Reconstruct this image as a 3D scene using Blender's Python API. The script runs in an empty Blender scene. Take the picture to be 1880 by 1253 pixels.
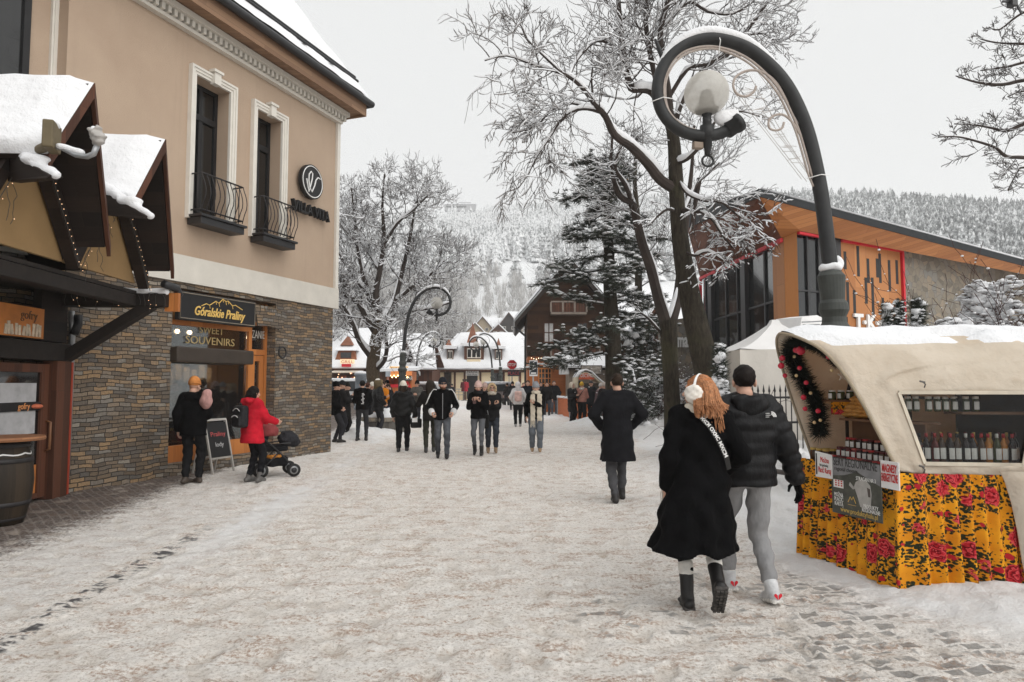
import bpy,math,random
import numpy as np
from mathutils import Vector,Matrix
# ------------------------------------------------------------------ camera, sky, light
scn=bpy.context.scene
COL=scn.collection
R=math.radians
CAMZ=1.65
FPX=24.0/36.0*1880
TILT=math.atan((705-626.5)/FPX)
cd=bpy.data.cameras.new("camera");cam=bpy.data.objects.new("camera",cd);COL.objects.link(cam)
cd.lens=24;cd.sensor_width=36;cd.clip_start=0.05;cd.clip_end=6000
cam.location=(0,0,CAMZ);cam.rotation_euler=(R(90)+TILT,0,0)
scn.camera=cam
SUN_EL,SUN_ROT=R(42),R(135)      # behind the camera on the right, above the cloud
w=bpy.data.worlds.new("World");scn.world=w;w.use_nodes=True
nt=w.node_tree;nt.nodes.clear()
o_=nt.nodes.new("ShaderNodeOutputWorld");bg=nt.nodes.new("ShaderNodeBackground")
sky=nt.nodes.new("ShaderNodeTexSky");sky.sky_type='NISHITA';sky.sun_disc=False
sky.sun_elevation=SUN_EL;sky.sun_rotation=SUN_ROT;sky.dust_density=4;sky.air_density=1.0
hs=nt.nodes.new("ShaderNodeHueSaturation");hs.inputs["Saturation"].default_value=0.0
mx=nt.nodes.new("ShaderNodeMix");mx.data_type='RGBA';mx.inputs[0].default_value=0.92
mx.inputs[7].default_value=(7.7,7.8,7.8,1)      # even cloud cover in front of the blue
nt.links.new(sky.outputs[0],hs.inputs["Color"]);nt.links.new(hs.outputs[0],mx.inputs[6])
nt.links.new(mx.outputs[2],bg.inputs["Color"]);bg.inputs["Strength"].default_value=0.096
nt.links.new(bg.outputs[0],o_.inputs["Surface"])
sd=bpy.data.lights.new("sun",'SUN');sun=bpy.data.objects.new("sun",sd);COL.objects.link(sun)
sd.energy=1.5;sd.angle=R(70);sd.color=(1,0.965,0.92)
sun.rotation_euler=(R(90)-SUN_EL,0,math.pi-SUN_ROT)
scn.view_settings.view_transform='Standard';scn.view_settings.look='None'
scn.view_settings.exposure=0.28;scn.view_settings.gamma=1
scn.cycles.max_bounces=6;scn.cycles.diffuse_bounces=3;scn.cycles.glossy_bounces=3
scn.cycles.transmission_bounces=4;scn.cycles.transparent_max_bounces=8;scn.cycles.volume_bounces=2
scn.cycles.use_denoising=True
# ------------------------------------------------------------------ photograph pixel -> point in the place
CT,ST=math.cos(TILT),math.sin(TILT)
def P(px,py,Y):
 xc=(px-940)/FPX;yc=(626.5-py)/FPX
 k=Y/(CT-yc*ST)
 return Vector((xc*k,Y,CAMZ+(ST+yc*CT)*k))
def G(px,py,z=0.0):
 xc=(px-940)/FPX;yc=(626.5-py)/FPX
 k=(z-CAMZ)/(ST+yc*CT)
 return Vector((xc*k,(CT-yc*ST)*k,z))
# ------------------------------------------------------------------ node materials
class NT:
 def __init__(s,name):
  s.m=bpy.data.materials.new(name);s.m.use_nodes=True
  s.t=s.m.node_tree;s.n=s.t.nodes;s.n.clear()
  s.out=s.n.new("ShaderNodeOutputMaterial")
 def node(s,typ,**kw):
  n=s.n.new("ShaderNode"+typ)
  for k,v in kw.items(): setattr(n,k,v)
  return n
 def link(s,a,b): s.t.links.new(a,b)
 def set(s,sock,v):
  if hasattr(v,"is_output") or isinstance(v,bpy.types.NodeSocket): s.link(v,sock)
  else:
   if isinstance(v,(tuple,list)) and len(v) == 3 and sock.type == 'RGBA': v=(*v,1)
   sock.default_value=v
 def coord(s,kind="Object"): return s.node("TexCoord").outputs[kind]
 def mapping(s,v,scale=(1,1,1),rot=(0,0,0),loc=(0,0,0)):
  m=s.node("Mapping");s.link(v,m.inputs[0]);m.inputs["Scale"].default_value=scale
  m.inputs["Rotation"].default_value=rot;m.inputs["Location"].default_value=loc
  return m.outputs[0]
 def noise(s,v,scale,detail=3,rough=.55,out=0):
  n=s.node("TexNoise");s.link(v,n.inputs["Vector"]);n.inputs["Scale"].default_value=scale
  n.inputs["Detail"].default_value=detail;n.inputs["Roughness"].default_value=rough
  return n.outputs[out]
 def voro(s,v,scale,feature='F1',rnd=1.0):
  n=s.node("TexVoronoi",feature=feature);s.link(v,n.inputs["Vector"]);n.inputs["Scale"].default_value=scale
  n.inputs["Randomness"].default_value=rnd
  return n
 def ramp(s,f,stops,mode='LINEAR'):
  n=s.node("ValToRGB");s.link(f,n.inputs[0]);cr=n.color_ramp;cr.interpolation=mode
  while len(cr.elements) < len(stops): cr.elements.new(0.5)
  for e,(p,c) in zip(cr.elements,stops):
   e.position=p;e.color=(*c,1) if len(c) == 3 else c
  return n.outputs[0]
 def step(s,f,a,b):
  n=s.node("MapRange");s.set(n.inputs[0],f);n.inputs[1].default_value=a;n.inputs[2].default_value=b
  n.inputs[3].default_value=0;n.inputs[4].default_value=1;n.interpolation_type='SMOOTHSTEP'
  return n.outputs[0]
 def math(s,op,a,b=0.0,clamp=False):
  n=s.node("Math",operation=op,use_clamp=clamp);s.set(n.inputs[0],a);s.set(n.inputs[1],b)
  return n.outputs[0]
 def mix(s,f,a,b,mode='MIX'):
  n=s.node("Mix",data_type='RGBA',blend_type=mode);s.set(n.inputs[0],f);s.set(n.inputs[6],a);s.set(n.inputs[7],b)
  return n.outputs[2]
 def dot(s,v,w):
  n=s.node("VectorMath",operation='DOT_PRODUCT');s.link(v,n.inputs[0]);n.inputs[1].default_value=w
  return n.outputs["Value"]
 def bump(s,h,strength=.3,dist=.02,normal=None):
  n=s.node("Bump");s.set(n.inputs["Height"],h);n.inputs["Strength"].default_value=strength
  n.inputs["Distance"].default_value=dist
  if normal is not None: s.link(normal,n.inputs["Normal"])
  return n.outputs[0]
 def bsdf(s,col,rough=.8,normal=None,**kw):
  b=s.node("BsdfPrincipled");s.set(b.inputs["Base Color"],col);s.set(b.inputs["Roughness"],rough)
  if normal is not None: s.link(normal,b.inputs["Normal"])
  for k,v in kw.items(): s.set(b.inputs[k.replace("_"," ")],v)
  s.link(b.outputs[0],s.out.inputs[0]);return b
MATS={}
def plain(name,col,rough=.8,var=.18,vs=6,bump=.25,bs=60,dist=.004,metal=0.0,spec=.4,co="Object"):
 if name in MATS: return MATS[name]
 t=NT(name);v=t.coord(co)
 f=t.noise(v,vs,4)
 lo=tuple(max(0,c*(1-var)) for c in col);hi=tuple(min(1,c*(1+var)) for c in col)
 c=t.ramp(f,[(.28,lo),(.72,hi)])
 nb=t.noise(v,bs,3)
 t.bsdf(c,rough,t.bump(nb,bump,dist),Metallic=metal,Specular_IOR_Level=spec)
 MATS[name]=t.m;return t.m
def fabric(name,col,rough=.95,folds=.35,weave=260,var=.22,spec=.08):
 if name in MATS: return MATS[name]
 t=NT(name);v=t.coord()
 f=t.noise(v,7,4);lo=tuple(c*(1-var) for c in col);hi=tuple(min(1,c*(1+var)) for c in col)
 c=t.ramp(f,[(.3,lo),(.7,hi)])
 n1=t.noise(t.mapping(v,(1,1,.45)),14,3)
 nb=t.bump(n1,folds,.03);n2=t.noise(v,weave,2)
 t.bsdf(c,rough,t.bump(n2,.25,.003,nb),Specular_IOR_Level=spec)
 MATS[name]=t.m;return t.m
def emit(name,col,strength):
 if name in MATS: return MATS[name]
 t=NT(name);b=t.bsdf((.1,.1,.1),.5);b.inputs["Emission Color"].default_value=(*col,1);b.inputs["Emission Strength"].default_value=strength
 MATS[name]=t.m;return t.m
def wood(name,c1,c2,plank=.14,horiz=True,rough=.65,grain=1.0,gap=.35):
 """planks in the UV plane (metres)"""
 if name in MATS: return MATS[name]
 t=NT(name);uv=t.coord("UV")
 if not horiz: uv=t.mapping(uv,rot=(0,0,R(90)))
 g=t.noise(t.mapping(uv,(1.2,22,1)),3.0,5,.65)
 br=t.node("TexBrick");t.link(uv,br.inputs[0]);br.inputs["Scale"].default_value=1
 br.inputs["Brick Width"].default_value=3.1;br.inputs["Row Height"].default_value=plank;br.inputs["Mortar Size"].default_value=.004
 br.inputs["Color1"].default_value=(0,0,0,1);br.inputs["Color2"].default_value=(1,1,1,1);br.inputs["Mortar"].default_value=(.5,.5,.5,1)
 f=t.mix(.45,g,br.outputs[0])
 c=t.ramp(f,[(.2,c1),(.8,c2)])
 c=t.mix(t.math('MULTIPLY',br.outputs["Fac"],gap),c,(.02,.015,.01))
 h=t.math('SUBTRACT',t.math('MULTIPLY',g,.3*grain),br.outputs["Fac"])
 t.bsdf(c,rough,t.bump(h,.4,.006),Specular_IOR_Level=.35)
 MATS[name]=t.m;return t.m
def snow_mat(name="snow",col=(.83,.84,.86)):
 if name in MATS: return MATS[name]
 t=NT(name);v=t.coord()
 a=t.noise(v,3.5,4);b=t.noise(v,45,3)
 c=t.ramp(a,[(.3,tuple(x*.95 for x in col)),(.7,col)])
 m2=t.noise(v,11,5,.65);t.bsdf(c,.85,t.bump(b,.6,.010,t.bump(m2,.6,.03,t.bump(a,.6,.06))),Specular_IOR_Level=.2)
 MATS[name]=t.m;return t.m
def stone_bricks(name,stops,bw=.34,rh=.085,wob=.035,bumpd=.03,mortar=(.03,.028,.025)):
 if name in MATS: return MATS[name]
 t=NT(name);uv=t.coord("UV")
 n=t.node("TexNoise");t.link(uv,n.inputs[0]);n.inputs["Scale"].default_value=1.7;n.inputs["Detail"].default_value=2
 n2=t.node("TexNoise");t.link(uv,n2.inputs[0]);n2.inputs["Scale"].default_value=13;n2.inputs["Detail"].default_value=2
 def off(src,node,amt):
  sc=t.node("VectorMath",operation='SCALE');sb=t.node("VectorMath",operation='SUBTRACT')
  t.link(node.outputs["Color"],sb.inputs[0]);sb.inputs[1].default_value=(.5,.5,.5)
  t.link(sb.outputs[0],sc.inputs[0]);sc.inputs["Scale"].default_value=amt
  ad=t.node("VectorMath",operation='ADD');t.link(src,ad.inputs[0]);t.link(sc.outputs[0],ad.inputs[1]);return ad.outputs[0]
 uvw=off(off(uv,n,wob*4),n2,.022)
 br=t.node("TexBrick");t.link(uvw,br.inputs[0]);br.inputs["Scale"].default_value=1;br.squash=.72;br.squash_frequency=3;br.offset_frequency=2
 br.inputs["Brick Width"].default_value=bw;br.inputs["Row Height"].default_value=rh;br.inputs["Mortar Size"].default_value=.007;br.inputs["Mortar Smooth"].default_value=.6
 br.inputs["Color1"].default_value=(0,0,0,1);br.inputs["Color2"].default_value=(1,1,1,1);br.inputs["Mortar"].default_value=(.5,.5,.5,1)
 sm=t.noise(uv,30,5,.7)
 f=t.mix(.22,br.outputs[0],t.noise(uv,1.3,2));c=t.ramp(f,stops)
 c=t.mix(t.math('MULTIPLY',t.step(sm,.35,.8),.5),c,tuple(x*.5 for x in stops[0][1]))
 c=t.mix(br.outputs["Fac"],c,mortar)
 h=t.math('ADD',t.math('SUBTRACT',1.0,br.outputs["Fac"]),t.math('ADD',t.math('MULTIPLY',sm,.45),t.math('MULTIPLY',br.outputs[0],.35)))
 t.bsdf(c,.85,t.bump(h,.8,bumpd),Specular_IOR_Level=.3)
 MATS[name]=t.m;return t.m
def glass(name="window_glass",tint=(.04,.045,.05),refl=.9,clear=.6,fk=1.0):
 if name in MATS: return MATS[name]
 t=NT(name)
 tr=t.node("BsdfTransparent");tr.inputs[0].default_value=(.75,.78,.78,1)
 gl=t.node("BsdfGlossy");gl.inputs["Roughness"].default_value=.02;gl.inputs[0].default_value=(refl,refl,refl,1)
 df=t.node("BsdfPrincipled");df.inputs["Base Color"].default_value=(*tint,1);df.inputs["Roughness"].default_value=.1
 m1=t.node("MixShader");m1.inputs[0].default_value=clear;t.link(df.outputs[0],m1.inputs[1]);t.link(tr.outputs[0],m1.inputs[2])
 fr=t.node("Fresnel");fr.inputs[0].default_value=1.5
 m2=t.node("MixShader");t.link(t.math('ADD',t.math('MULTIPLY',fr.outputs[0],fk),.015,True),m2.inputs[0]);t.link(m1.outputs[0],m2.inputs[1]);t.link(gl.outputs[0],m2.inputs[2])
 t.link(m2.outputs[0],t.out.inputs[0]);MATS[name]=t.m;return t.m
# ------------------------------------------------------------------ objects, properties
def tag(o,label=None,cat=None,group=None,kind=None):
 if label: o["label"]=label
 if cat: o["category"]=cat
 if group: o["group"]=group
 if kind: o["kind"]=kind
 return o
def empty(name,loc=(0,0,0),rz=0.0):
 o=bpy.data.objects.new(name,None);COL.objects.link(o);o.location=loc;o.rotation_euler=(0,0,rz);o.empty_display_size=.2
 return o
def thing(name,label,cat,loc=(0,0,0),rz=0.0,group=None):
 return tag(empty(name,loc,rz),label,cat,group)
def put(o,parent):
 """parent keeping world coordinates of o's own mesh (o built in world coordinates)"""
 o.parent=parent
 M=Matrix.LocRotScale(parent.location,parent.rotation_euler,parent.scale) if parent.parent is None else (Matrix.LocRotScale(parent.parent.location,parent.parent.rotation_euler,parent.parent.scale) @ parent.matrix_parent_inverse @ Matrix.LocRotScale(parent.location,parent.rotation_euler,parent.scale))
 o.matrix_parent_inverse=M.inverted()
 return o
def meshobj(name,V,F,mats,parent=None,smooth=False,uvs=None,mi=None,keep=True,attrs=None):
 me=bpy.data.meshes.new(name)
 if isinstance(V,np.ndarray): V=V.tolist()
 if isinstance(F,np.ndarray): F=F.tolist()
 me.from_pydata(V,[],F)
 for m in (mats if isinstance(mats,(list,tuple)) else [mats]): me.materials.append(m)
 if mi is not None: me.polygons.foreach_set("material_index",np.asarray(mi,dtype=np.int32))
 if smooth: me.polygons.foreach_set("use_smooth",np.ones(len(me.polygons),dtype=bool))
 n=len(me.loops)
 ul=me.uv_layers.new(name="UVMap")
 if uvs is not None:
  ul.data.foreach_set("uv",np.asarray(uvs,dtype=np.float32).ravel())
 elif n < 400000:
  nv=len(me.vertices);co=np.empty(nv*3,dtype=np.float32);me.vertices.foreach_get("co",co);co=co.reshape(-1,3)
  lv=np.empty(n,dtype=np.int32);me.loops.foreach_get("vertex_index",lv)
  npoly=len(me.polygons);nr=np.empty(npoly*3,dtype=np.float32);me.polygons.foreach_get("normal",nr);nr=nr.reshape(-1,3)
  lt=np.empty(npoly,dtype=np.int32);me.polygons.foreach_get("loop_total",lt)
  ln=np.repeat(nr,lt,axis=0);p=co[lv]
  flat=np.abs(ln[:,2]) > .75
  tx=np.stack([-ln[:,1],ln[:,0]],1);L=np.linalg.norm(tx,axis=1);L[L < 1e-6]=1;tx /= L[:,None]
  u=np.where(flat,p[:,0],(tx*p[:,:2]).sum(1));vv=np.where(flat,p[:,1],p[:,2])
  ul.data.foreach_set("uv",np.stack([u,vv],1).astype(np.float32).ravel())
 if attrs:
  for k,a in attrs.items():
   at=me.attributes.new(k,'FLOAT','POINT');at.data.foreach_set("value",np.asarray(a,dtype=np.float32))
 me.update()
 o=bpy.data.objects.new(name,me);COL.objects.link(o)
 if parent is not None:
  if keep: put(o,parent)
  else: o.parent=parent
 return o
def bevel(o,wdt=.01,seg=2):
 m=o.modifiers.new("bevel",'BEVEL');m.width=wdt;m.segments=seg;m.limit_method='ANGLE';m.angle_limit=R(40)
 return o
class Fr:
 """a wall frame: u along the wall, n out of it, z up"""
 def __init__(s,O,u,n): s.O=Vector(O);s.u=Vector((*u[:2],0)).normalized();s.n=Vector((*n[:2],0)).normalized()
 def p(s,u,n,z): return s.O+s.u*u+s.n*n+Vector((0,0,z))
 def at(s,px,n=0.0,z=CAMZ):
  """u where the pixel column px meets the plane at offset n, height z"""
  k=(px-940)/FPX;q=s.O+s.n*n
  return (k*(q.y*CT+(z-CAMZ)*ST)-q.x)/(s.u.x-k*s.u.y*CT)
 def hz(s,u,py,n=0.0):
  q=s.p(u,n,0);yc=(626.5-py)/FPX;k=q.y/(CT-yc*ST);return CAMZ+(ST+yc*CT)*k
class MB:
 def __init__(s): s.v=[];s.f=[];s.m=[]
 def add(s,V,F,m=0):
  b=len(s.v);s.v += [tuple(x) for x in V]
  for f in F: s.f.append([i+b for i in f]);s.m.append(m)
  return s
 def poly(s,pts,m=0): return s.add(pts,[list(range(len(pts)))],m)
 def hexa(s,p,m=0):
  """8 points: bottom 0-3 counter-clockwise, top 4-7"""
  return s.add(p,[[3,2,1,0],[4,5,6,7],[0,1,5,4],[1,2,6,5],[2,3,7,6],[3,0,4,7]],m)
 def box(s,c,d,rz=0.0,m=0):
  x,y,z=d[0]/2,d[1]/2,d[2]/2;ca,sa=math.cos(rz),math.sin(rz)
  q=[(-x,-y),(x,-y),(x,y),(-x,y)]
  pts=[(c[0]+a*ca-b*sa,c[1]+a*sa+b*ca,c[2]+dz) for dz in (-z,z) for a,b in q]
  return s.hexa(pts,m)
 def fbox(s,fr,u0,u1,n0,n1,z0,z1,m=0):
  a,b=(u0,u1);q=[(a,n0),(b,n0),(b,n1),(a,n1)]
  pts=[fr.p(x,y,z) for z in (z0,z1) for x,y in q]
  if fr.u.cross(fr.n).z*(u1-u0)*(n1-n0) < 0: pts=pts[3::-1]+pts[7:3:-1]
  return s.hexa(pts,m)
 def bar(s,p,q,wd,h=None,up=(0,0,1),m=0):
  p,q=Vector(p),Vector(q);h=wd if h is None else h
  d=(q-p).normalized();up=Vector(up)
  if abs(d.dot(up)) > .98: up=Vector((0,1,0))
  r=d.cross(up).normalized();t=r.cross(d).normalized();r=r*wd/2;t=t*h/2
  return s.hexa([p-r-t,p+r-t,q+r-t,q-r-t,p-r+t,p+r+t,q+r+t,q-r+t],m)
 def prism(s,pts,d,m=0):
  """polygon extruded by the vector d"""
  n=len(pts);pts=[Vector(p) for p in pts];d=Vector(d)
  nn=Vector((0,0,0))
  for i in range(n): nn += pts[i].cross(pts[(i+1) % n])
  if nn.dot(d) > 0: pts=pts[::-1]
  V=pts+[p+d for p in pts]
  return s.add(V,[list(range(n)),list(range(2*n-1,n-1,-1))]+[[(i+1) % n,i,n+i,n+(i+1) % n] for i in range(n)],m)
 def tube(s,pts,rad,n=8,m=0,cap=True,flat=1.0):
  pts=[Vector(p) for p in pts]
  if not hasattr(rad,'__len__'): rad=[rad]*len(pts)
  V=[];F=[];prev=None
  for i,p in enumerate(pts):
   d=(pts[min(i+1,len(pts)-1)]-pts[max(i-1,0)])
   d=d.normalized() if d.length > 1e-9 else Vector((0,0,1))
   if prev is None:
    a=d.orthogonal().normalized()
   else:
    a=prev-d*prev.dot(d);a=a.normalized() if a.length > 1e-6 else d.orthogonal().normalized()
   prev=a;b=d.cross(a)
   for k in range(n):
    t=2*math.pi*k/n;V.append(p+(a*math.cos(t)+b*math.sin(t)*flat)*rad[i])
  for i in range(len(pts)-1):
   for k in range(n):
    F.append([i*n+k,i*n+(k+1) % n,(i+1)*n+(k+1) % n,(i+1)*n+k])
  if cap: F += [list(range(n-1,-1,-1)),[(len(pts)-1)*n+k for k in range(n)]]
  return s.add(V,F,m)
 def lathe(s,prof,O=(0,0,0),n=20,m=0,sx=1,sy=1,rz=0.0):
  V=[];F=[]
  for r,z in prof:
   for k in range(n):
    t=2*math.pi*k/n+rz;V.append((O[0]+max(r,1e-4)*math.cos(t)*sx,O[1]+max(r,1e-4)*math.sin(t)*sy,O[2]+z))
  for i in range(len(prof)-1):
   for k in range(n): F.append([i*n+k,i*n+(k+1) % n,(i+1)*n+(k+1) % n,(i+1)*n+k])
  F += [list(range(n-1,-1,-1)),[(len(prof)-1)*n+k for k in range(n)]]
  return s.add(V,F,m)
 def build(s,name,mats,parent=None,smooth=False,bev=0,keep=True):
  o=meshobj(name,s.v,s.f,mats,parent,smooth,mi=s.m if isinstance(mats,(list,tuple)) else None,keep=keep)
  if bev: bevel(o,bev)
  return o
def ball(c,r,n=12,sq=(1,1,1)):
 V=[];F=[];k=n//2
 for i in range(k+1):
  a=math.pi*i/k
  for j in range(n):
   t=2*math.pi*j/n;V.append((c[0]+r*sq[0]*max(math.sin(a),1e-3)*math.cos(t),c[1]+r*sq[1]*max(math.sin(a),1e-3)*math.sin(t),c[2]-r*sq[2]*math.cos(a)))
 for i in range(k):
  for j in range(n): F.append([i*n+j,i*n+(j+1) % n,(i+1)*n+(j+1) % n,(i+1)*n+j])
 return V,F
def text(name,body,size,mat,parent,origin,ux,uz,depth=.004,width=None,shear=0.0,bold=0.0,align='CENTER',space=1.0):
 """lettering: origin is the middle of the baseline, ux runs along the line, uz up"""
 cu=bpy.data.curves.new(name,'FONT');cu.body=body;cu.size=size;cu.extrude=depth;cu.align_x=align
 cu.shear=shear;cu.offset=bold;cu.space_character=space;cu.resolution_u=3
 o=bpy.data.objects.new(name,cu);COL.objects.link(o)
 dg=bpy.context.evaluated_depsgraph_get();me=bpy.data.meshes.new_from_object(o.evaluated_get(dg))
 bpy.data.objects.remove(o)
 n=len(me.vertices)
 if n == 0: return None
 co=np.empty(n*3,dtype=np.float32);me.vertices.foreach_get("co",co);co=co.reshape(-1,3).astype(float)
 wid=co[:,0].max()-co[:,0].min()
 if width: co[:,0] *= width/wid
 ux=np.array(Vector(ux).normalized());uz=np.array(Vector(uz).normalized());un=np.cross(ux,uz)
 W=np.array(origin)[None]+co[:,:1]*ux+co[:,1:2]*uz+co[:,2:3]*un
 F=[list(p.vertices) for p in me.polygons];bpy.data.meshes.remove(me)
 return meshobj(name,W,F,mat,parent)
# value noise for geometry
_rs=np.random.RandomState(7);_T=_rs.rand(256,256)
def vn(x,y):
 xi=np.floor(x).astype(int);yi=np.floor(y).astype(int);fx=x-xi;fy=y-yi
 fx=fx*fx*(3-2*fx);fy=fy*fy*(3-2*fy);a=lambda i,j: _T[i % 256,j % 256]
 return (a(xi,yi)*(1-fx)+a(xi+1,yi)*fx)*(1-fy)+(a(xi,yi+1)*(1-fx)+a(xi+1,yi+1)*fx)*fy
def fbm(x,y,o=4):
 s=0;amp=.5
 for i in range(o): s=s+amp*vn(x*2**i+13*i,y*2**i+7*i);amp *= .5
 return s
# ------------------------------------------------------------------ solid shapes: distance fields meshed as one surface
def cap(a,b,ra,rb=None,amp=0.0,freq=0.0):
 a=np.array(a,float);b=np.array(b,float);rb=ra if rb is None else rb;ba=b-a;L2=max(ba.dot(ba),1e-9);L=math.sqrt(L2)
 def f(X):
  pa=X-a;t=np.clip(pa@ba/L2,0,1);d=np.linalg.norm(pa-t[...,None]*ba,axis=-1)-(ra+(rb-ra)*t)
  if amp: d=d-amp*np.abs(np.sin(math.pi*t*L/freq))
  return d
 r=max(ra,rb)+amp;f.bb=(np.minimum(a,b)-r,np.maximum(a,b)+r);return f
def ell(c,r,rot=None):
 c=np.array(c,float);r=np.array(r,float);Rm=None if rot is None else np.array(Matrix(rot).to_3x3() if not isinstance(rot,tuple) else __import__('mathutils').Euler(rot).to_matrix())
 def f(X):
  p=X-c
  if Rm is not None: p=p@Rm
  k0=np.linalg.norm(p/r,axis=-1);k1=np.linalg.norm(p/(r*r),axis=-1)+1e-9
  return k0*(k0-1)/k1
 m=r.max() if Rm is not None else r
 f.bb=(c-m,c+m);return f
def rbox(c,h,rad,rot=None):
 c=np.array(c,float);h=np.array(h,float)-rad;Rm=None if rot is None else np.array(__import__('mathutils').Euler(rot).to_matrix())
 def f(X):
  p=X-c
  if Rm is not None: p=p@Rm
  q=np.abs(p)-h;return np.linalg.norm(np.maximum(q,0),axis=-1)+np.minimum(q.max(-1),0)-rad
 m=(h+rad) if rot is None else np.full(3,np.linalg.norm(h+rad));f.bb=(c-m,c+m);return f
def loft(zs,cx,cy,a,b,puff=0.0,pf=.1,pw=2.0,fold=0.0,nf=9):
 zs=np.array(zs,float);cx,cy,a,b=[np.array(q,float)*np.ones(len(zs)) for q in (cx,cy,a,b)]
 def f(X):
  z=X[...,2];A=np.interp(z,zs,a);B=np.interp(z,zs,b);x=X[...,0]-np.interp(z,zs,cx);y=X[...,1]-np.interp(z,zs,cy)
  n=(np.abs(x/A)**pw+np.abs(y/B)**pw)**(1/pw)
  d=(n-1)*np.minimum(A,B)
  if puff: d=d-puff*np.abs(np.sin(math.pi*z/pf))
  if fold: d=d-fold*np.clip((zs[-1]*.62-z)/.4,0,1)*np.sin(np.arctan2(y,x)*nf+z*1.5)
  return np.maximum(d,np.maximum(zs[0]-z,z-zs[-1]))
 e=puff+fold
 f.bb=(np.array([(cx-a).min()-e,(cy-b).min()-e,zs[0]]),np.array([(cx+a).max()+e,(cy+b).max()+e,zs[-1]]));return f
def ring(c,R1,r,tilt=0.0,sy=1.0,bumpy=0.0):
 c=np.array(c,float);ct,st=math.cos(tilt),math.sin(tilt)
 def f(X):
  p=X-c;y=p[...,1]*ct+p[...,2]*st;z=-p[...,1]*st+p[...,2]*ct;x=p[...,0]
  q=np.sqrt(x*x+(y/sy)**2)-R1
  d=np.sqrt(q*q+z*z)-r
  if bumpy: d=d-bumpy*np.sin(np.arctan2(y,x)*17)*np.sin(z*160+x*90)
  return d
 m=R1*max(1,sy)+r+bumpy;f.bb=(c-m,c+m);return f
def smin(a,b,k):
 h=np.clip(.5+.5*(b-a)/k,0,1);return b+(a-b)*h-k*h*(1-h)
def solid(prims,h,k=.03,cut=(),wrinkle=0.0,wf=22.0,seed=0):
 lo=np.min([p.bb[0] for p in prims],0)-2.5*h-wrinkle;hi=np.max([p.bb[1] for p in prims],0)+2.5*h+wrinkle
 n=np.ceil((hi-lo)/h).astype(int)+1
 ax=[lo[i]+np.arange(n[i])*h for i in range(3)]
 X=np.stack(np.meshgrid(*ax,indexing='ij'),-1)
 D=None
 for p in prims:
  b0=np.maximum(np.floor((p.bb[0]-lo-3*k-2*h)/h).astype(int),0);b1=np.minimum(np.ceil((p.bb[1]-lo+3*k+2*h)/h).astype(int)+1,n)
  sl=tuple(slice(b0[i],b1[i]) for i in range(3))
  if D is None: D=np.full(tuple(n),1.0)
  d=p(X[sl]);D[sl]=smin(D[sl],d,k) if k > 0 else np.minimum(D[sl],d)
 for c in cut: D=np.maximum(D,c(X))
 if wrinkle:
  x,y,z=X[...,0],X[...,1],X[...,2];s=seed*1.7
  D=D+wrinkle*(np.sin(wf*(z+.35*x)+3*np.sin(9*x+s)+s)*np.sin(wf*.6*(y-.4*z)+2*np.sin(7*z+s))+.5*np.sin(wf*1.9*(z-.6*x+.3*y)+s*2+2*np.sin(11*y)))
 return surfnet(D,lo,h)
def surfnet(D,lo,h):
 s=D < 0
 c=np.zeros(tuple(np.array(D.shape)-1),int);pos=np.zeros(c.shape+(3,));cnt=np.zeros(c.shape)
 sub=lambda A,o: A[tuple(slice(o[i],A.shape[i]-1+o[i]) for i in range(3))]
 corners=[(i,j,k) for i in (0,1) for j in (0,1) for k in (0,1)]
 for o in corners: c += sub(s,o)
 for a in corners:
  for ax in range(3):
   if a[ax] == 0:
    b=list(a);b[ax]=1;va,vb=sub(D,a),sub(D,b);cr=(va < 0) != (vb < 0)
    t=np.where(cr,va/np.where(cr,va-vb,1),0)
    for q in range(3): pos[...,q] += np.where(cr,a[q]+(t if q == ax else 0),0)
    cnt += cr
 act=(c > 0) & (c < 8);idx=-np.ones(c.shape,int);idx[act]=np.arange(act.sum())
 I=np.argwhere(act);V=lo+(I+pos[act]/cnt[act][:,None])*h
 F=[]
 for ax in range(3):
  u,v=[(1,2),(2,0),(0,1)][ax]
  s0=[slice(None)]*3;s1=[slice(None)]*3;s0[ax]=slice(0,-1);s1[ax]=slice(1,None)
  A,B=s[tuple(s0)],s[tuple(s1)];e=np.argwhere(A != B)
  e=e[(e[:,u] > 0) & (e[:,v] > 0) & (e[:,u] < D.shape[u]-1) & (e[:,v] < D.shape[v]-1)]
  if not len(e): continue
  fl=A[tuple(e.T)]
  q=[]
  for du,dv in ((-1,-1),(0,-1),(0,0),(-1,0)):
   k=e.copy();k[:,u] += du;k[:,v] += dv;q.append(idx[tuple(k.T)])
  q=np.stack(q,1);q[~fl]=q[~fl][:,::-1];F.append(q)
 F=np.concatenate(F);return V,F[(F >= 0).all(1)]
def plane(nrm,d):
 nrm=np.array(nrm,float);return lambda X: X@nrm-d      # keeps the side where n.x < d
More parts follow.
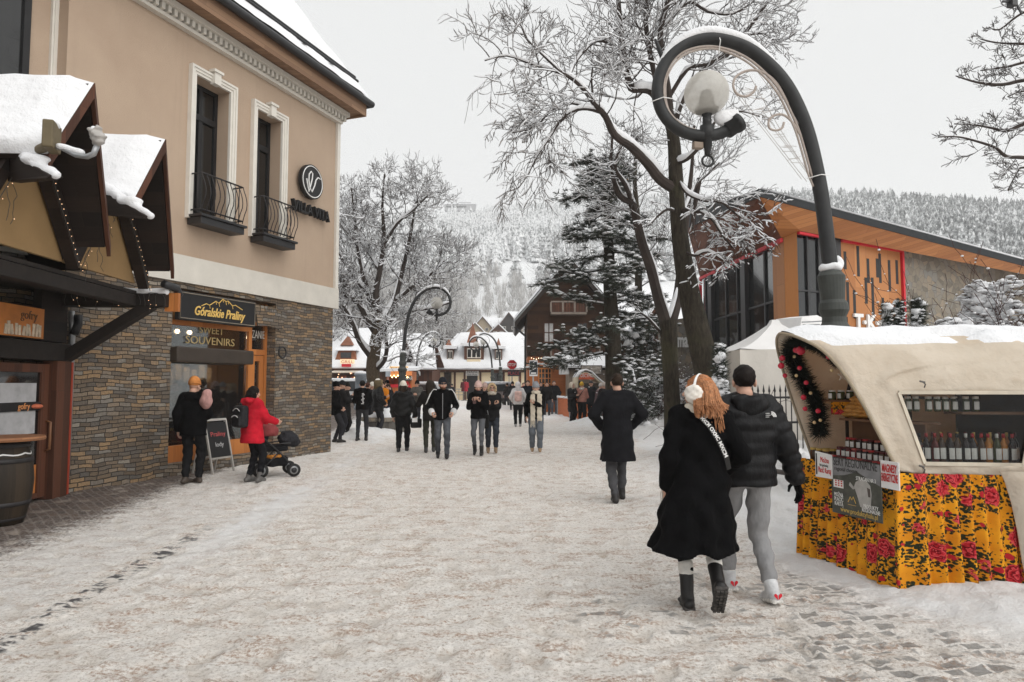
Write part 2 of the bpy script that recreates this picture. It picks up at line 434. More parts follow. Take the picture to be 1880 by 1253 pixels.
# ------------------------------------------------------------------ ground
K0=G(0,1170);K1=G(330,990)
kdir=(K1-K0).normalized();knrm=Vector((-kdir.y,kdir.x,0))          # knrm points left, over the pavement
KU=Vector((-.056,1,0)).normalized();KN=Vector((1,.056,0)).normalized()  # along / out of the waffle kiosk's front
KO=Vector((-6.7,10.2,0))
SNOW=snow_mat()
def ground_mat():
 t=NT("trampled_snow");v=t.coord()
 at=t.node("Attribute");at.attribute_name="fresh";fresh=at.outputs["Fac"]
 n1=t.noise(v,.55,4);n2=t.noise(v,5.5,5,.62);n3=t.noise(v,26,4,.65);n4=t.noise(v,110,3)
 ns=t.noise(t.mapping(v,(.55,1.5,1),(0,0,R(8))),4.2,5,.7)
 snowc=t.ramp(n2,[(.25,(.76,.69,.62)),(.42,(.89,.84,.785)),(.62,(.92,.885,.84)),(.8,(.92,.895,.86))])
 nf=t.noise(v,34,8,.82)
 snowc=t.mix(1.0,snowc,t.ramp(nf,[(.34,(.34,.29,.25)),(.43,(.74,.71,.68)),(.50,(1,1,1)),(.62,(1.08,1.08,1.08))]),'MULTIPLY')
 vd=t.voro(t.mapping(v,(1,.62,1),(0,0,R(12))),4.6,'SMOOTH_F1');dent=t.math('MULTIPLY',t.step(vd.outputs["Distance"],.42,.16),t.step(n1,.35,.6))
 snowc=t.mix(t.math('MULTIPLY',dent,.16),snowc,(.50,.43,.36))
 brown=t.math('MULTIPLY',t.step(ns,.51,.58),t.step(nf,.58,.44))
 snowc=t.mix(t.math('MULTIPLY',brown,.72),snowc,(.44,.285,.20))
 snowc=t.mix(t.math('MULTIPLY',t.step(n4,.6,.75),.38),snowc,(.36,.30,.245))
 clean=t.ramp(n2,[(.3,(.86,.85,.84)),(.6,(.92,.92,.92))])
 c=t.mix(fresh,snowc,clean)
 # granite setts showing through on the right
 sep=t.node("SeparateXYZ");t.link(v,sep.inputs[0]);X,Y=sep.outputs[0],sep.outputs[1]
 wv=t.mapping(v,rot=(0,0,R(-7)))
 wn=t.node("TexNoise");t.link(v,wn.inputs[0]);wn.inputs["Scale"].default_value=3
 ad=t.node("VectorMath",operation='MULTIPLY_ADD');t.link(wn.outputs["Color"],ad.inputs[0]);ad.inputs[1].default_value=(.12,.12,0);t.link(wv,ad.inputs[2])
 br=t.node("TexBrick");t.link(ad.outputs[0],br.inputs[0]);br.inputs["Scale"].default_value=1;br.inputs["Brick Width"].default_value=.15;br.inputs["Row Height"].default_value=.10
 br.inputs["Mortar Size"].default_value=.018;br.inputs["Mortar Smooth"].default_value=.8
 br.inputs["Color1"].default_value=(0,0,0,1);br.inputs["Color2"].default_value=(1,1,1,1);br.inputs["Mortar"].default_value=(0,0,0,1)
 reg=t.math('MULTIPLY',t.step(X,-1.6,1.9),t.math('SUBTRACT',1.0,t.step(Y,5.2,8.5)))
 reg=t.math('ADD',t.math('MULTIPLY',reg,.22),t.math('MULTIPLY',t.step(n1,.42,.7),.13))
 f=t.math('ADD',t.math('ADD',t.math('MULTIPLY',br.outputs[0],.15),t.math('MULTIPLY',nf,.55)),t.math('MULTIPLY',n2,.52))
 f=t.math('ADD',f,reg)
 sett=t.math('MULTIPLY',t.math('MULTIPLY',t.step(f,.84,1.04),t.math('SUBTRACT',1.0,br.outputs["Fac"])),t.math('SUBTRACT',1.0,t.step(fresh,.35,.75)))
 settc=t.mix(n3,(.10,.10,.105),(.30,.29,.28))
 c=t.mix(t.math('MULTIPLY',sett,.78),c,settc)
 # pavement on the left: thin snow over reddish pavers
 d1=t.math('SUBTRACT',t.dot(v,tuple(knrm)),K0.dot(knrm))
 al=t.dot(v,tuple(kdir))
 pv=t.mapping(v,rot=(0,0,R(49)))
 bp=t.node("TexBrick");t.link(pv,bp.inputs[0]);bp.inputs["Scale"].default_value=1;bp.inputs["Brick Width"].default_value=.2;bp.inputs["Row Height"].default_value=.1;bp.inputs["Mortar Size"].default_value=.012
 bp.inputs["Color1"].default_value=(.055,.037,.03,1);bp.inputs["Color2"].default_value=(.115,.075,.055,1);bp.inputs["Mortar"].default_value=(.17,.135,.115,1)
 dw=t.math('SUBTRACT',t.dot(v,tuple(KN)),KO.dot(KN))
 nearwall=t.math('SUBTRACT',1.0,t.step(dw,.25,2.2))
 side=t.step(d1,.05,.25)
 pm=t.math('ADD',t.math('ADD',t.math('MULTIPLY',nearwall,.62),t.math('MULTIPLY',n3,.55)),t.math('MULTIPLY',ns,.42))
 south=t.math('SUBTRACT',1.0,t.step(Y,8.0,13.0))
 pm=t.math('ADD',pm,t.math('MULTIPLY',south,.13))
 pm=t.math('MULTIPLY',t.step(pm,.64,.92),side)
 c=t.mix(t.math('MULTIPLY',side,.35),c,(.80,.79,.775))
 c=t.mix(t.math('MULTIPLY',pm,.93),c,t.mix(t.math('MULTIPLY',t.step(nf,.50,.60),t.math('SUBTRACT',.5,t.math('MULTIPLY',nearwall,.42))),bp.outputs[0],(.55,.52,.49)))
 # row of dark kerb setts along the edge of the roadway
 kb=t.math('MULTIPLY',t.step(d1,-.20,-.15),t.math('SUBTRACT',1.0,t.step(d1,.0,.03)))
 cut=t.math('PINGPONG',t.math('ADD',al,.0),.105)
 kb=t.math('MULTIPLY',kb,t.step(cut,.012,.03))
 km=t.math('MULTIPLY',kb,t.step(t.math('ADD',t.math('MULTIPLY',n2,.7),t.math('MULTIPLY',t.noise(v,13,3),.6)),.60,.74))
 km=t.math('MULTIPLY',km,t.math('SUBTRACT',1.0,t.step(al,K1.dot(kdir)-.4,K1.dot(kdir)+1.2)))
 c=t.mix(t.math('MULTIPLY',km,.95),c,t.mix(n3,(.035,.036,.04),(.11,.11,.115)))
 h=t.math('ADD',t.math('ADD',t.math('MULTIPLY',n2,.6),t.math('MULTIPLY',n3,.5)),t.math('MULTIPLY',n4,.12))
 h=t.math('SUBTRACT',h,t.math('MULTIPLY',t.math('ADD',sett,t.math('ADD',km,pm),True),.35))
 tr=t.node("Attribute");tr.attribute_name="tread";trd=tr.outputs["Fac"]
 c=t.mix(t.math('MULTIPLY',trd,.45),c,t.mix(nf,(.50,.42,.34),(.70,.64,.57)))
 h=t.math('ADD',t.math('SUBTRACT',h,t.math('MULTIPLY',dent,.5)),t.math('ADD',t.math('MULTIPLY',ns,.5),t.math('MULTIPLY',nf,.45)))
 rough=t.math('SUBTRACT',.88,t.math('MULTIPLY',t.math('ADD',sett,km,True),.35))
 t.bsdf(c,rough,t.bump(h,.95,.06),Specular_IOR_Level=.22)
 return t.m
MOUNDS=[(G(1450,925).x,G(1450,925).y,.55,.28),(3.05,8.3,.6,.30),(3.7,8.9,.9,.35),(4.6,9.6,1.0,.4),(3.35,5.25,.35,.06),(3.75,5.1,.5,.09),(4.6,5.0,.6,.10),(2.85,6.2,.25,.06),
    (5.2,12.5,1.5,.4),(6.5,15,1.8,.5),(4.9,25.5,1.6,.35),(6.6,24,2.2,.5),(3.2,33,1.6,.3),(-4.3,21.6,.7,.30),(-5.0,21.0,.5,.2),(-7,31,2.5,.5),(8,10,2.0,.4),(-1.2,45,2.0,.3),(3.2,27.5,.7,.25)]
def ground():
 th=np.concatenate([np.linspace(-55,55,441)[:-1],np.linspace(55,305,41)[:-1]])
 rr=np.concatenate([[.02],.55*1.0062**np.arange(0,735),.55*1.0062**735*1.05**np.arange(1,90)])
 T,Rr=np.meshgrid(np.radians(th),rr,indexing='ij');X=Rr*np.sin(T);Y=Rr*np.cos(T)
 near=np.clip((30-Rr)/12,0,1)
 H=near*((fbm(X*2.2,Y*2.2,3)-.45)*.034+(fbm(X*8,Y*8,4)-.45)*.050)+(fbm(X*.3+5,Y*.3,2)-.4)*.05*np.clip(Rr/8-.5,0,1)*near
 # trodden prints: one possible print in each 0.34 m cell
 tread=np.zeros_like(X);rim=np.zeros_like(X);cs=.34;ci,cj=np.floor(X/cs).astype(int),np.floor(Y/cs).astype(int);rt=np.random.RandomState(5).rand(64,64,6)
 sel=(Rr > 1.5) & (Rr < 32)
 for di in (-1,0,1):
  for dj in (-1,0,1):
   q=rt[(ci+di) % 64,(cj+dj) % 64];px_=(ci+di+.15+.7*q[...,0])*cs;py_=(cj+dj+.15+.7*q[...,1])*cs;an=(q[...,2]-.5)*1.3;ex,ey=X-px_,Y-py_;lx=ex*np.cos(an)+ey*np.sin(an);ly=-ex*np.sin(an)+ey*np.cos(an)
   d=np.sqrt((lx/(.052+.012*(ly > 0)))**2+(ly/.135)**2);on=sel & (q[...,3] < .62);s_=np.clip((1.15-d)/.35,0,1)*on*(.5+.5*q[...,4]);tread=np.maximum(tread,s_);rim=np.maximum(rim,np.exp(-((d-1.35)/.22)**2)*on*(.4+.6*q[...,5]))
 road=np.clip((2.6+.05*Y-X)/.8,.25,1);H += (-.017*tread+.008*rim*(1-tread))*near*road
 fresh=np.zeros_like(X)
 for mx_,my_,s_,h_ in MOUNDS:
  g=np.exp(-((X-mx_)**2+(Y-my_)**2)/(2*s_*s_));H += g*h_*(.75+.7*(fbm(X*4,Y*4,3)-.4));fresh=np.maximum(fresh,np.clip(g*2.2,0,1))
 fresh=np.maximum(fresh,np.clip((X-(1.95+.06*Y)-.5*(fbm(X*2,Y*2,3)-.45)*2)/.5,0,1)*np.clip((40-Y)/10,0,1)*np.clip((Y-4.6)/1.2,0,1))
 d1=X*knrm.x+Y*knrm.y-K0.dot(knrm);e=np.exp(-((d1+.45)/.35)**2)*np.clip((Y-5)/3,0,1)*np.clip((fbm(X,Y*.5,3)-.3)*4,0,1)
 fresh=np.maximum(fresh,e*.8);fresh=np.maximum(fresh,.55*np.clip((Y-24)/20,0,1))
 band=np.exp(-((X+.35*Y-1.5)/2.8)**2)*.25*np.clip((Y-10)/6,0,1);fresh=np.maximum(fresh,band*.6)
 n,m=X.shape;V=np.stack([X,Y,H],-1).reshape(-1,3)
 i,j=np.meshgrid(np.arange(n),np.arange(m-1),indexing='ij');i2=(i+1) % n
 F=np.stack([i*m+j,i2*m+j,i2*m+j+1,i*m+j+1],-1).reshape(-1,4)[:,::-1]
 o=meshobj("ground",V,F,ground_mat(),smooth=True,attrs={"fresh": fresh.ravel(),"tread": (tread*near*road).ravel()});tag(o,kind='structure')
ground()
# ------------------------------------------------------------------ hills and the far forest
RID_PX=[-600,300,620,790,880,1000,1200,1380,1450,1600,1750,1880,2300,3200]
RID_PY=[470,420,404,388,394,386,376,385,372,374,386,402,400,450]
def ridge(a):
 px=940+FPX*np.tan(a);y=np.interp(px,RID_PX,RID_PY);Rr=np.interp(px,[0,1000,1400,2400],[780,760,560,520])
 return (705-y)/FPX*np.cos(a),Rr
def hill(x,y):
 a=np.arctan2(x,y);r=np.hypot(x,y);el,Rr=ridge(a);t=np.clip((r-140)/(Rr-140),0,1.0)
 over=np.clip((r-Rr)/400,0,1)
 return el*Rr*(t**1.05)*(1-.25*over)+(fbm(x*.013,y*.013,4)-.45)*16*np.sin(np.clip(t,0,1)*math.pi)-.4
def hills():
 a=np.radians(np.linspace(-58,62,260));r=np.linspace(120,1000,90);A,Rr=np.meshgrid(a,r,indexing='ij')
 X,Y=Rr*np.sin(A),Rr*np.cos(A);Z=hill(X,Y);m=len(r);n=len(a)
 i,j=np.meshgrid(np.arange(n-1),np.arange(m-1),indexing='ij')
 F=np.stack([i*m+j,i*m+j+1,(i+1)*m+j+1,(i+1)*m+j],-1).reshape(-1,4)
 t=NT("hill_snow");v=t.coord();n1=t.noise(v,.05,5);c=t.ramp(n1,[(.3,(.74,.75,.76)),(.7,(.84,.85,.86))]);t.bsdf(c,.9)
 tag(meshobj("hills",np.stack([X,Y,Z],-1).reshape(-1,3),F,t.m,smooth=True),kind='structure')
hills()
def forest():
 rs=np.random.RandomState(3);N=26000
 px=rs.uniform(560,2100,N);a=np.arctan((px-940)/FPX);r=150+(800-150)*rs.rand(N)**.8
 X,Y=r*np.sin(a),r*np.cos(a);Z=hill(X,Y);el,Rr=ridge(a)
 py=705-(Z-CAMZ)/Y*FPX
 ok=(r < Rr+25) & (r > 150)
 ok &= ~((px > 915) & (px < 1035) & (py > 470+14*vn(px*.05,py*.05)) & (py < 522))
 ok &= ~((px > 600) & (px < 880) & (py < 424-8*vn(px*.04,py*.1)-(px > 820)*14) & (rs.rand(N) > .10))
 ok &= ~((py > 512) & (px > 850) & (px < 1000) & (rs.rand(N) > .3))
 ok &= (vn(X*.02+9,Y*.02) > .16)
 dec=ok & ((py > 480+40*vn(px*.02,py*.02+3)) & (px < 1000)) & (rs.rand(N) < .75)
 con=ok & ~dec & (r > 275);dec |= ok & (r <= 275) & (px < 1010) & (rs.rand(N) < .9)
 def template(k):
  q=np.random.RandomState(k);V=[];F=[];n=8;tiers=5
  for i in range(tiers):
   z0=.06+.90*i/tiers;z1=z0+.36*(1-.35*i/tiers);rad=.20*(1-z0)**.85+.012;b=len(V);ph=q.rand()*6
   V.append((0,0,min(z1,1.0)))
   for s in range(n):
    rr=rad*(1.12 if s % 2 else .55)*q.uniform(.75,1.25);V.append((rr*math.cos(ph+s*6.283/n),rr*math.sin(ph+s*6.283/n),z0-.03*q.rand()*(s % 2)))
   F += [(b,b+1+s,b+1+(s+1) % n) for s in range(n)]
  return np.array(V),np.array(F)
 def scatter(mask,tm,hlo,hhi,name,mat):
  I=np.where(mask)[0];Vs=[];Fs=[];b=0;kind=rs.randint(0,len(tm),len(I));r1=rs.rand(len(I))
  for k,(TV,TF) in enumerate(tm):
   J=I[kind == k];h=hlo+(hhi-hlo)*rs.rand(len(J))**1.3;an=rs.rand(len(J))*6.28;wd=h*rs.uniform(.85,1.25,len(J))
   c,s=np.cos(an),np.sin(an)
   VX=(TV[None,:,0]*c[:,None]-TV[None,:,1]*s[:,None])*wd[:,None]+X[J][:,None]
   VY=(TV[None,:,0]*s[:,None]+TV[None,:,1]*c[:,None])*wd[:,None]+Y[J][:,None]
   VZ=TV[None,:,2]*h[:,None]+Z[J][:,None]-.4
   Vs.append(np.stack([VX,VY,VZ],-1).reshape(-1,3));Fs.append((TF[None]+np.arange(len(J))[:,None,None]*len(TV)).reshape(-1,3)+b);b += len(J)*len(TV)
  tag(meshobj(name,np.concatenate(Vs),np.concatenate(Fs),mat,uvs=np.zeros((sum(len(f) for f in Fs)*3,2))),kind='stuff')
 t=NT("snowy_conifer");v=t.coord();n1=t.noise(v,.55,4,.7);n0=t.noise(v,.02,2)
 sx=t.node("SeparateXYZ");t.link(v,sx.inputs[0]);f=t.math('SUBTRACT',t.math('ADD',n1,t.math('MULTIPLY',t.math('SUBTRACT',n0,.5),.25)),t.math('MULTIPLY',t.step(sx.outputs[0],60,190),.10))
 t.bsdf(t.ramp(f,[(.32,(.07,.078,.08)),(.42,(.38,.395,.40)),(.52,(.84,.85,.86))]),.9);conm=t.m
 scatter(con,[template(k) for k in range(5)],9,18,"conifer_forest",conm)
 def bush(k):
  q=np.random.RandomState(50+k);V=[];F=[]
  for i in range(46):
   an=q.rand()*6.28;sp=q.uniform(.02,.34);z0=q.uniform(.0,.45);z1=z0+q.uniform(.25,.55);z1=min(z1,1.0);ro=sp*(.25+z0);rt=sp*1.05*math.sin(min(z1,.95)*2.6+.35);wd=.012;b=len(V)
   p=np.array([math.cos(an),math.sin(an),0]);t_=np.array([-p[1],p[0],0])
   V += [tuple(p*ro-t_*wd+[0,0,z0]),tuple(p*ro+t_*wd+[0,0,z0]),tuple(p*rt+[q.normal()*.05,q.normal()*.05,z1])];F.append((b,b+1,b+2))
  return np.array(V),np.array(F)
 t=NT("frosted_twigs");v=t.coord();n1=t.noise(v,.8,3);t.bsdf(t.ramp(n1,[(.35,(.30,.285,.27)),(.65,(.66,.655,.65))]),.9)
 scatter(dec,[bush(k) for k in range(5)],7,12,"frosted_wood",t.m)
forest()
# ------------------------------------------------------------------ materials of the buildings
def stucco():
 t=NT("beige_stucco");v=t.coord();uv=t.coord("UV");n=t.noise(v,.9,4);st=t.noise(t.mapping(uv,(5,.22,1)),1.6,4,.6);g=t.noise(v,75,3,.7)
 c=t.ramp(n,[(.3,(.445,.335,.25)),(.7,(.50,.385,.29))]);c=t.mix(t.math('MULTIPLY',t.step(st,.52,.78),.30),c,(.36,.28,.215));c=t.mix(t.math('MULTIPLY',t.step(g,.5,.7),.22),c,(.34,.255,.19))
 t.bsdf(c,.93,t.bump(g,.8,.012),Specular_IOR_Level=.2);return t.m
STUCCO=stucco()
TRIM=plain("cream_trim",(.70,.67,.61),.75,.06,4,.15)
BAND=plain("pale_band",(.62,.59,.53),.85,.07,3,.3,50)
WALLSTONE=stone_bricks("layered_stone",[(.0,(.075,.068,.062)),(.25,(.19,.14,.095)),(.45,(.13,.118,.106)),(.60,(.34,.225,.125)),(.8,(.20,.185,.165)),(1.0,(.44,.38,.30))],.23,.066)
DARKWOOD=wood("dark_timber",(.007,.005,.004),(.026,.016,.012),.16)
BROWNWOOD=wood("brown_timber",(.045,.018,.010),(.125,.046,.024),.16,False)
ORANGEWOOD=wood("orange_timber",(.36,.12,.03),(.58,.22,.06),.3,False,.45)
SOFFITWOOD=wood("soffit_boards",(.20,.115,.07),(.31,.19,.115),.12)
BLACKM=plain("black_metal",(.018,.018,.02),.45,.2,9,.1,80,.002,.0,.5)
IRON=plain("dark_iron",(.022,.02,.021),.55,.25,12,.2,90,.002)
GREYM=plain("grey_metal",(.35,.36,.37),.4,.12,9,.05,60,.002,.6)
GLASS=glass("window_glass",(.04,.045,.05),.9,.85,.8);DARKGLASS=glass("dark_pane",(.008,.009,.010),.9,.12,.55)
BLACKB=plain("black_board",(.012,.012,.013),.5,.2,8,.1)
GOLD=plain("gold_letters",(.72,.48,.14),.45,.08,9,.1)
WHITEP=plain("white_paint",(.8,.8,.79),.55,.04,6,.05)
ROOFDARK=plain("dark_shingle",(.05,.042,.04),.85,.3,18,.6,30,.02)
REDPAINT=plain("red_paint",(.62,.015,.03),.5,.08,6,.05)
WARM=emit("warm_lamp",(1.0,.62,.25),9)
CREAMWALL=plain("cream_wall",(.80,.67,.46),.9,.06,1.5,.2)
def sheet_curve(mb,ptsfn,r,n=6,k=12):
 mb.tube([ptsfn(i/(k-1)) for i in range(k)],r,n)
# ------------------------------------------------------------------ beige building on the left
C0=G(607,830)
tu=Vector((-469/FPX,-1,0)).normalized();tn=Vector((-tu.y,tu.x,0))
TB=Fr(C0,tu,tn)
def villa():
 root=thing("building","beige plastered two storey building over a layered stone ground floor with a shop","building",C0)
 zb,zt=TB.hz(0,567),TB.hz(0,530);ze=TB.hz(0,222)
 uA,uB=TB.at(504),TB.at(312.5);uE=12.0
 ztop=TB.hz(uB,527)                     # head of the shop opening
 m=MB()
 m.fbox(TB,0,uA,-.45,0,-.1,zb);m.fbox(TB,uB,uE,-.45,0,-.1,zb);m.fbox(TB,uA,uB,-.45,0,ztop,zb)
 m.fbox(TB,uA,uB,-.45,-.03,-.1,.22)
 m.build("stone_wall",WALLSTONE,root)
 # arch stones over the door
 m=MB();u0=TB.at(469);u1=TB.at(514)
 for i in range(7):
  a=u0+(u1-u0)*i/7;b=u0+(u1-u0)*(i+1)/7-.012;z0=TB.hz(u0,597)-.05*((i-2)/5)**2*2;sl=.02*(i-3)
  m.hexa([TB.p(a,.0,z0),TB.p(b,.0,z0),TB.p(b,.035,z0),TB.p(a,.035,z0),TB.p(a+sl*-1.5,.0,z0+.42),TB.p(b+sl*-1.5,.0,z0+.42),TB.p(b-sl*1.5,.035,z0+.42),TB.p(a-sl*1.5,.035,z0+.42)])
 m.build("arch_stones",WALLSTONE,root)
 # upper walls round the windows
 T=.42;off=-.02
 W=[dict(l=350,r=414,ol=340,orr=427,top=137,bot=398),dict(l=464.5,r=511,ol=456.5,orr=520,top=200,bot=432)]
 uS=TB.at(121,0,6)                            # where the facade steps back
 m=MB();segs=[]
 for q in W:
  q['ul'],q['ur']=TB.at(q['l'],off,4.7),TB.at(q['r'],off,4.7);q['zt']=TB.hz(q['ul'],q['top'],off);q['zb']=TB.hz(q['ul'],q['bot'],off)
  q['oul'],q['our']=TB.at(q['ol'],.03,4.7),TB.at(q['orr'],.03,4.7)
 w1,w2=W
 for a,b in ((-.02,w2['ur']),(w2['ul'],w1['ur']),(w1['ul'],uS)): m.fbox(TB,a,b,-T,off,zt,ze+.25)
 for q in W:
  m.fbox(TB,q['ur'],q['ul'],-T,off,zt,q['zb']);m.fbox(TB,q['ur'],q['ul'],-T,off,q['zt'],ze+.25)
 m.fbox(TB,uS,uE,-T-.3,-.3,zt,ze+.25)
 m.fbox(TB,-.02,.40,-9,-T-.0015,-.1,ze+.25)     # end wall up the street
 m.fbox(TB,uE-.4,uE,-9,-T-.31,-.1,ze+.25);m.fbox(TB,.40,uE-.4,-9,-8.6,-.1,ze+.25)
 m.build("wall",STUCCO,root)
 m=MB();m.fbox(TB,-.14,-.023,-.5,.045,zt+.002,ze-.02);m.build("corner_pilaster",TRIM,root)
 m=MB();m.fbox(TB,-.16,uE,-.44,.05,zb+.003,zt-.003);m.build("string_course",BAND,root)
 # cornice with dentils, boarded soffit, gutter, roof
 m=MB();m.fbox(TB,-.15,uE,-.05,.10,ze-.05,ze+.02);m.fbox(TB,-.25,uE,-.05,.24,ze+.14,ze+.25)
 k=0;u=-.2
 while u < 9.5: m.fbox(TB,u,u+.07,.0,.17,ze+.022,ze+.137);u += .135
 m.build("cornice",BAND,root)
 zs=ze+.27;no=.64
 m=MB();m.fbox(TB,-.46,uE,-.3,no-.12,zs,zs+.05);m.fbox(TB,-.46,uE,no-.12,no-.08,zs-.06,zs+.30);m.fbox(TB,-.50,-.46,-9,no-.08,zs-.06,zs+.30);m.build("soffit",SOFFITWOOD,root)
 m=MB();m.tube([TB.p(-.60,no+.02,zs+.27),TB.p(uE,no+.02,zs+.27)],.085,10);m.tube([TB.p(-.58,no+.02,zs+.27),TB.p(-.58,-9,zs+.27)],.085,8);m.build("gutter",BLACKM,root,True)
 def roof_pts(d,e):
  H=5.2;t=H/math.tan(R(57));q=[(-.56,no,0),(uE,no,0),(uE,no-t,H),(-.56+t*.9,no-t,H)]
  front=[TB.p(a,b+d*.8,zs+.3+c+d*.55) for a,b,c in q]
  side=[TB.p(-.56-d*.8,no,zs+.3+d*.55),TB.p(-.56+t*.9-d*.8,no-t,zs+.3+H+d*.55),TB.p(-.56+t*.9-d*.8,-9,zs+.3+H+d*.55),TB.p(-.56-d*.8,-9,zs+.3+d*.55)]
  return front,side
 m=MB();m.tube([TB.p(-.3,no-.22,zs+.80),TB.p(uE,no-.22,zs+.80)],.035,6);m.tube([TB.p(-.3,no-.30,zs+.92),TB.p(uE,no-.30,zs+.92)],.03,6);m.build("snow_guard",BLACKM,root)
 f,s_=roof_pts(0,0);nn=-(f[1]-f[0]).cross(f[3]-f[0]).normalized();nn=nn if nn.z > 0 else -nn
 m=MB();m.prism(f,-nn*.12);ns=(s_[1]-s_[0]).cross(s_[3]-s_[0]).normalized();ns=ns if ns.z > 0 else -ns;m.prism(s_,-ns*.12)
 rf=m.build("roof",ROOFDARK,root)
 # uneven snow lying on the roof
 V=[];Fc=[];nu,nv=60,30
 for i in range(nu+1):
  for j in range(nv+1):
   a,b=i/nu,j/nv*.97+.015;base=f[0].lerp(f[1],a).lerp(f[3].lerp(f[2],a),b)
   th=.05+.05*float(fbm(np.array(a*40.),np.array(b*14.)))
   hole=fbm(np.array(a*30+3),np.array(b*9.)) > (.60 if b > .06 else .95)
   V.append(base+nn*(th if not hole else -.03))
 for i in range(nu):
  for j in range(nv): Fc.append([i*(nv+1)+j,(i+1)*(nv+1)+j,(i+1)*(nv+1)+j+1,i*(nv+1)+j+1])
 meshobj("roof_snow",V,Fc,SNOW,rf,True)
 m=MB();sf=[p+ns*.05 for p in s_];m.prism(sf,-ns*.045);m.build("roof_snow",SNOW,rf)
 # windows with surround, keystone, sill and iron balcony
 for q in W:
  ul,ur,zt_,zb_=q['ul'],q['ur'],q['zt'],q['zb']
  m=MB();d0,d1=-.36,-.30;fw=.07
  for a,b,c,e in ((ur,ul,zt_-fw,zt_),(ur,ul,zb_+.02,zb_+fw),(ur,ur+fw,zb_+fw,zt_-fw),(ul-fw,ul,zb_+fw,zt_-fw)): m.fbox(TB,a,b,d0,d1,c,e)
  zm=zb_+(zt_-zb_)*.76;m.fbox(TB,ur+fw,ul-fw,d0,d1+.02,zm-.06,zm+.06);mid=(ur+ul)/2
  m.fbox(TB,mid-.05,mid+.05,d0,d1+.01,zb_+fw,zm-.06);m.fbox(TB,mid-.04,mid+.04,d0,d1,zm+.06,zt_-fw)
  wn=m.build("window",BLACKB,root)
  m=MB();m.fbox(TB,ur+.02,ul-.02,d0+.015,d0+.03,zb_+.03,zt_-.02);m.build("pane",DARKGLASS,wn)
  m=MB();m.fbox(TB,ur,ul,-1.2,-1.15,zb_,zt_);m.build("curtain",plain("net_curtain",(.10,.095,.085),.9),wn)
  m=MB();sw=TB.at(q['ol'],0,4.7)-ul;sw=max(.12,min(.2,sw))
  for k_,(o1,o2,h) in enumerate(((0,.34,.035),(.34,.7,.055),(.7,1.0,.075))):
   a0,a1=sw*o1,sw*o2
   m.fbox(TB,ul+a0,ul+a1,off,h,zb_-.05,zt_+a1);m.fbox(TB,ur-a1,ur-a0,off,h,zb_-.05,zt_+a1);m.fbox(TB,ur-a0,ul+a0,off,h+.001,zt_+a0,zt_+a1)
  m.fbox(TB,mid-.08,mid+.08,.0,.12,zt_-.04,zt_+sw*1.25);m.fbox(TB,mid-.12,mid+.12,.0,.15,zt_+sw*1.26,zt_+sw*1.26+.05)
  m.build("surround",TRIM,wn)
  m=MB();m.fbox(TB,ur-.12,ul+.10,.0,.34,zb_-.17,zb_-.04);m.fbox(TB,ur-.16,ul+.14,.0,.38,zb_-.038,zb_+.01);m.build("balcony_slab",BLACKM,wn,bev=.008)
  m=MB();zr=zb_+.78;n0=.30;ua,ub=ur-.10,ul+.08
  for z in (zr,zb_+.10): m.tube([TB.p(ua,.03,z),TB.p(ua,n0,z),TB.p(ub,n0,z),TB.p(ub,.03,z)],.016,6)
  def bal(u,n): m.tube([TB.p(u,n+(.0 if t in (0,1) else .11*math.sin(math.pi*min(1,t*1.0))**1.2*(1 if t < .75 else .8)),zb_+.05+(zr-zb_-.05)*(1-t)) for t in np.linspace(0,1,9)],.009,5)
  nb=9
  for i in range(nb+1): bal(ua+(ub-ua)*i/nb,n0)
  for nn_ in (.12,.21): m.tube([TB.p(ua,nn_,zb_+.02),TB.p(ua,nn_,zr)],.009,5);m.tube([TB.p(ub,nn_,zb_+.02),TB.p(ub,nn_,zr)],.009,5)
  m.build("balcony_railing",IRON,wn,True)
 # the farther left window, cut by the frame
 n_=-.3;ua,ub=TB.at(86,n_,6),TB.at(101,n_,6);z1=ze-.1
 m=MB();m.fbox(TB,ub,ub+.04,n_,n_+.05,zt+1.0,z1);m.fbox(TB,ub+.04,ub+.10,n_,n_+.07,zt+1.0,z1);m.fbox(TB,ub+.1,ua,n_,n_+.05,zt+1.0,z1);sd_=m.build("window",TRIM,root)
 m=MB();a=TB.at(34,n_,6);m.fbox(TB,a,a+1.3,n_-.02,n_+.02,zt+1.0,z1);m.build("pane",DARKGLASS,sd_)
 m=MB();m.fbox(TB,a-.10,a,n_-.02,n_+.06,zt+1.0,z1);m.fbox(TB,a,a+1.3,n_,n_+.055,z1-.62,z1-.5);m.build("frame",BLACKB,sd_)
 # shop front in its recess
 uW=TB.at(458,-.2);zsill=.52;rec=-.25
 zhd=TB.hz(uB,592,rec)
 m=MB()
 m.fbox(TB,uA+.01,uA+.09,rec-.06,rec+.04,.18,ztop-.02);m.fbox(TB,uW-.05,uW+.05,rec-.06,rec+.05,.18,ztop-.02)
 m.fbox(TB,uW+.05,uB-.005,rec-.05,rec+.05,.19,zsill);m.fbox(TB,uW+.05,uB,rec-.05,rec+.05,zhd-.02,zhd+.07);m.fbox(TB,uA+.09,uW-.05,rec-.05,rec+.045,2.26,2.38);m.fbox(TB,uA+.09,uW-.05,rec-.05,rec+.04,ztop-.5,ztop-.42)
 sf=m.build("shop_front",ORANGEWOOD,root,bev=.008)
 m=MB();m.fbox(TB,uW+.05,uB,rec-.01,rec+.0,zsill,zhd-.02);m.build("pane",GLASS,sf)
 m=MB();m.fbox(TB,uA+.09,uW-.05,rec-.01,rec+.0,2.38,ztop-.5);m.build("pane",GLASS,sf)
 m=MB()
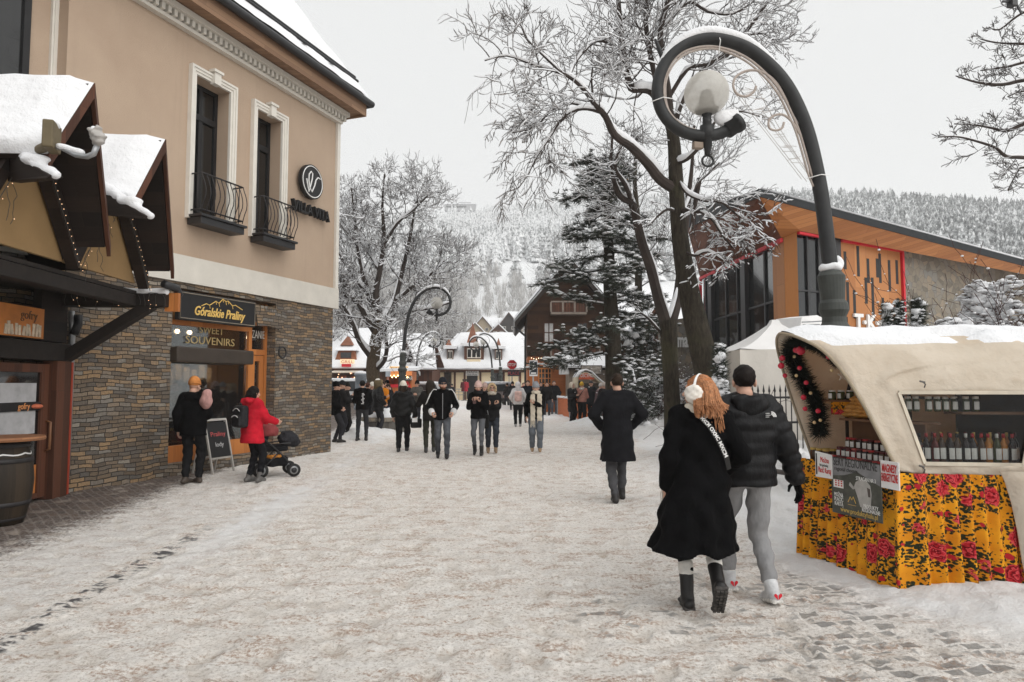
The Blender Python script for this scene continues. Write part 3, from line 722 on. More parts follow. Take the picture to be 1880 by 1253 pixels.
 for a,b,c,e in ((uA+.10,uA+.22,.2,2.25),(uW-.17,uW-.06,.2,2.25),(uA+.22,uW-.17,.2,.42),(uA+.22,uW-.17,2.13,2.25)): m.fbox(TB,a,b,rec-.04,rec+.03,c,e)
 dr=m.build("door",ORANGEWOOD,root,bev=.006)
 m=MB();m.fbox(TB,uA+.22,uW-.17,rec-.012,rec,.42,2.13);m.build("pane",GLASS,dr)
 m=MB();m.tube([TB.p(uW-.2,rec+.03,1.0),TB.p(uW-.2,rec+.09,1.0),TB.p(uW-.2,rec+.09,1.45),TB.p(uW-.2,rec+.03,1.45)],.014,6);m.build("handle",GOLD,dr,True)
 m=MB();zl=TB.hz(uB,665,.05);zh=TB.hz(uB,636,.05);u9=TB.at(470,.22)
 m.fbox(TB,u9,uB+.02,rec+.06,.16,zl,zh);m.build("shutter_box",plain("brown_shutter",(.045,.034,.026),.5,.15,5,.15),root,bev=.03)
 # lettering on the shop glass
 um=(uW+uB)/2;ln=TB.u*-1
 gz=plain("gold_glass_letters",(.50,.37,.16),.5,.1)
 z0=TB.hz(um,613,rec+.02)
 text("lettering","SWEET",.20,gz,sf,TB.p(um-.06,rec+.025,z0),ln,(0,0,1),.004,.62)
 text("lettering","SOUVENIRS",.21,gz,sf,TB.p(um-.05,rec+.025,z0-.215),ln,(0,0,1),.004,1.25)
 text("lettering","RZANIEC",.24,plain("pale_glass_letters",(.5,.47,.42),.5),sf,TB.p((uA+uW)/2,rec+.025,2.62),ln,(0,0,1),.004,.56)
 # the room behind
 m=MB();m.fbox(TB,.6,uB+.6,-4.2,-4.15,0,3.2);m.fbox(TB,.45,.5,-4.2,-.46,0,3.2);m.fbox(TB,uB+.6,uB+.65,-4.2,-.46,0,3.2);m.fbox(TB,.5,uB+.6,-4.15,-.46,3.2,3.25);m.fbox(TB,.5,uB+.6,-4.15,-.46,.0,.06)
 m.build("shop_room",plain("shop_interior",(.30,.20,.12),.8),root)
 m=MB()
 for i in range(4): m.fbox(TB,uW+.1,uB+.3,-2.6,-2.2,.6+.55*i,.64+.55*i)
 m.fbox(TB,uW+.1,uB-.03,-.75,-.40,.50,.56);m.build("display_shelf",ORANGEWOOD,root)
 m=MB()
 for i in range(5):
  V,F=ball(TB.p(uW+.25+i*.33,-1.6,2.75),.05,8);m.add(V,F)
 m.build("lamp_bulb",emit("shop_bulb",(1,.72,.42),30),root)
 m=MB();m.fbox(TB,uW+.1,uB-.08,rec-.13,rec-.05,2.10,2.13);m.build("hidden_fill_strip",emit("hidden_fill_glow",(1,.80,.58),22),root)  # added glowing strip hidden behind the shutter box to brighten the window goods
 # small fittings on the wall
 m=MB();ur_=TB.at(507,.0);m.tube([TB.p(ur_-.06,.1,2.33+.12*math.sin(t)) + TB.u*.12*math.cos(t) for t in np.linspace(0,6.28,17)],.02,6);m.tube([TB.p(ur_-.06,0,2.45),TB.p(ur_-.06,.1,2.45)],.012,6);m.build("lantern_ring",IRON,root,True)
 m=MB();ud=TB.at(128,.06);m.tube([TB.p(ud,.07,.25),TB.p(ud,.07,2.5),TB.p(ud+.05,.1,2.75)],.045,10);m.build("downpipe",GREYM,root,True)
 return root,dict(zb=zb,zt=zt,ze=ze,uA=uA,uB=uB,uW=uW,rec=rec)
VILLA,vi=villa()
def wall_signs():
 ln=TB.u*-1
 # praline shop board
 a,b=TB.at(326,.14),TB.at(468,.14);z1,z0=TB.hz(a,533,.14),TB.hz(a,586,.14)
 t=thing("shop_sign","black shop sign with gold script and a mountain outline above the shop window","sign",TB.p((a+b)/2,.1,z0))
 m=MB();m.fbox(TB,b,a,.02,.12,z0,z1);bd=m.build("board",BLACKB,t,bev=.01)
 m=MB();rimc=plain("beaded_rim",(.22,.19,.15),.5)
 m.tube([TB.p(b+.03,.125,z0+.03),TB.p(a-.03,.125,z0+.03),TB.p(a-.03,.125,z1-.03),TB.p(b+.03,.125,z1-.03),TB.p(b+.03,.125,z0+.03)],.010,6)
 m.build("beading",rimc,bd)
 um=(a+b)/2;hgt=z1-z0;wd=abs(a-b)
 text("lettering","Góralskie Praliny",hgt*.46,GOLD,t,TB.p(um,.125,z0+hgt*.22),ln,Vector((0,0,1)),.006,wd*.66,.28,.004)
 m=MB();prof=[(-.24,.56),(-.18,.66),(-.14,.62),(-.06,.80),(-.02,.74),(.03,.92),(.07,.84),(.10,.88),(.16,.72),(.20,.76),(.30,.62)]
 m.tube([TB.p(um-x*wd,.127,z0+z*hgt) for x,z in prof],.009,5)
 for x,z in prof[2:9]: m.tube([TB.p(um-(x)*wd,.127,z0+z*hgt),TB.p(um-(x+.008)*wd,.127,z0+(z-.12)*hgt)],.006,5)
 m.build("mountain_outline",GOLD,t)
 # round hotel sign
 u=TB.at(569,.1,5.6);z=TB.hz(u,335,.1);r=.40
 t=thing("round_sign","round black wall sign with a white looping emblem on the beige wall","sign",TB.p(u,0,z-r))
 m=MB();k=40
 pts=[TB.p(u+r*math.cos(i*2*math.pi/k),.06,z+r*math.sin(i*2*math.pi/k)) for i in range(k)];m.prism(pts,TB.n*.10);m.build("disc",BLACKB,t)
 m=MB();m.tube([TB.p(u+.36*math.cos(x),.165,z+.36*math.sin(x)) for x in np.linspace(0,6.2832,41)],.012,5)
 loop=[(-.20,.02),(-.17,-.08),(-.12,-.22),(-.08,-.12),(-.02,.06),(-.01,.16),(-.06,.19),(-.12,.12),(-.13,.0),(-.09,-.14),(-.02,-.20),(.06,-.06),(.10,.06),(.17,.13),(.25,.12)]
 m.tube([TB.p(u-x*1.15,.165,z+y*1.2) for x,y in loop],.015,5);m.build("emblem",WHITEP,t)
 m=MB()
 for dx in (-.1,.1): m.tube([TB.p(u+dx,0,z),TB.p(u+dx,.08,z)],.015,6)
 m.build("bracket",BLACKM,t)
 # raised letters
 u0,u1=TB.at(534,.08,5.1),TB.at(601,.08,5.1);um=(u0+u1)/2;zl=TB.hz(u0,384,.08)
 t=thing("letter_sign","raised black capital letters along the beige wall below the round sign","sign",TB.p(um,.0,zl))
 text("lettering","VILLA VITA",.34,BLACKB,t,TB.p(um,.10,zl-.0),ln,(0,0,1),.05,abs(u0-u1),0,.006)
 m=MB();m.bar(TB.p(u0-.05,.03,zl+.08),TB.p(u1+.05,.03,zl+.08),.02);m.build("rail",BLACKM,t)
wall_signs()
def shop_goods():
 rs=random.Random(4)
 cols=[("orange",(.75,.28,.04)),("gold",(.6,.4,.1)),("brown",(.25,.1,.05)),("red",(.55,.05,.05))]
 n=0
 uW,uB=vi['uW'],vi['uB']
 for i in range(7):
  nm,c=cols[i % 4];u=uB-.16-i*.22
  m=MB();w_=.075;h=rs.uniform(.2,.34);b=.56
  m.hexa([TB.p(u-w_,-.64,b),TB.p(u+w_,-.64,b),TB.p(u+w_,-.50,b),TB.p(u-w_,-.50,b),TB.p(u-w_*.8,-.60,b+h*.8),TB.p(u+w_*.8,-.60,b+h*.8),TB.p(u+w_*.8,-.55,b+h*.8),TB.p(u-w_*.8,-.55,b+h*.8)])
  o=m.build("gift_bag",plain(nm+"_cellophane",c,.25,.4,20,.5,30,.01),bev=.012)
  m=MB();m.fbox(TB,u-.03,u+.03,-.59,-.56,b+h*.8,b+h);m.build("bow",GOLD,o)
  place=["nearest the kiosk","second from the kiosk side","third from the kiosk side","in the middle of the window","third from the door","second from the door","nearest the door"][i]
  tag(o,f"{nm} cellophane gift bag standing in the praline shop window, {place}","gift bag",group="gift bags in the praline shop window")
 for i in range(8):
  u=uB-.14-i*.19;m=MB();z=2.02-.05*(i % 3);m.fbox(TB,u-.07,u+.07,-.62,-.55,z-.30,z);o=m.build("paper_bag",plain("kraft_paper",(.42,.29,.17),.8,.2,12,.4,20,.01),bev=.01);m=MB();m.tube([TB.p(u-.03,-.585,z),TB.p(u-.03,-.585,z+.08),TB.p(u+.03,-.585,z+.08),TB.p(u+.03,-.585,z)],.004,4);m.build("handle",BLACKM,o)
  tag(o,f"kraft paper bag hung across the praline window's top, {['first', 'second', 'third', 'fourth', 'fifth', 'sixth', 'seventh', 'eighth'][i]} from the kiosk side","paper bag",group="kraft bags hung in the praline window")
shop_goods()
# ------------------------------------------------------------------ waffle kiosk on the far left
KF=Fr(KO,KU,KN)
TANP=plain("tan_panel",(.27,.17,.075),.85,.08,3,.2)
def kiosk():
 root=thing("waffle_kiosk","dark timber waffle kiosk with two snow covered gables at the left edge","kiosk",KO)
 uat=lambda y: (y-10.2)
 vu=[-4.65,-3.8+.0-.1,-2.05,-.30]        # valley / valley / valley along the front (u)
 tips=[-2.95,-1.2];valleys=[-3.82,-2.05,-.28]
 q=P(163,150,7.32);zt=q.z;nt_=(q-KO).dot(KN);q=P(193,450,8.2);zv=q.z;nv=(q-KO).dot(KN)
 m=MB();m.fbox(KF,-8,-1.55,-3,-.06,2.72,3.0);m.fbox(KF,-8,.0,-3,-.10,3.0,3.2);m.fbox(KF,-8,-.0,-3,-2.9,0,3)
 m.build("wall",DARKWOOD,root)
 # zigzag gables: snow roof slopes, verge boards, recessed panels
 for i,tu_ in enumerate(tips):
  a,b=valleys[i],valleys[i+1];tip=KF.p(tu_,nt_,zt);va,vb=KF.p(a,nv,zv),KF.p(b,nv,zv)
  tipb,vab,vbb=KF.p(tu_,-2.6,zt),KF.p(a,-2.6,zv),KF.p(b,-2.6,zv)
  lo=va.lerp(tip,.40);lob=vab.lerp(tipb,.40)
  nr=(tip-lo).cross(lob-lo).normalized();nr=nr if nr.z > 0 else -nr
  nf=(tip-vb).cross(vbb-vb).normalized();nf=nf if nf.z > 0 else -nf
  m=MB();m.prism([lo,tip,tipb,lob],-nr*.07);m.prism([vb,tip,tipb,vbb],-nf*.07);rf=m.build("roof",DARKWOOD,root)
  # snow blanket with rounded uneven edge
  V=[];F=[];nu,nv_=34,22
  for p in range(nu+1):
   for q in range(nv_+1):
    s,t=p/nu,q/nv_
    base=lo.lerp(lob,t*.93-.008).lerp(tip.lerp(tipb,t*.93-.008),s)
    e=min(1,min(s/.08,(1-s)/.05+.35,t/.05))*1.0;e=max(0,e)**.5
    V.append(base+nr*(.004+.13*e*(.70+.5*float(fbm(np.array(s*9+i*3),np.array(t*16.),3)))))
  for p in range(nu):
   for q in range(nv_): F.append([p*(nv_+1)+q,(p+1)*(nv_+1)+q,(p+1)*(nv_+1)+q+1,p*(nv_+1)+q+1])
  meshobj("snow_cap",V,F,SNOW,rf,True)
  V2=[Vector(v) for v in ([vb.lerp(vbb,.02),vb.lerp(vbb,.93),tip.lerp(tipb,.93),tip.lerp(tipb,.0)])]
  m=MB();m.prism([v+nf*.10 for v in V2],-nf*.095);m.build("snow_cap",SNOW,rf,bev=.03)
  m=MB();dn=Vector((0,0,-.17))
  m.prism([lo,tip,tip+dn,lo+dn],KF.n*.045);m.prism([tip,vb,vb+dn*.9+Vector((0,0,.02)),tip+dn],KF.n*.047);m.build("verge_board",BROWNWOOD,root)
  # second, inner V of boards and panel
  n2=1.18;m=MB()
  z3=zv-.05;zz=zt-.35
  for (p,q) in (((a,z3),(tu_,zz)),((tu_,zz),(b,z3))):
   m.prism([KF.p(p[0],n2,p[1]),KF.p(q[0],n2,q[1]),KF.p(q[0],n2,q[1]-.24),KF.p(p[0],n2,p[1]-.24)],KF.n*(.13 if p[0] == a else .14))
  m.build("inner_verge_board",DARKWOOD,root)
  m=MB();m.prism([KF.p(a+.03,1.10,z3-.16),KF.p(b-.03,1.10,z3-.16),KF.p(tu_,1.10,zz-.05)],KF.n*.05);m.build("panel",TANP,root)
  # spout plank with its snow roll
  m=MB();s0,s1=((P(10,272,6.95),P(92,322,6.6)),(P(184,345,8.5),P(268,397,8.2)))[i];m.prism([s0,s1,s1+Vector((-.05,0,-.03)),s0+Vector((0,.05,-.34))],Vector((.05,.13,.02)));sp=m.build("spout",DARKWOOD,root,bev=.01)
  V,F=solid([cap(s0+Vector((0,.05,.03)),s1+Vector((.02,.06,.02)),.075,.045),ell(s1.lerp(s0,.4)+Vector((0,.05,.06)),(.16,.08,.05))],.018,.05,wrinkle=.008)
  meshobj("snow_roll",V,F,SNOW,sp,True)
 # front soffit board, beams and brace
 m=MB();m.fbox(KF,-4.5,-.06,.0,1.10,2.98,3.03);m.build("ceiling",plain("black_timber",(.014,.010,.008),.7,.4,9,.4),root)
 bt=plain("black_timber",(.014,.010,.008),.7,.4,9,.4)
 m=MB();m.fbox(KF,-4.5,-.20,.95,1.12,2.80,2.97);m.fbox(KF,-.16,.06,-.05,1.52,2.80,3.0);m.build("beam",bt,root,bev=.015)
 V,F=solid([cap(KF.p(-.12,.2,3.03),KF.p(-.12,1.5,3.03),.045,.05)],.02,.02,wrinkle=.01);meshobj("snow_roll",V,F,SNOW,root,True)
 m=MB();m.bar(KF.p(-.05,.02,2.02),KF.p(-.05,1.28,2.84),.15,.20,KF.u);m.build("brace",bt,root,bev=.012)
 m=MB();m.bar(KF.p(.0,1.56,2.74),KF.p(.0,1.56,3.02),.2,.07);m.build("end_board",ORANGEWOOD,root)
 # header, poster, post, door
 m=MB();m.fbox(KF,-8,.02,-.12,.10,1.98,2.24);m.build("header",bt,root,bev=.012)
 m=MB();m.fbox(KF,-8,-.62,-.08,.02,2.26,2.72);m.fbox(KF,-.62,.0,-.09,.03,2.26,3.0)
 m.build("upper_board",DARKWOOD,root)
 ps=KF.at(76,.05)
 m=MB();m.fbox(KF,ps-2,ps,.02,.05,2.28,2.70);po=m.build("poster",plain("orange_poster",(.55,.20,.05),.5,.2,4,.05),root)
 text("lettering","gofry",.17,plain("brown_letters",(.16,.08,.04),.5),po,KF.p(ps-.33,.055,2.53),KF.u,(0,0,1),.004)
 m=MB();rs=random.Random(5)
 for i in range(11):
  x=ps-.10-i*.07;m.bar(KF.p(x,.056,2.30),KF.p(x+rs.uniform(-.03,.03),.056,2.42+rs.random()*.06),.05,.01,KF.n)
 m.build("waffle_picture",plain("pale_waffle",(.6,.5,.38),.6,.3,15),po)
 m=MB();m.fbox(KF,-.34,-.0,-.10,.12,.0,1.98);m.fbox(KF,-8,-1.9,-.10,.04,0,1.98);m.build("post",BROWNWOOD,root,bev=.01)
 redt=plain("red_edge",(.32,.045,.02),.6,.2)
 m=MB();m.fbox(KF,.0,.04,-.08,.125,.02,1.97);m.build("edge_strip",redt,root)
 m=MB();dk=-.36;dz=1.93;u1=-.36;u0=-1.55
 for a,b,c,e in ((u1-.16,u1,.05,dz),(u0,u0+.16,.05,dz),(u0+.16,u1-.16,dz-.12,dz),(u0+.16,u1-.16,.05,.12),(u0+.16,u1-.16,.86,.94)): m.fbox(KF,a,b,-.05,.02,c,e)
 d=m.build("door",BROWNWOOD,root,bev=.006)
 m=MB();m.fbox(KF,u0+.16,u1-.16,-.03,-.01,.12,.52);m.fbox(KF,u0+.3,u1-.26,-.03,.005,.18,.46);m.build("lower_panel",ORANGEWOOD,d,bev=.01)
 m=MB();m.fbox(KF,u0+.16,u1-.16,-.028,-.015,.52,dz-.12);m.build("pane",DARKGLASS,d)
 m=MB();m.fbox(KF,u0+.2,u1-.24,-.012,-.006,.96,1.28);m.fbox(KF,u0+.2,u1-.24,-.012,-.006,1.40,1.66);m.build("paper_sheet",plain("grey_paper",(.42,.42,.43),.8),d)
 m=MB();m.fbox(KF,u0+.1,u1-.14,-.004,.012,1.28,1.395);st=m.build("name_strip",BLACKB,d)
 text("lettering","gofry",.12,plain("orange_letters",(.75,.32,.12),.5),st,KF.p(u1-.52,.014,1.305),KF.u,(0,0,1),.003)
 V,F=solid([ell(KF.p(u1-.26,.014,1.335),(.07,.10,.035))],.008,0);meshobj("waffle_badge",V,F,plain("red_waffle",(.6,.16,.08),.5,.3,40),st,True)
 m=MB();m.tube([KF.p(u1-.03,.02,.7),KF.p(u1-.03,.08,.72),KF.p(u1-.03,.08,1.1),KF.p(u1-.03,.02,1.12)],.018,8);m.build("handle",plain("brown_handle",(.20,.09,.04),.5),d,True)
 m=MB();m.tube([KF.p(-.28,1.55,3.12),KF.p(.02,1.60,3.10),KF.p(.08,1.62,3.02),KF.p(.06,1.58,2.94)],.06,8);m.build("gutter",BLACKM,root,True)
 m=MB();m.tube([KF.p(.16,.10,2.7),KF.p(.16,.10,2.55),KF.p(.10,.08,2.4)],.06,8);m.build("downpipe",BLACKM,root,True)
 return tips,valleys
ktips,kval=kiosk()
def kiosk_extras():
 rs=random.Random(8)
 # fairy lights hanging under the gables and along the beam
 wirem=plain("light_wire",(.05,.045,.04),.6);bulb=emit("fairy_bulb",(1.0,.62,.35),2.2)
 labels=["fairy light string hanging under the nearer kiosk gable","fairy light string hanging under the farther kiosk gable","fairy light string draped along the lower kiosk beam"]
 for k in range(3):
  t=thing("fairy_lights",labels[k],"string lights",KF.p(ktips[min(k,1)],1.5,3.5),group="fairy lights on the waffle kiosk")
  wm,bm=MB(),MB()
  def drop(p,ln):
   pts=[p];q=Vector(p)
   while p.z-q.z < ln: q=q+Vector((rs.uniform(-.03,.03),rs.uniform(-.03,.03),-.06));pts.append(q.copy())
   wm.tube(pts,.003,4)
   for b in pts[1:]:
    if rs.random() < .22: V,F=ball(b+Vector((.01,0,0)),.0045,6);bm.add(V,F)
  if k < 2:
   a,tp,b=kval[k],ktips[k],kval[k+1]
   for s in np.linspace(.2,.9,6):
    drop(KF.p(a+(tp-a)*s,1.34,3.05+(4.35-3.05)*s),rs.uniform(.15,.55))
   line=[KF.p(a+(tp-a)*s,1.34,3.02+1.36*s) for s in np.linspace(0,1,14)]+[KF.p(tp+(b-tp)*s,1.35,4.38-1.36*s) for s in np.linspace(0,1,22)]
   wm.tube(line,.004,4)
   for q in line[1:]:
    V,F=ball(q+KF.n*.02+Vector((0,0,rs.uniform(-.04,.02))),.0045,6);bm.add(V,F)
  else:
   line=[KF.p(-.18,.1+1.40*s,2.99+.02*math.sin(s*30)) for s in np.linspace(0,1,16)];wm.tube(line,.004,4)
   for q in line: drop(q+KF.u*-.01,rs.uniform(.06,.26))
  wm.build("wire",wirem,t);bm.build("bulb",bulb,t)
 # bracket lamp with its snow
 p=P(105,262,7.0);t=thing("floodlight","snow topped floodlight on a curved grey arm at the kiosk gable","lamp",p)
 m=MB();a0=P(98,268,6.72);e0=P(178,262,6.66)
 m.tube([a0,P(115,272,6.70),P(140,285,6.68),P(160,288,6.66),P(172,283,6.66),P(178,268,6.66)],.028,8);m.build("arm",GREYM,t,True)
 m=MB();m.box(P(95,252,6.72),(.10,.26,.28),.3);m.tube([P(88,268,6.72),P(70,276,6.85),P(30,290,7.2)],.05,8);m.build("lamp_head",plain("lamp_housing",(.14,.11,.06),.6),t,bev=.015)
 m=MB();V,F=solid([ell(P(178,250,6.66),(.05,.06,.10)),ell(P(184,255,6.66),(.05,.05,.06)),cap(P(168,240,6.66),P(172,262,6.66),.03,.02)],.012,.015,wrinkle=.012,wf=60);meshobj("junction",V,F,plain("pale_cable",(.4,.38,.36),.6),t,True)
 for q_ in (cap(P(108,268,6.70),P(150,281,6.68),.03,.03),ell(P(95,229,6.72),(.06,.10,.05)),ell(P(172,238,6.66),(.03,.03,.03)),ell(P(80,282,7.0),(.1,.1,.05))):
  V,F=solid([q_],.014,.01,wrinkle=.004);meshobj("snow",V,F,SNOW,t,True)
kiosk_extras()
def barrel():
 p=G(-8,962);t=thing("barrel","dark oak barrel with iron hoops used as a table by the kiosk door","barrel",p)
 H=.98;prof=[(.27,0),(.30,.1),(.345,.3),(.36,.5),(.345,.68),(.30,.88),(.275,H)]
 m=MB();m.lathe(prof,p,28);m.build("staves",wood("barrel_wood",(.012,.009,.006),(.045,.03,.018),.09,False),t,True)
 for z,r in ((.05,.288),(.22,.333),(.72,.34),(.90,.30)):
  m=MB();m.lathe([(r,z),(r+.008,z+.005),(r+.006,z+.05),(r-.004,z+.055)],p,28);m.build("hoop",IRON,t,True)
 m=MB();m.tube([p+Vector((.31*math.cos(a),.31*math.sin(a),.83-.02*abs(math.sin(a*4)))) for a in np.linspace(0,6.28,40)],.012,5);m.build("rope",WHITEP,t)
 q=p+Vector((.08,-.02,H));tt=thing("round_table_top","round wooden table top lying on the dark barrel","table top",q)
 m=MB();m.lathe([(.0,.0),(.40,.0),(.41,.02),(.40,.045),(0,.045)],q,36);m.build("disc",wood("table_wood",(.22,.09,.04),(.36,.17,.08),.1),tt)
barrel()
def a_board():
 p=G(392,868);t=thing("chalkboard","small folding chalkboard on a pale frame in front of the shop window","sign board",p,group=None)
 ax=TB.u*-1;nx=TB.n
 m=MB();w_=.26;top=p+Vector((0,0,.98))
 for s in (1,-1):
  for e in (-1,1): m.bar(p+ax*(e*w_)+nx*s*.24,top+ax*e*w_,.035,.025,ax)
  m.bar(p+ax*-w_+nx*s*.06+Vector((0,0,.74+.0)),p+ax*w_+nx*s*.06+Vector((0,0,.74)),.03) if False else None
  m.bar(p+ax*-w_+nx*s*.17+Vector((0,0,.28)),p+ax*w_+nx*s*.17+Vector((0,0,.28)),.03)
 m.bar(top-ax*w_,top+ax*w_,.04);m.build("frame",plain("weathered_frame",(.45,.43,.40),.7),t)
 for s in (1,-1):
  m=MB();a=p+nx*s*.165+Vector((0,0,.30));b=p+nx*s*.015+Vector((0,0,.93));m.prism([a-ax*.24,a+ax*.24,b+ax*.24,b-ax*.24],nx*s*.008)
  bd=m.build("board",BLACKB,t)
  if s == 1:
   up=(b-a).normalized();text("lettering","Praliny",.12,plain("chalk_red",(.5,.1,.1),.8),bd,a.lerp(b,.6)+nx*.014,ax*-1 if False else ax,up,.002,.36);text("lettering","lody",.12,plain("chalk_white",(.6,.6,.6),.8),bd,a.lerp(b,.3)+nx*.014,ax,up,.002)
a_board()
def kerbs(): pass
# ------------------------------------------------------------------ modern hall with the red edging, on the right
def slab(m,pts,th):
 """a flat polygon given thickness downwards along its normal"""
 n=(pts[1]-pts[0]).cross(pts[2]-pts[0]).normalized();n=n if n.z > 0 else -n
 m.prism(pts,-n*th)
def snow_sheet(name,a,b,c,d,parent,th=.12,nu=24,nv=12,seed=0.0,edge=.06):
 """rounded snow blanket over the quad a-b (eave) d-c (ridge)"""
 n=(b-a).cross(d-a).normalized();n=n if n.z > 0 else -n
 V=[];F=[]
 for i in range(nu+1):
  for j in range(nv+1):
   s,t=i/nu,j/nv;e=max(0,min(1,min(s,1-s)*nu/1.5+.25,t*nv/1.2+.2))**.6
   V.append(a.lerp(b,s).lerp(d.lerp(c,s),t)+n*(.006+th*e*(.8+.4*float(vn(np.array(s*nu*.3+seed),np.array(t*nv*.4+seed))))))
 for i in range(nu):
  for j in range(nv): F.append([i*(nv+1)+j,(i+1)*(nv+1)+j,(i+1)*(nv+1)+j+1,i*(nv+1)+j+1])
 b0=len(V)
 m=MB();m.add(V,F);m.prism([a+n*.004,b+n*.004,c+n*.004,d+n*.004],n*.05)
 return m.build(name,SNOW,parent,True)
HALLWOOD=wood("hall_cladding",(.34,.12,.034),(.54,.225,.075),.13,True,.5,.8,.5)
HALLWOODV=wood("hall_panels",(.36,.135,.04),(.56,.245,.085),.55,False,.5,.8,.5)
def flagstone():
 t=NT("flagstone_wall");uv=t.coord("UV");vo=t.voro(uv,4.2,'F1');ed=t.voro(uv,4.2,'DISTANCE_TO_EDGE');n=t.noise(uv,9,5,.65)
 sp=t.node("SeparateColor");t.link(vo.outputs["Color"],sp.inputs[0])
 c=t.ramp(t.mix(.35,sp.outputs[0],n),[(.15,(.15,.135,.11)),(.4,(.25,.215,.165)),(.6,(.21,.205,.19)),(.85,(.30,.24,.17))])
 e=t.step(ed.outputs["Distance"],.0,.035);c=t.mix(e,(.13,.12,.105),c)
 t.bsdf(c,.85,t.bump(t.math('ADD',e,t.math('MULTIPLY',n,.6)),.6,.02));return t.m
FLAG=flagstone()
def hall():
 A=P(1470,700,20.0);B=P(1880,700,25.5)
 u=Vector((B.x-A.x,B.y-A.y,0)).normalized();n=Vector((u.y,-u.x,0));n=n if n.y < 0 else -n
 H=Fr((A.x,A.y,0),u,n)
 O2=P(1445,700,20.3);H2=Fr((O2.x,O2.y,0),(0.0,1,0),(-1,0,0))      # glazed front running back from the corner
 root=thing("hall","modern timber clad shop hall with a sloping snow roof, dark glass and red edging","building",A)
 uE=H.at(2100,0,4);z=H.hz
 topA,topE=z(0,425),z(uE,425+.178*(2100-1470))
 zl=lambda q: topA+(topE-topA)*q/uE
 # corner column
 ub=H.at(1470.5)
 m=MB();m.hexa([H2.p(0,.0,0),Vector((A.x,A.y,0)),Vector((A.x,A.y,0))+H.n*-.6,H2.p(.9,0,0),H2.p(0,.0,topA+.02),Vector((A.x,A.y,topA+.02)),Vector((A.x,A.y,topA+.02))+H.n*-.6,H2.p(.9,0,topA+.02)]);m.build("column",HALLWOODV,root)
 u1,u2,u3=H.at(1530,0,4.5),H.at(1545,0,4.5),H.at(1655,0,4.5)
 # wall pieces
 m=MB();m.hexa([H.p(u2,-.3,0),H.p(u3,-.3,0),H.p(u3,0,0),H.p(u2,0,0),H.p(u2,-.3,zl(u2)),H.p(u3,-.3,zl(u3)),H.p(u3,0,zl(u3)),H.p(u2,0,zl(u2))][::1]);m.build("clad_wall",HALLWOODV,root)
 m=MB();m.hexa([H.p(u3,-.34,0),H.p(uE,-.34,0),H.p(uE,-.03,0),H.p(u3,-.03,0),H.p(u3,-.34,zl(u3)),H.p(uE,-.34,zl(uE)),H.p(uE,-.03,zl(uE)),H.p(u3,-.03,zl(u3))]);m.build("stone_wall",FLAG,root)
 m=MB();m.fbox(H,.02,u1,-.16,-.12,0,zl(u1));m.build("pane",DARKGLASS,root)
 m=MB();m.fbox(H,u1,u2-.002,-.3,.03,0,zl(u2)-.02)
 for q in (.33,.66): m.fbox(H,.02+(u1-.02)*q-.03,.02+(u1-.02)*q+.03,-.11,-.06,0,zl(u1)-.03)
 for zz in (2.6,4.4): m.fbox(H,.02,u1,-.11,-.07,zz,zz+.05)
 m.build("mullion",BLACKM,root)
 m=MB()
 slots=[(1553,462,495),(1577,452,508),(1595,475,520),(1612,475,510),(1617,466,520),(1634,478,535),(1648,478,522),(1556,518,570),(1568,533,585),(1590,510,558),(1602,510,590),(1620,547,600),(1633,560,600),(1648,548,600),(1548,518,570),(1552,582,602)]
 for x,a,b in slots: uu=H.at(x,0,4.5);m.fbox(H,uu-.06,uu+.07,-.02,.004,z(uu,b),z(uu,a))
 for x,a,b in ((1462,445,520),): pass
 m.build("slot_window",BLACKB,root)
 m=MB()
 for uu,a,b in ((.02,5.6,3.5),): pass
 # red edging
 e0=.10
 m.bar(H.p(.03,.03,zl(.03)-.05),H.p(u1,.03,zl(u1)-.05),.07,e0,H.n);m.bar(H.p(u2,.04,zl(u2)-.05),H.p(u3+.09,.04,zl(u3)-.05),.09,e0,H.n);m.bar(H.p(u3+.05,.04,zl(u3)-.1),H.p(u3+.05,.04,0),.09,e0,H.n)
 v1=8.9;s2=z(0,437);t2=P(1290,512,H2.p(v1,0,0).y).z
 zf=lambda v: s2+(t2-s2)*v/v1
 m.bar(H2.p(.02,.05,zf(0)),H2.p(v1,.05,zf(v1)),.09,.12,(0,0,1));m.bar(H2.p(v1-.02,.05,zf(v1)-.06),H2.p(v1-.02,.05,0),.1,.12,(0,1,0))
 m.build("red_edging",REDPAINT,root)
 # glazed front
 m=MB();m.prism([H2.p(.02,-.06,0),H2.p(v1,-.06,0),H2.p(v1,-.06,zf(v1)-.05),H2.p(.02,-.06,zf(0)-.05)],-H2.n*.04);m.build("front_pane",DARKGLASS,root)
 m=MB()
 for v,wd in ((1.6,.10),(3.2,.45),(4.3,.07),(5.6,.10),(7.2,.5),(8.3,.08)): m.hexa([H2.p(v,-.05,0),H2.p(v+wd,-.05,0),H2.p(v+wd,.10 if wd > .3 else .0,0),H2.p(v,.10 if wd > .3 else .0,0),H2.p(v,-.05,zf(v)-.06),H2.p(v+wd,-.05,zf(v+wd)-.06),H2.p(v+wd,.10 if wd > .3 else .0,zf(v+wd)-.06),H2.p(v,.10 if wd > .3 else .0,zf(v)-.06)])
 for zz in (2.7,4.2): m.fbox(H2,.02,v1,-.055,-.01,zz,zz+.06)
 m.build("front_mullion",BLACKM,root)
 # side wall facing the street at the back with the chain's letters
 sa=P(1214,700,H2.p(v1,0,0).y);m=MB();yb=H2.p(v1,0,0).y
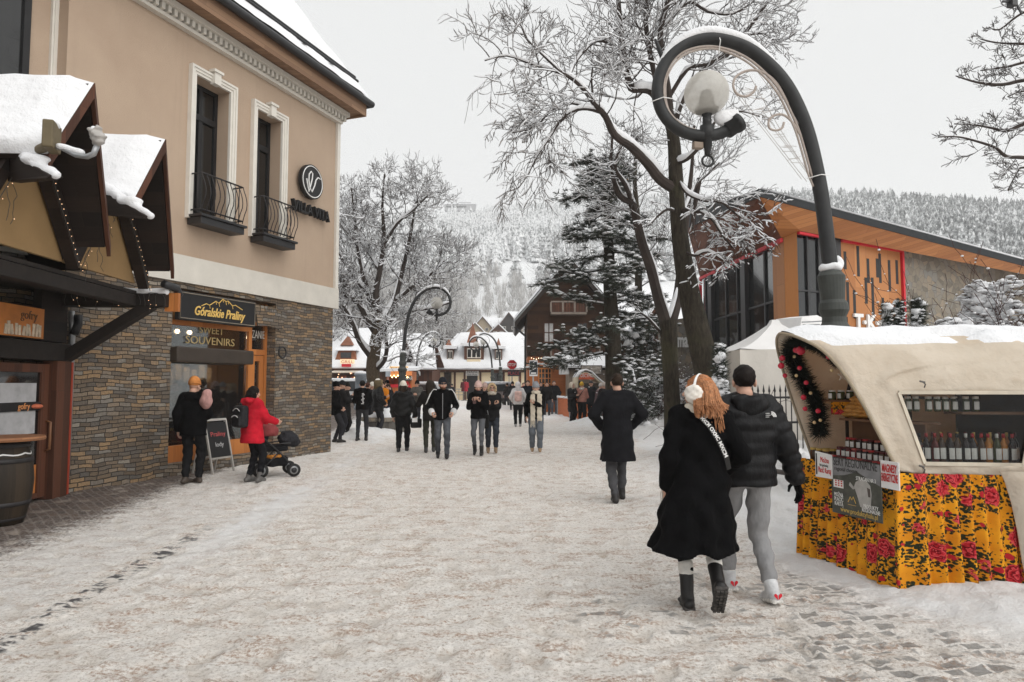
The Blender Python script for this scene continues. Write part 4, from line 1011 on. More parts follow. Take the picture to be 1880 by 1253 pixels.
 m.hexa([Vector((sa.x,yb+.05,0)),Vector((O2.x,yb+.05,0)),Vector((O2.x,yb+.5,0)),Vector((sa.x,yb+.5,0)),Vector((sa.x,yb+.05,4.3)),Vector((O2.x,yb+.05,4.6)),Vector((O2.x,yb+.5,4.6)),Vector((sa.x,yb+.5,4.3))]);m.build("stone_wall",FLAG,root)
 # fascia, soffit and roof
 tip=P(1395,362,18.6);tipL=P(1470,425,20.0)
 En=P(2100,362+.262*(2100-1395),27.2);EnL=H.p(uE,.02,zl(uE))
 back=P(1262,420,27.5);backL=H2.p(v1,.06,zf(v1))
 m=MB();m.prism([tipL+H.n*.02,EnL,En,tip],Vector((0,.06,.03)));m.build("fascia",HALLWOOD,root)
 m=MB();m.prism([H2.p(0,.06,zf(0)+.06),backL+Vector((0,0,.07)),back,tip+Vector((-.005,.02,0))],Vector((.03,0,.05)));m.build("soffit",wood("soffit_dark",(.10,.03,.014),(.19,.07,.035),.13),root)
 m=MB();m.prism([H2.p(0,.06,zf(0)+.06),tipL+H.n*.03,tip+Vector((0,.02,0))],Vector((.02,.05,.05)));m.build("soffit_end",HALLWOOD,root)
 m=MB();up=Vector((0,0,.22));o_=Vector((-.05,-.06,0))
 m.prism([tip+o_,En+o_,En+o_+up,tip+o_+up],Vector((0,.12,0)));m.prism([tip+o_+Vector((.0,.13,0)),back+o_,back+o_+up*2.9,tip+o_+up+Vector((.0,.13,0))],Vector((.12,0,0)));m.build("roof_edge",plain("anthracite_sheet",(.022,.025,.028),.6,.1,spec=.2),root)
 bk=Vector((9,22,.3));m=MB();m.prism([tip+up+Vector((.1,.1,-.02)),En+up+Vector((.1,.1,-.02)),En+up+bk*.6,back+up*2+Vector((3,9,.0))],Vector((0,0,-.15)));rf=m.build("roof",ROOFDARK,root)
 snow_sheet("roof_snow",tip+up+Vector((.05,.02,0)),En+up+Vector((.05,.02,0)),En+up+bk*.6,back+up*2+Vector((3,9,.1)),rf,.16,60,8)
 # back body so the hall is closed
 eb=H.p(uE,-.36,0);bp=[Vector((A.x+.7,A.y+1.6,0)),eb,eb+Vector((2,9,0)),Vector((O2.x+1.2,yb+.6,0)),Vector((O2.x+1.2,A.y+2.4,0))]
 m=MB();m.prism(bp,Vector((0,0,4.6)));m.build("inner_wall",plain("dark_interior",(.02,.02,.022),.8),root)
 z0=z(H.at(1595),607);ss=.62
 text("lettering","T·K·maxx",.70,WHITEP,root,H.p((H.at(1570)+H.at(1668))/2,.05,z0),H.u,(0,0,1),.035,H.at(1672)-H.at(1570),0,.022)
 text("lettering","T·K·maxx",.85,WHITEP,root,Vector(((sa.x+O2.x)/2-.1,yb-.0,P(1240,637,yb).z)),(1,0,0),(0,0,1),.04,1.45,0,.02)
hall()
# ------------------------------------------------------------------ dark timber chalet
def chalet():
 Y=40.0;x0=P(968,700,Y).x;xr=P(1045,700,Y).x;x1=2*xr-x0
 root=thing("chalet","dark timber chalet with a steep snow roof, carved balconies and an orange log ground floor","building",(x0,Y,0))
 F=Fr((x0,Y,0),(1,0,0),(0,-1,0));W=x1-x0
 zr=P(1045,474,Y-.9).z;ze=P(946,592,Y-.9).z;xe=P(945,592,Y-.9).x
 sl=(zr-ze)/(xr-xe);zw=zr-.15-sl*(xr-x0)
 zf=F.hz(1,655)
 m=MB();m.prism([F.p(0,0,zf),F.p(W,0,zf),F.p(W,0,zw),F.p(W/2,0,zr-.25),F.p(0,0,zw)],Vector((0,9,0)));m.build("upper_wall",wood("chalet_timber",(.022,.010,.006),(.085,.040,.020),.22,True,.85),root)
 m=MB();m.fbox(F,.02,W-.02,-9,-.03,0,zf-.004);m.build("ground_wall",wood("log_wall",(.34,.10,.028),(.50,.17,.05),.2,True,.55),root)
 over=Vector((0,-.95,0));dy=Vector((0,10.6,0))
 L0,R0,T0=Vector((xe,Y,ze))+over,Vector((2*xr-xe,Y,ze))+over,Vector((xr,Y,zr))+over
 m=MB();slab(m,[L0,T0,T0+dy,L0+dy],.14);slab(m,[R0,T0,T0+dy,R0+dy],.14);rf=m.build("roof",DARKWOOD,root)
 up=Vector((0,0,.02))
 snow_sheet("roof_snow",L0+up,L0+dy+up,T0+dy+up,T0+up,rf,.24,20,20);snow_sheet("roof_snow",R0+up,R0+dy+up,T0+dy+up,T0+up,rf,.24,20,20,4)
 m=MB()
 for a,b in ((L0,T0),(R0,T0)): m.prism([a,b,b+Vector((0,0,-.32)),a+Vector((0,0,-.30))],Vector((0,-.06,0)))
 m.build("verge_board",DARKWOOD,root)
 # windows
 def win(pa,pb,ya,yb,nx,nz,name="window",fm=BROWNWOOD,pm=None):
  a,b=F.at(pa),F.at(pb);z1,z0=F.hz(a,ya),F.hz(a,yb)
  m=MB();f=.07
  m.fbox(F,a,b,.0,.06,z0,z0+f);m.fbox(F,a,b,.0,.06,z1-f,z1);m.fbox(F,a,a+f,.0,.06,z0+f,z1-f);m.fbox(F,b-f,b,.0,.06,z0+f,z1-f)
  for i in range(1,nx): c=a+(b-a)*i/nx;m.fbox(F,c-.03,c+.03,.0,.05,z0+f,z1-f)
  for i in range(1,nz): c=z0+(z1-z0)*i/nz;m.fbox(F,a+f,b-f,.0,.045,c-.025,c+.025)
  w_=m.build(name,fm,root);m=MB();m.fbox(F,a+.03,b-.03,.002,.015,z0+.03,z1-.03);m.build("pane",pm or DARKGLASS,w_)
 win(988,1013,676,714,4,4,fm=ORANGEWOOD);win(998,1018,592,630,2,2,pm=plain("pale_curtain",(.55,.55,.55),.7));win(1035,1055,540,566,2,2)
 win(1060,1080,592,630,2,2);win(1075,1100,672,714,3,3,fm=ORANGEWOOD)
 # balconies with carved boards
 for pa,pb,yt,yb,dep in ((1012,1102,632,652,.9),(1012,1078,553,572,.7)):
  a,b=F.at(pa,dep),F.at(pb,dep);z1,z0=F.hz(a,yt,dep),F.hz(a,yb,dep)
  m=MB();m.fbox(F,a,b,.005,dep,z0-.16,z0-.04);m.fbox(F,a,b,dep-.05,dep+.05,z1-.08,z1)
  k=int((b-a)/.85)+1
  for i in range(k+1): c=a+(b-a)*i/k;m.fbox(F,c-.05,c+.05,dep-.045,dep+.055,z0-.04,z1-.08)
  bl=m.build("balcony",plain("grey_timber",(.23,.19,.16),.8),root)
  m=MB();c=a+.06
  while c < b-.1:
   m.fbox(F,c,c+.13,dep-.02,dep+.01,z0-.03,z1-.1);c += .16
  m.build("carved_board",BROWNWOOD,bl)
 for i in range(5): m=MB();m.bar(F.p(.4+i*1.0,.0,zf-.7),F.p(.4+i*1.0,.85,F.hz(1,652)-.2),.1);m.build("bracket",DARKWOOD,root)
 m=MB();gx=F.at(967);m.tube([L0+Vector((0,.4,-.25)),F.p(-.1,.12,ze-.75),F.p(-.12,.1,ze-1.0),F.p(-.12,.1,.2)],.06,8);m.build("downpipe",BLACKM,root,True)
 text("lettering","GAZDO",.40,plain("dark_letters",(.06,.025,.015),.6),root,F.p((F.at(989)+F.at(1016))/2,.03,F.hz(1,664)),(1,0,0),(0,0,1),.03,F.at(1016)-F.at(989),0,.008)
 m=MB();m.fbox(F,F.at(1030),F.at(1062),.01,.5,.5,.62);m.fbox(F,F.at(1030),F.at(1062),.01,.06,.62,1.1);m.build("wall_bench",ORANGEWOOD,root)
 t=thing("light_chain","chain of small warm bulbs hung below the chalet balcony","string lights",F.p(1,.95,2.9));m=MB();k=MB();pts=[]
 for i in range(30):
  x=F.at(975)+(F.at(1100)-F.at(975))*i/29;q=F.p(x,.97,F.hz(1,653)-.15-.08*math.sin(i*.9)**2);pts.append(q)
  V,F_=ball(q+Vector((0,0,-.03)),.028,6);k.add(V,F_)
 m.tube(pts,.008,4);m.build("wire",BLACKM,t);k.build("bulb",emit("warm_bulb",(1,.8,.55),3),t)
 # advertising poster with a walking figure
 q=P(979,700,34);t=thing("info_sign","dark blue poster sign with a white walking figure on a pole by the chalet corner","sign",(q.x,q.y,0))
 F2=Fr((q.x,q.y,0),(1,0,0),(0,-1,0));zz=lambda y: F2.hz(0,y);h=.20*1.0;a=F2.at(972);b=F2.at(987)
 m=MB();m.tube([F2.p(0,-.05,0),F2.p(0,-.05,zz(665))],.04,8);m.build("pole",GREYM,t,True)
 m=MB();m.fbox(F2,a,b,.0,.04,zz(691),zz(662));m.build("frame",WHITEP,t)
 m=MB();m.fbox(F2,a+.02,b-.02,.041,.045,zz(688),zz(663.5));bd=m.build("poster",plain("navy_poster",(.012,.02,.035),.5),t)
 m=MB();c=0.0;z0=zz(677)
 V,F_=ball(F2.p(c+.02,.05,zz(666.5)),.035,8,(1,.3,1));m.add(V,F_)
 for p0,p1,w_ in (((.02,zz(667.5)),(0,zz(672)),.07),((0,zz(672)),(.06,zz(677)),.045),((0,zz(672)),(-.07,zz(678)),.045),((.02,zz(668.5)),(.09,zz(672)),.03),((.02,zz(668.5)),(-.05,zz(672)),.03),((-.17,zz(682)),(.17,zz(675.5)),.03)):
  m.bar(F2.p(p0[0],.05,p0[1]),F2.p(p1[0],.05,p1[1]),w_,.012,(0,1,0))
 m.build("walking_figure",WHITEP,bd)
 m=MB();m.fbox(F2,a+.07,b-.07,.046,.05,zz(687),zz(684));m.build("caption_bar",WHITEP,bd)
chalet()
# ------------------------------------------------------------------ cream shop at the end of the street
def cream_shop():
 Y=70.0;F=Fr((P(795,700,Y).x,Y,0),(1,0,0),(0,-1,0));at=lambda x,n=0: F.at(x,n);hz=lambda y,n=0: F.hz(1,y,n)
 root=thing("cream_shop","low cream coloured shop with a broad snow roof and brown dormers at the street end","building",F.O)
 W=at(975);ze=hz(679,.6)
 m=MB();m.fbox(F,0,W,-9,0,0,ze);m.build("wall",CREAMWALL,root)
 m=MB()
 for x in (797,835,853,882,905,925,955): u=at(x);m.fbox(F,u-.10,u+.10,0,.07,0,ze-.02)
 m.fbox(F,0,W,0,.08,ze-.28,ze-.05);m.build("timber_post",BROWNWOOD,root)
 zr=hz(610);a0,a1=F.p(at(787,.9),.9,ze),F.p(W+1,.9,ze);r0,r1=F.p(at(842,-4),-4.2,zr),F.p(W+1,-4.2,zr)
 m=MB();slab(m,[a0,a1,r1,r0],.18);slab(m,[a0,r0,F.p(at(787,-9),-9.5,ze)],.18);rf=m.build("roof",BROWNWOOD,root)
 snow_sheet("roof_snow",a0,a1,r1,r0,rf,.35,50,20)
 m=MB();m.prism([a0+Vector((0,0,.05)),r0+Vector((0,0,.05)),F.p(at(787,-9),-9.5,ze+.05)],Vector((-.1,0,.2)));m.build("roof_snow",SNOW,rf)
 def dormer(xa,xb,yt,yb,ywt,ywb,npx,tall):
  Q=.15;a,b=at(xa,Q),at(xb,Q);d=thing  # dormer body
  z0,z1=F.hz(1,yb,Q),F.hz(1,yt,Q)
  m=MB();m.fbox(F,a,b,-3.2,Q,z0,z1);dm=m.build("dormer",BROWNWOOD,root)
  wa,wb=a+(b-a)*.15,b-(b-a)*.15;za,zb=F.hz(1,ywb,Q),F.hz(1,ywt,Q)
  m=MB();m.fbox(F,wa,wb,Q,Q+.06,za,zb);fr=m.build("frame",TRIM,dm)
  m=MB()
  for i in range(npx): m.fbox(F,wa+(wb-wa)*(i+.12)/npx,wa+(wb-wa)*(i+.88)/npx,Q+.055,Q+.075,za+.1,zb-.1)
  m.build("pane",DARKGLASS,dm)
  m=MB();c=(a+b)/2;mm=.35
  if tall: m.prism([F.p(a-mm,-.6,z1),F.p(b+mm,-.6,z1),F.p(c,-.9,z1+(b-a)*.55)],Vector((0,2.5,.3)))
  else: m.prism([F.p(a-mm,Q+.25,z1),F.p(b+mm,Q+.25,z1),F.p(b+mm,Q+.25,z1+.28),F.p(a-mm,Q+.25,z1+.32)],Vector((0,2.5,.2)))
  m.build("snow_cap",SNOW,dm)
 dormer(852,888,636,674,640,658,3,False);dormer(820,832,641,661,644,660,2,False);dormer(908,922,641,661,644,660,2,False)
 m=MB();a,b=at(857,.45),at(882,.45);m.fbox(F,a,b,.15,.45,F.hz(1,672,.45),F.hz(1,660,.45));m.build("window_box",CREAMWALL,root)
 for cx,yb,yt,hw in ((867,632,592,11),(823,636,622,6),(915,636,620,5)):
  m=MB();c=at(cx,-1.2);z0,z1=F.hz(1,yb,-1.2),F.hz(1,yt,-1.2);h=at(cx+hw,-1.2)-c;m.prism([F.p(c-h,-1.2,z0),F.p(c+h,-1.2,z0),F.p(c,-1.6,z1)],Vector((0,.5,0)));m.build("gable_peak",plain("russet_wood",(.24,.10,.06),.8,.2,3),root)
 for xa,xb,yt in ((815,829,683),(903,925,684)):
  a,b=at(xa),at(xb);m=MB();m.fbox(F,a,b,.0,.06,.55,hz(yt));w_=m.build("window",BROWNWOOD,root);m=MB();m.fbox(F,a+.08,b-.08,.055,.07,.63,hz(yt)-.08);m.build("pane",DARKGLASS,w_)
 a,b=at(857),at(877);m=MB();m.fbox(F,a,b,.0,.05,.1,hz(690));m.build("doorway",BLACKB,root)
 m=MB();m.fbox(F,a-.1,b+.1,.08,.14,hz(690),hz(680));sg=m.build("shop_board",WHITEP,root)
 text("lettering","FERINI",.34,BLACKB,sg,F.p((a+b)/2,.145,hz(685)),(1,0,0),(0,0,1),.01,1.0);text("lettering","Nela Moda",.24,BLACKB,sg,F.p((a+b)/2,.145,hz(689.5)),(1,0,0),(0,0,1),.01,1.0)
 m=MB()
 for z in (.55,.85,1.12): m.tube([F.p(at(800),1.8,z),F.p(at(855),1.8,z)],.03,6)
 for x in range(800,856,9): m.tube([F.p(at(x),1.8,0),F.p(at(x),1.8,1.12)],.03,6)
 tag(m.build("railing",GREYM,None),"low grey metal railing in front of the cream shop","railing")
 # red coats on stands outside
 for i,x in enumerate((850.5,855.5)):
  q=P(x,700,67.5);m=MB();t=thing("clothes_stand",["dark coat with red lining on a stand outside the cream shop","red coat on a stand outside the cream shop doorway"][i],"clothes stand",(q.x,q.y,0))
  V,F_=solid([loft([.55,1.0,1.35,1.5],0,0,[.20,.17,.2,.06],[.12,.11,.12,.06]),cap((-.18,0,1.42),(-.25,0,.95),.06),cap((.18,0,1.42),(.25,0,.95),.06)],.03,.03);V=V+np.array([q.x,q.y,.35])
  meshobj("coat",V,F_,[plain("maroon_cloth",(.10,.012,.018),.9),plain("crimson_cloth",(.38,.02,.04),.9)][i],t,True)
  m.tube([(q.x,q.y,0),(q.x,q.y,1.95)],.03,6);V,F_=ball((q.x,q.y,2.02),.10,8);m.add(V,F_);m.lathe([(.2,0),(.2,.03)],q-Vector((0,0,q.z)),10);m.build("stand",BLACKM,t)
cream_shop()
# ------------------------------------------------------------------ far left shops, stalls and the hillside houses
def gable_house(name,label,px,py,Y,w_,h,rh,cat="house",wallm=None,dep=None,group=None,front_gable=True,windows=2):
 q=P(px,py,Y);z=q.z;dep=dep or w_;root=thing(name,label,cat,(q.x,q.y,z),group=group)
 F=Fr((q.x,q.y,z),(1,0,0),(0,-1,0));wm=wallm or DARKWOOD
 hw=w_/2;m=MB()
 if front_gable: m.prism([F.p(-hw,0,-3),F.p(hw,0,-3),F.p(hw,0,h),F.p(0,0,h+rh*.97),F.p(-hw,0,h)],Vector((0,dep,0)))
 else: m.fbox(F,-hw,hw,-dep,0,-3,h)
 m.build("wall",wm,root);m=MB()
 if front_gable:
  o=.35;e=rh*o/hw;A=[F.p(-hw-o,.5,h-e),F.p(0,.5,h+rh),F.p(0,-dep-.3,h+rh),F.p(-hw-o,-dep-.3,h-e)];B=[F.p(hw+o,.5,h-e),F.p(0,.5,h+rh),F.p(0,-dep-.3,h+rh),F.p(hw+o,-dep-.3,h-e)]
  slab(m,A,.15);slab(m,B,.15);rf=m.build("roof",BROWNWOOD,root)
  snow_sheet("roof_snow",A[0],A[3],A[2],A[1],rf,.3,10,8);snow_sheet("roof_snow",B[0],B[3],B[2],B[1],rf,.3,10,8,3)
 else:
  A=[F.p(-hw-.5,.7,h-.1),F.p(hw+.5,.7,h-.1),F.p(hw+.5-rh*.25,-dep/2,h+rh),F.p(-hw-.5+rh*.25,-dep/2,h+rh)];slab(m,A,.15);slab(m,[F.p(-hw-.5,-dep-.7,h-.1),F.p(hw+.5,-dep-.7,h-.1),A[2],A[3]],.15);rf=m.build("roof",BROWNWOOD,root)
  snow_sheet("roof_snow",A[0],A[1],A[2],A[3],rf,.3,20,10)
 for i in range(windows):
  c=(i-(windows-1)/2)*w_/max(1,windows)*.8;m=MB();m.fbox(F,c-.45,c+.45,0,.06,.8,min(2.0,h+.3));wn=m.build("window",TRIM,root);m=MB();m.fbox(F,c-.36,c+.36,.05,.075,.88,min(1.92,h+.22));m.build("pane",DARKGLASS,wn)
 return root,F
def hillside():
 spots=[(886,601,186,7,2.6,5.5,True,"with a pointed gable above the cream shop"),(905,596,205,9,2.6,4.5,False,"with a long roof behind the pointed one"),(934,598,178,7.5,2.4,6.5,True,"with a tall dark gable nearest the chalet"),(950,590,200,10,3.0,5.5,False,"with a broad white roof beside the chalet roof"),(872,607,172,6,2.2,4,True,"small, lowest of the row above the cream shop"),(915,606,168,5,2.0,3.2,True,"tiny, between the two larger gables")]
 for i,(px,py,Y,w_,h,rh,fg,d) in enumerate(spots):
  w_,h,rh=w_*.8,h*.55,rh*.62;py += 9
  gable_house("hill_house",f"snow roofed hillside house {d}",px,py+4,Y,w_,h,rh,group="houses on the hillside",front_gable=fg,wallm=[plain("hill_cream",(.40,.32,.22),.9),BROWNWOOD,DARKWOOD,plain("hill_cream",(.40,.32,.22),.9),plain("hill_cream",(.40,.32,.22),.9),BROWNWOOD][i])
 q=P(845,381,745);t=thing("hilltop_station","long grey station building on the bare hilltop","building",(q.x,q.y,q.z-4))
 m=MB();m.box((q.x,q.y,q.z-1.0),(34,9,7));m.box((q.x+6,q.y,q.z+3.2),(12,7,3));m.build("wall",plain("grey_concrete",(.33,.33,.34),.9),t);m=MB();m.box((q.x,q.y,q.z+2.9),(36,10,.8));m.build("roof_snow",SNOW,t);m=MB();m.box((q.x-4,q.y-4.55,q.z-.5),(22,.2,2));m.build("window",DARKGLASS,t)
hillside()
def left_shops():
 # long shop behind the tree on the left
 root,F=gable_house("market_shop","long shop behind the left tree with a snow roof, russet dormer and lit shop front",630,738,58,9.5,2.9,3.4,"shop",BROWNWOOD,7,None,False,0)
 ux=lambda px,n=.0: F.at(px,n)
 z=lambda py,n=0: F.hz(0,py,n)-F.O.z
 def dorm(pa,pb,yt,yb,ypk,n=-.4):
  a,b=ux(pa,n),ux(pb,n);z0,z1,zp=z(yb,n),z(yt,n),z(ypk,n);c=(a+b)/2
  m=MB();m.prism([F.p(a,n,z0),F.p(b,n,z0),F.p(b-.3,n,z1),F.p(a+.3,n,z1)],Vector((0,2.4,0)));d=m.build("dormer",plain("russet_boards",(.26,.10,.05),.8,.25,4),root)
  m=MB();m.fbox(F,a+.5,b-.5,n,n+.05,z0+.2,z1-.15);m.build("pane",DARKGLASS,d)
  m=MB();m.prism([F.p(a,n+.25,z1),F.p(b,n+.25,z1),F.p(c+.8,n-.4,z1+.5),F.p(c-.8,n-.4,z1+.5)],Vector((0,1.5,0)));m.build("snow_cap",SNOW,d)
  m=MB();m.prism([F.p(c-.55,n-.1,z1+.45),F.p(c+.55,n-.1,z1+.45),F.p(c,n-.5,zp)],Vector((0,.6,0)));m.build("gable_peak",plain("russet_wood",(.24,.10,.06)),d)
 dorm(614,655,644,662,616,.25)
 m=MB();m.fbox(F,ux(606),ux(668),.01,.05,.0,z(686));m.build("shop_front",plain("dim_shop_front",(.06,.03,.02),.6,.5,2),root)
 m=MB();m.prism([F.p(ux(616,.1),.05,z(680)),F.p(ux(668,.1),.05,z(680)),F.p(ux(668,.1),1.4,z(685,1.4)),F.p(ux(612,.1),1.4,z(685,1.4))],Vector((0,0,.06)));m.build("awning",plain("pale_awning",(.62,.55,.46),.9),root)
 m=MB();m.fbox(F,ux(629),ux(655),.9,.96,z(668,.9),z(660,.9));sg=m.build("lit_sign",emit("lit_cream_sign",(1,.72,.42),.9),root)
 text("lettering","GRILL",.36,plain("sign_red",(.5,.05,.03),.5),sg,F.p((ux(629)+ux(655))/2,.97,z(667.3,.9)),(1,0,0),(0,0,1),.01,1.0)
 m=MB();m.fbox(F,ux(632),ux(649),.95,1.0,z(674,.95),z(668.5,.95));m.build("red_board",REDPAINT,root)
 rs=random.Random(3);b=MB()
 for i in range(16): V,F_=ball(F.p(ux(608)+(ux(666)-ux(608))*rs.random(),.3,z(rs.uniform(684,700))),.045,6);b.add(V,F_)
 b.build("lamp_bulb",emit("shop_lamps",(1,.55,.3),3),root)
 m=MB();m.fbox(F,ux(626),ux(636),.06,.2,.6,z(690));m.fbox(F,ux(645),ux(652),.06,.2,.5,z(692));m.build("merchandise",plain("mixed_goods",(.28,.09,.05),.7,.8,3),root)
 # second building
 root,F=gable_house("market_shop","brown shop with twin snow covered gables behind the left street lamp",728,738,62,6.4,3.0,3.2,"shop",BROWNWOOD,7,None,False,0)
 for c0,c1,y0,y1 in ((706,728,684,655),(738,768,686,645)):
  n=.3;a,b=F.at(c0,n),F.at(c1,n);zb_,zt_=F.hz(0,y0,n)-F.O.z,F.hz(0,y1,n)-F.O.z;c=(a+b)/2
  m=MB();m.prism([F.p(a,n,zb_),F.p(b,n,zb_),F.p(c,n,zt_)],Vector((0,3,0)));d=m.build("dormer",DARKWOOD,root)
  m=MB()
  for e in (a,b): m.prism([F.p(e+(e-c)*.2,n+.3,zb_-.2),F.p(c,n+.3,zt_+.15),F.p(c,n-3,zt_+.15),F.p(e+(e-c)*.2,n-3,zb_-.2)],Vector((0,0,.3)))
  m.build("snow_cap",SNOW,d);m=MB();m.fbox(F,c-.5,c+.5,n,n+.05,zb_+.2,zb_+1.1);m.build("pane",DARKGLASS,d)
 root,F=gable_house("side_house","pale gabled house with a single window between the brown shop and the cream shop",772,738,77,4.2,4.2,2.6,"house",BROWNWOOD,6,None,False,1)
 # orange snack booth
 q=P(730,738,52);root=thing("snack_booth","orange snack booth with a lit yellow fascia and red counter behind the left street lamp","booth",(q.x,q.y,0));F=Fr((q.x,q.y,0),(1,0,0),(0,-1,0))
 a,b=F.at(710),F.at(756);z=lambda py,n=0: F.hz(0,py,n)
 m=MB();m.fbox(F,a,b,-2.5,-2.4,0,z(682));m.fbox(F,a,a+.1,-2.4,0,0,z(682));m.fbox(F,b-.1,b,-2.4,0,0,z(682));m.fbox(F,a+.1,b-.1,-.1,0,0,z(706));om=plain("booth_orange",(.50,.15,.03),.6,.15,3)
 m.build("body",om,root);m=MB();m.fbox(F,a,b,-.15,.1,z(692),z(682));m.build("fascia",emit("lit_orange_fascia",(1.0,.30,.06),.55),root)
 m=MB();m.fbox(F,a+.2,b-.3,-.2,.0,z(681.9),z(673));y_=m.build("lit_sign",emit("lit_yellow_sign",(1.0,.62,.25),.85),root)
 m=MB();rs=random.Random(9)
 for i in range(12): x=a+.3+(b-a-.7)*i/11;m.fbox(F,x,x+rs.uniform(.06,.14),.001,.02,z(680),z(675))
 m.build("lettering",plain("sign_brown",(.35,.14,.04),.6),y_)
 m=MB();m.prism([F.p(a-.4,.7,z(683)),F.p(b+.5,.7,z(681)),F.p(b+.5,-2.7,z(676)),F.p(a-.4,-2.7,z(676))],Vector((0,0,.2)));m.build("roof_snow",SNOW,root)
 m=MB();m.fbox(F,F.at(739),F.at(756),.11,.16,z(699,.1),z(690,.1));bb=m.build("name_board",BLACKB,root);text("lettering","BOWAR",.38,WHITEP,bb,F.p((F.at(739)+F.at(756))/2,.165,z(698,.1)),(1,0,0),(0,0,1),.01,.85)
 m=MB();m.fbox(F,a+.1,b-.1,.01,.06,z(712),z(706));m.build("red_counter",REDPAINT,root)
 b_=MB()
 for i in range(10): V,F_=ball(F.p(a+.3+(b-a-.6)*i/9,.2,z(690+3*(i % 2))),.05,6);b_.add(V,F_)
 b_.build("lamp_bulb",WARM,root)
 # advertising column
 q=P(662,738,44);t=thing("advertising_column","grey blue round advertising column beside the left tree","advertising column",(q.x,q.y,0));m=MB();m.lathe([(.42,0),(.42,.2),(.36,.25),(.36,2.15),(.42,2.2),(.42,2.3)],(q.x,q.y,0),20);m.build("column",plain("poster_column",(.20,.23,.26),.6,.35,3),t,True);m=MB();m.lathe([(.42,2.3),(.34,2.42),(.05,2.48)],(q.x,q.y,0),20);m.build("snow_cap",SNOW,t,True)
left_shops()
def cars():
 gl=plain("car_window",(.03,.035,.04),.15,.1)
 def car(name,label,cat,px,Y,body,van,rz):
  q=P(px,738,Y);root=thing(name,label,cat,(q.x,q.y,0),rz)
  L,W_,H=(4.9,1.9,1.95) if van else (4.6,1.85,1.72)
  prof=[(-L/2,.35),(L/2-.1,.35),(L/2,.55),(L/2-.02,.95),(L/2-1.0,1.08),(L/2-1.75,H-.05),(L/2-2.1,H),(-L/2+.35,H-.02),(-L/2+.02,1.05)]
  pts=[Vector((-W_/2,x,z)) for x,z in prof];m=MB();m.prism(pts,Vector((W_,0,0)));b=m.build("body",body,root,keep=False);bevel(b,.09,3);
  m=MB();top=H-.12
  for s in (-1,1):
   x=s*(W_/2+.004);m.prism([Vector((x,L/2-1.15,1.12)),Vector((x,L/2-1.75,top)),Vector((x,-L/2+.45,top)),Vector((x,-L/2+.2,1.12))],Vector((s*.01,0,0)))
  m.build("side_window",gl,root,keep=False)
  m=MB();m.prism([Vector((-W_/2+.14,-L/2-.0,1.10)),Vector((W_/2-.14,-L/2-.0,1.10)),Vector((W_/2-.2,-L/2+.27,top)),Vector((-W_/2+.2,-L/2+.27,top))],Vector((0,-.03,.01)));m.build("rear_window",gl,root,keep=False)
  m=MB();m.prism([Vector((-W_/2+.12,L/2-.98,1.12)),Vector((W_/2-.12,L/2-.98,1.12)),Vector((W_/2-.2,L/2-1.68,top+.02)),Vector((-W_/2+.2,L/2-1.68,top+.02))],Vector((0,.02,.02)));m.build("windscreen",gl,root,keep=False)
  for sx in (-1,1):
   for y in (L/2-.9,-L/2+.85):
    m=MB();m.tube([(sx*(W_/2-.2),y,.34),(sx*(W_/2+.02),y,.34)],.34,18);w_=m.build("wheel",plain("tyre",(.02,.02,.02),.8),root,keep=False);m=MB();m.tube([(sx*(W_/2+.021),y,.34),(sx*(W_/2+.03),y,.34)],.2,12);m.build("rim",GREYM,w_,keep=False)
   m=MB();m.box((sx*(W_/2-.12),-L/2+.0,1.0),(.16,.08,.32));m.build("tail_light",plain("tail_red",(.5,.02,.02),.3),root,keep=False)
   m=MB();m.box((sx*(W_/2-.28),L/2-.04,.78),(.34,.1,.16));m.build("headlight",GREYM,root,keep=False)
  m=MB();m.box((0,-L/2-.01,.5),(W_-.1,.1,.2));m.build("bumper",BLACKM,root,keep=False)
  V,F=solid([rbox((0,-L*.06-.1,H+.02),(W_/2-.1,L*.30,.07),.06)],.06,0,wrinkle=.02,wf=6);meshobj("roof_snow",V,F,SNOW,root,True,keep=False)
  V,F=solid([rbox((0,L/2-.55,1.05),(W_/2-.15,.42,.05),.05)],.06,0,wrinkle=.015,wf=6);meshobj("bonnet_snow",V,F,SNOW,root,True,keep=False)
 car("parked_van","white van under snow parked behind the crowd left of the tree","van",640,50,plain("white_car",(.62,.63,.64),.3,.03),True,R(62))
 car("parked_car","silver grey estate car with snow on its roof parked by the cream shop","car",912,52,plain("silver_car",(.30,.31,.33),.25,.03,3,.02,50,.002,.4),False,R(12))
 car("parked_car","light car under snow parked behind the left street lamp","car",765,56,plain("pale_car",(.45,.46,.47),.3,.03),False,R(80))
cars()
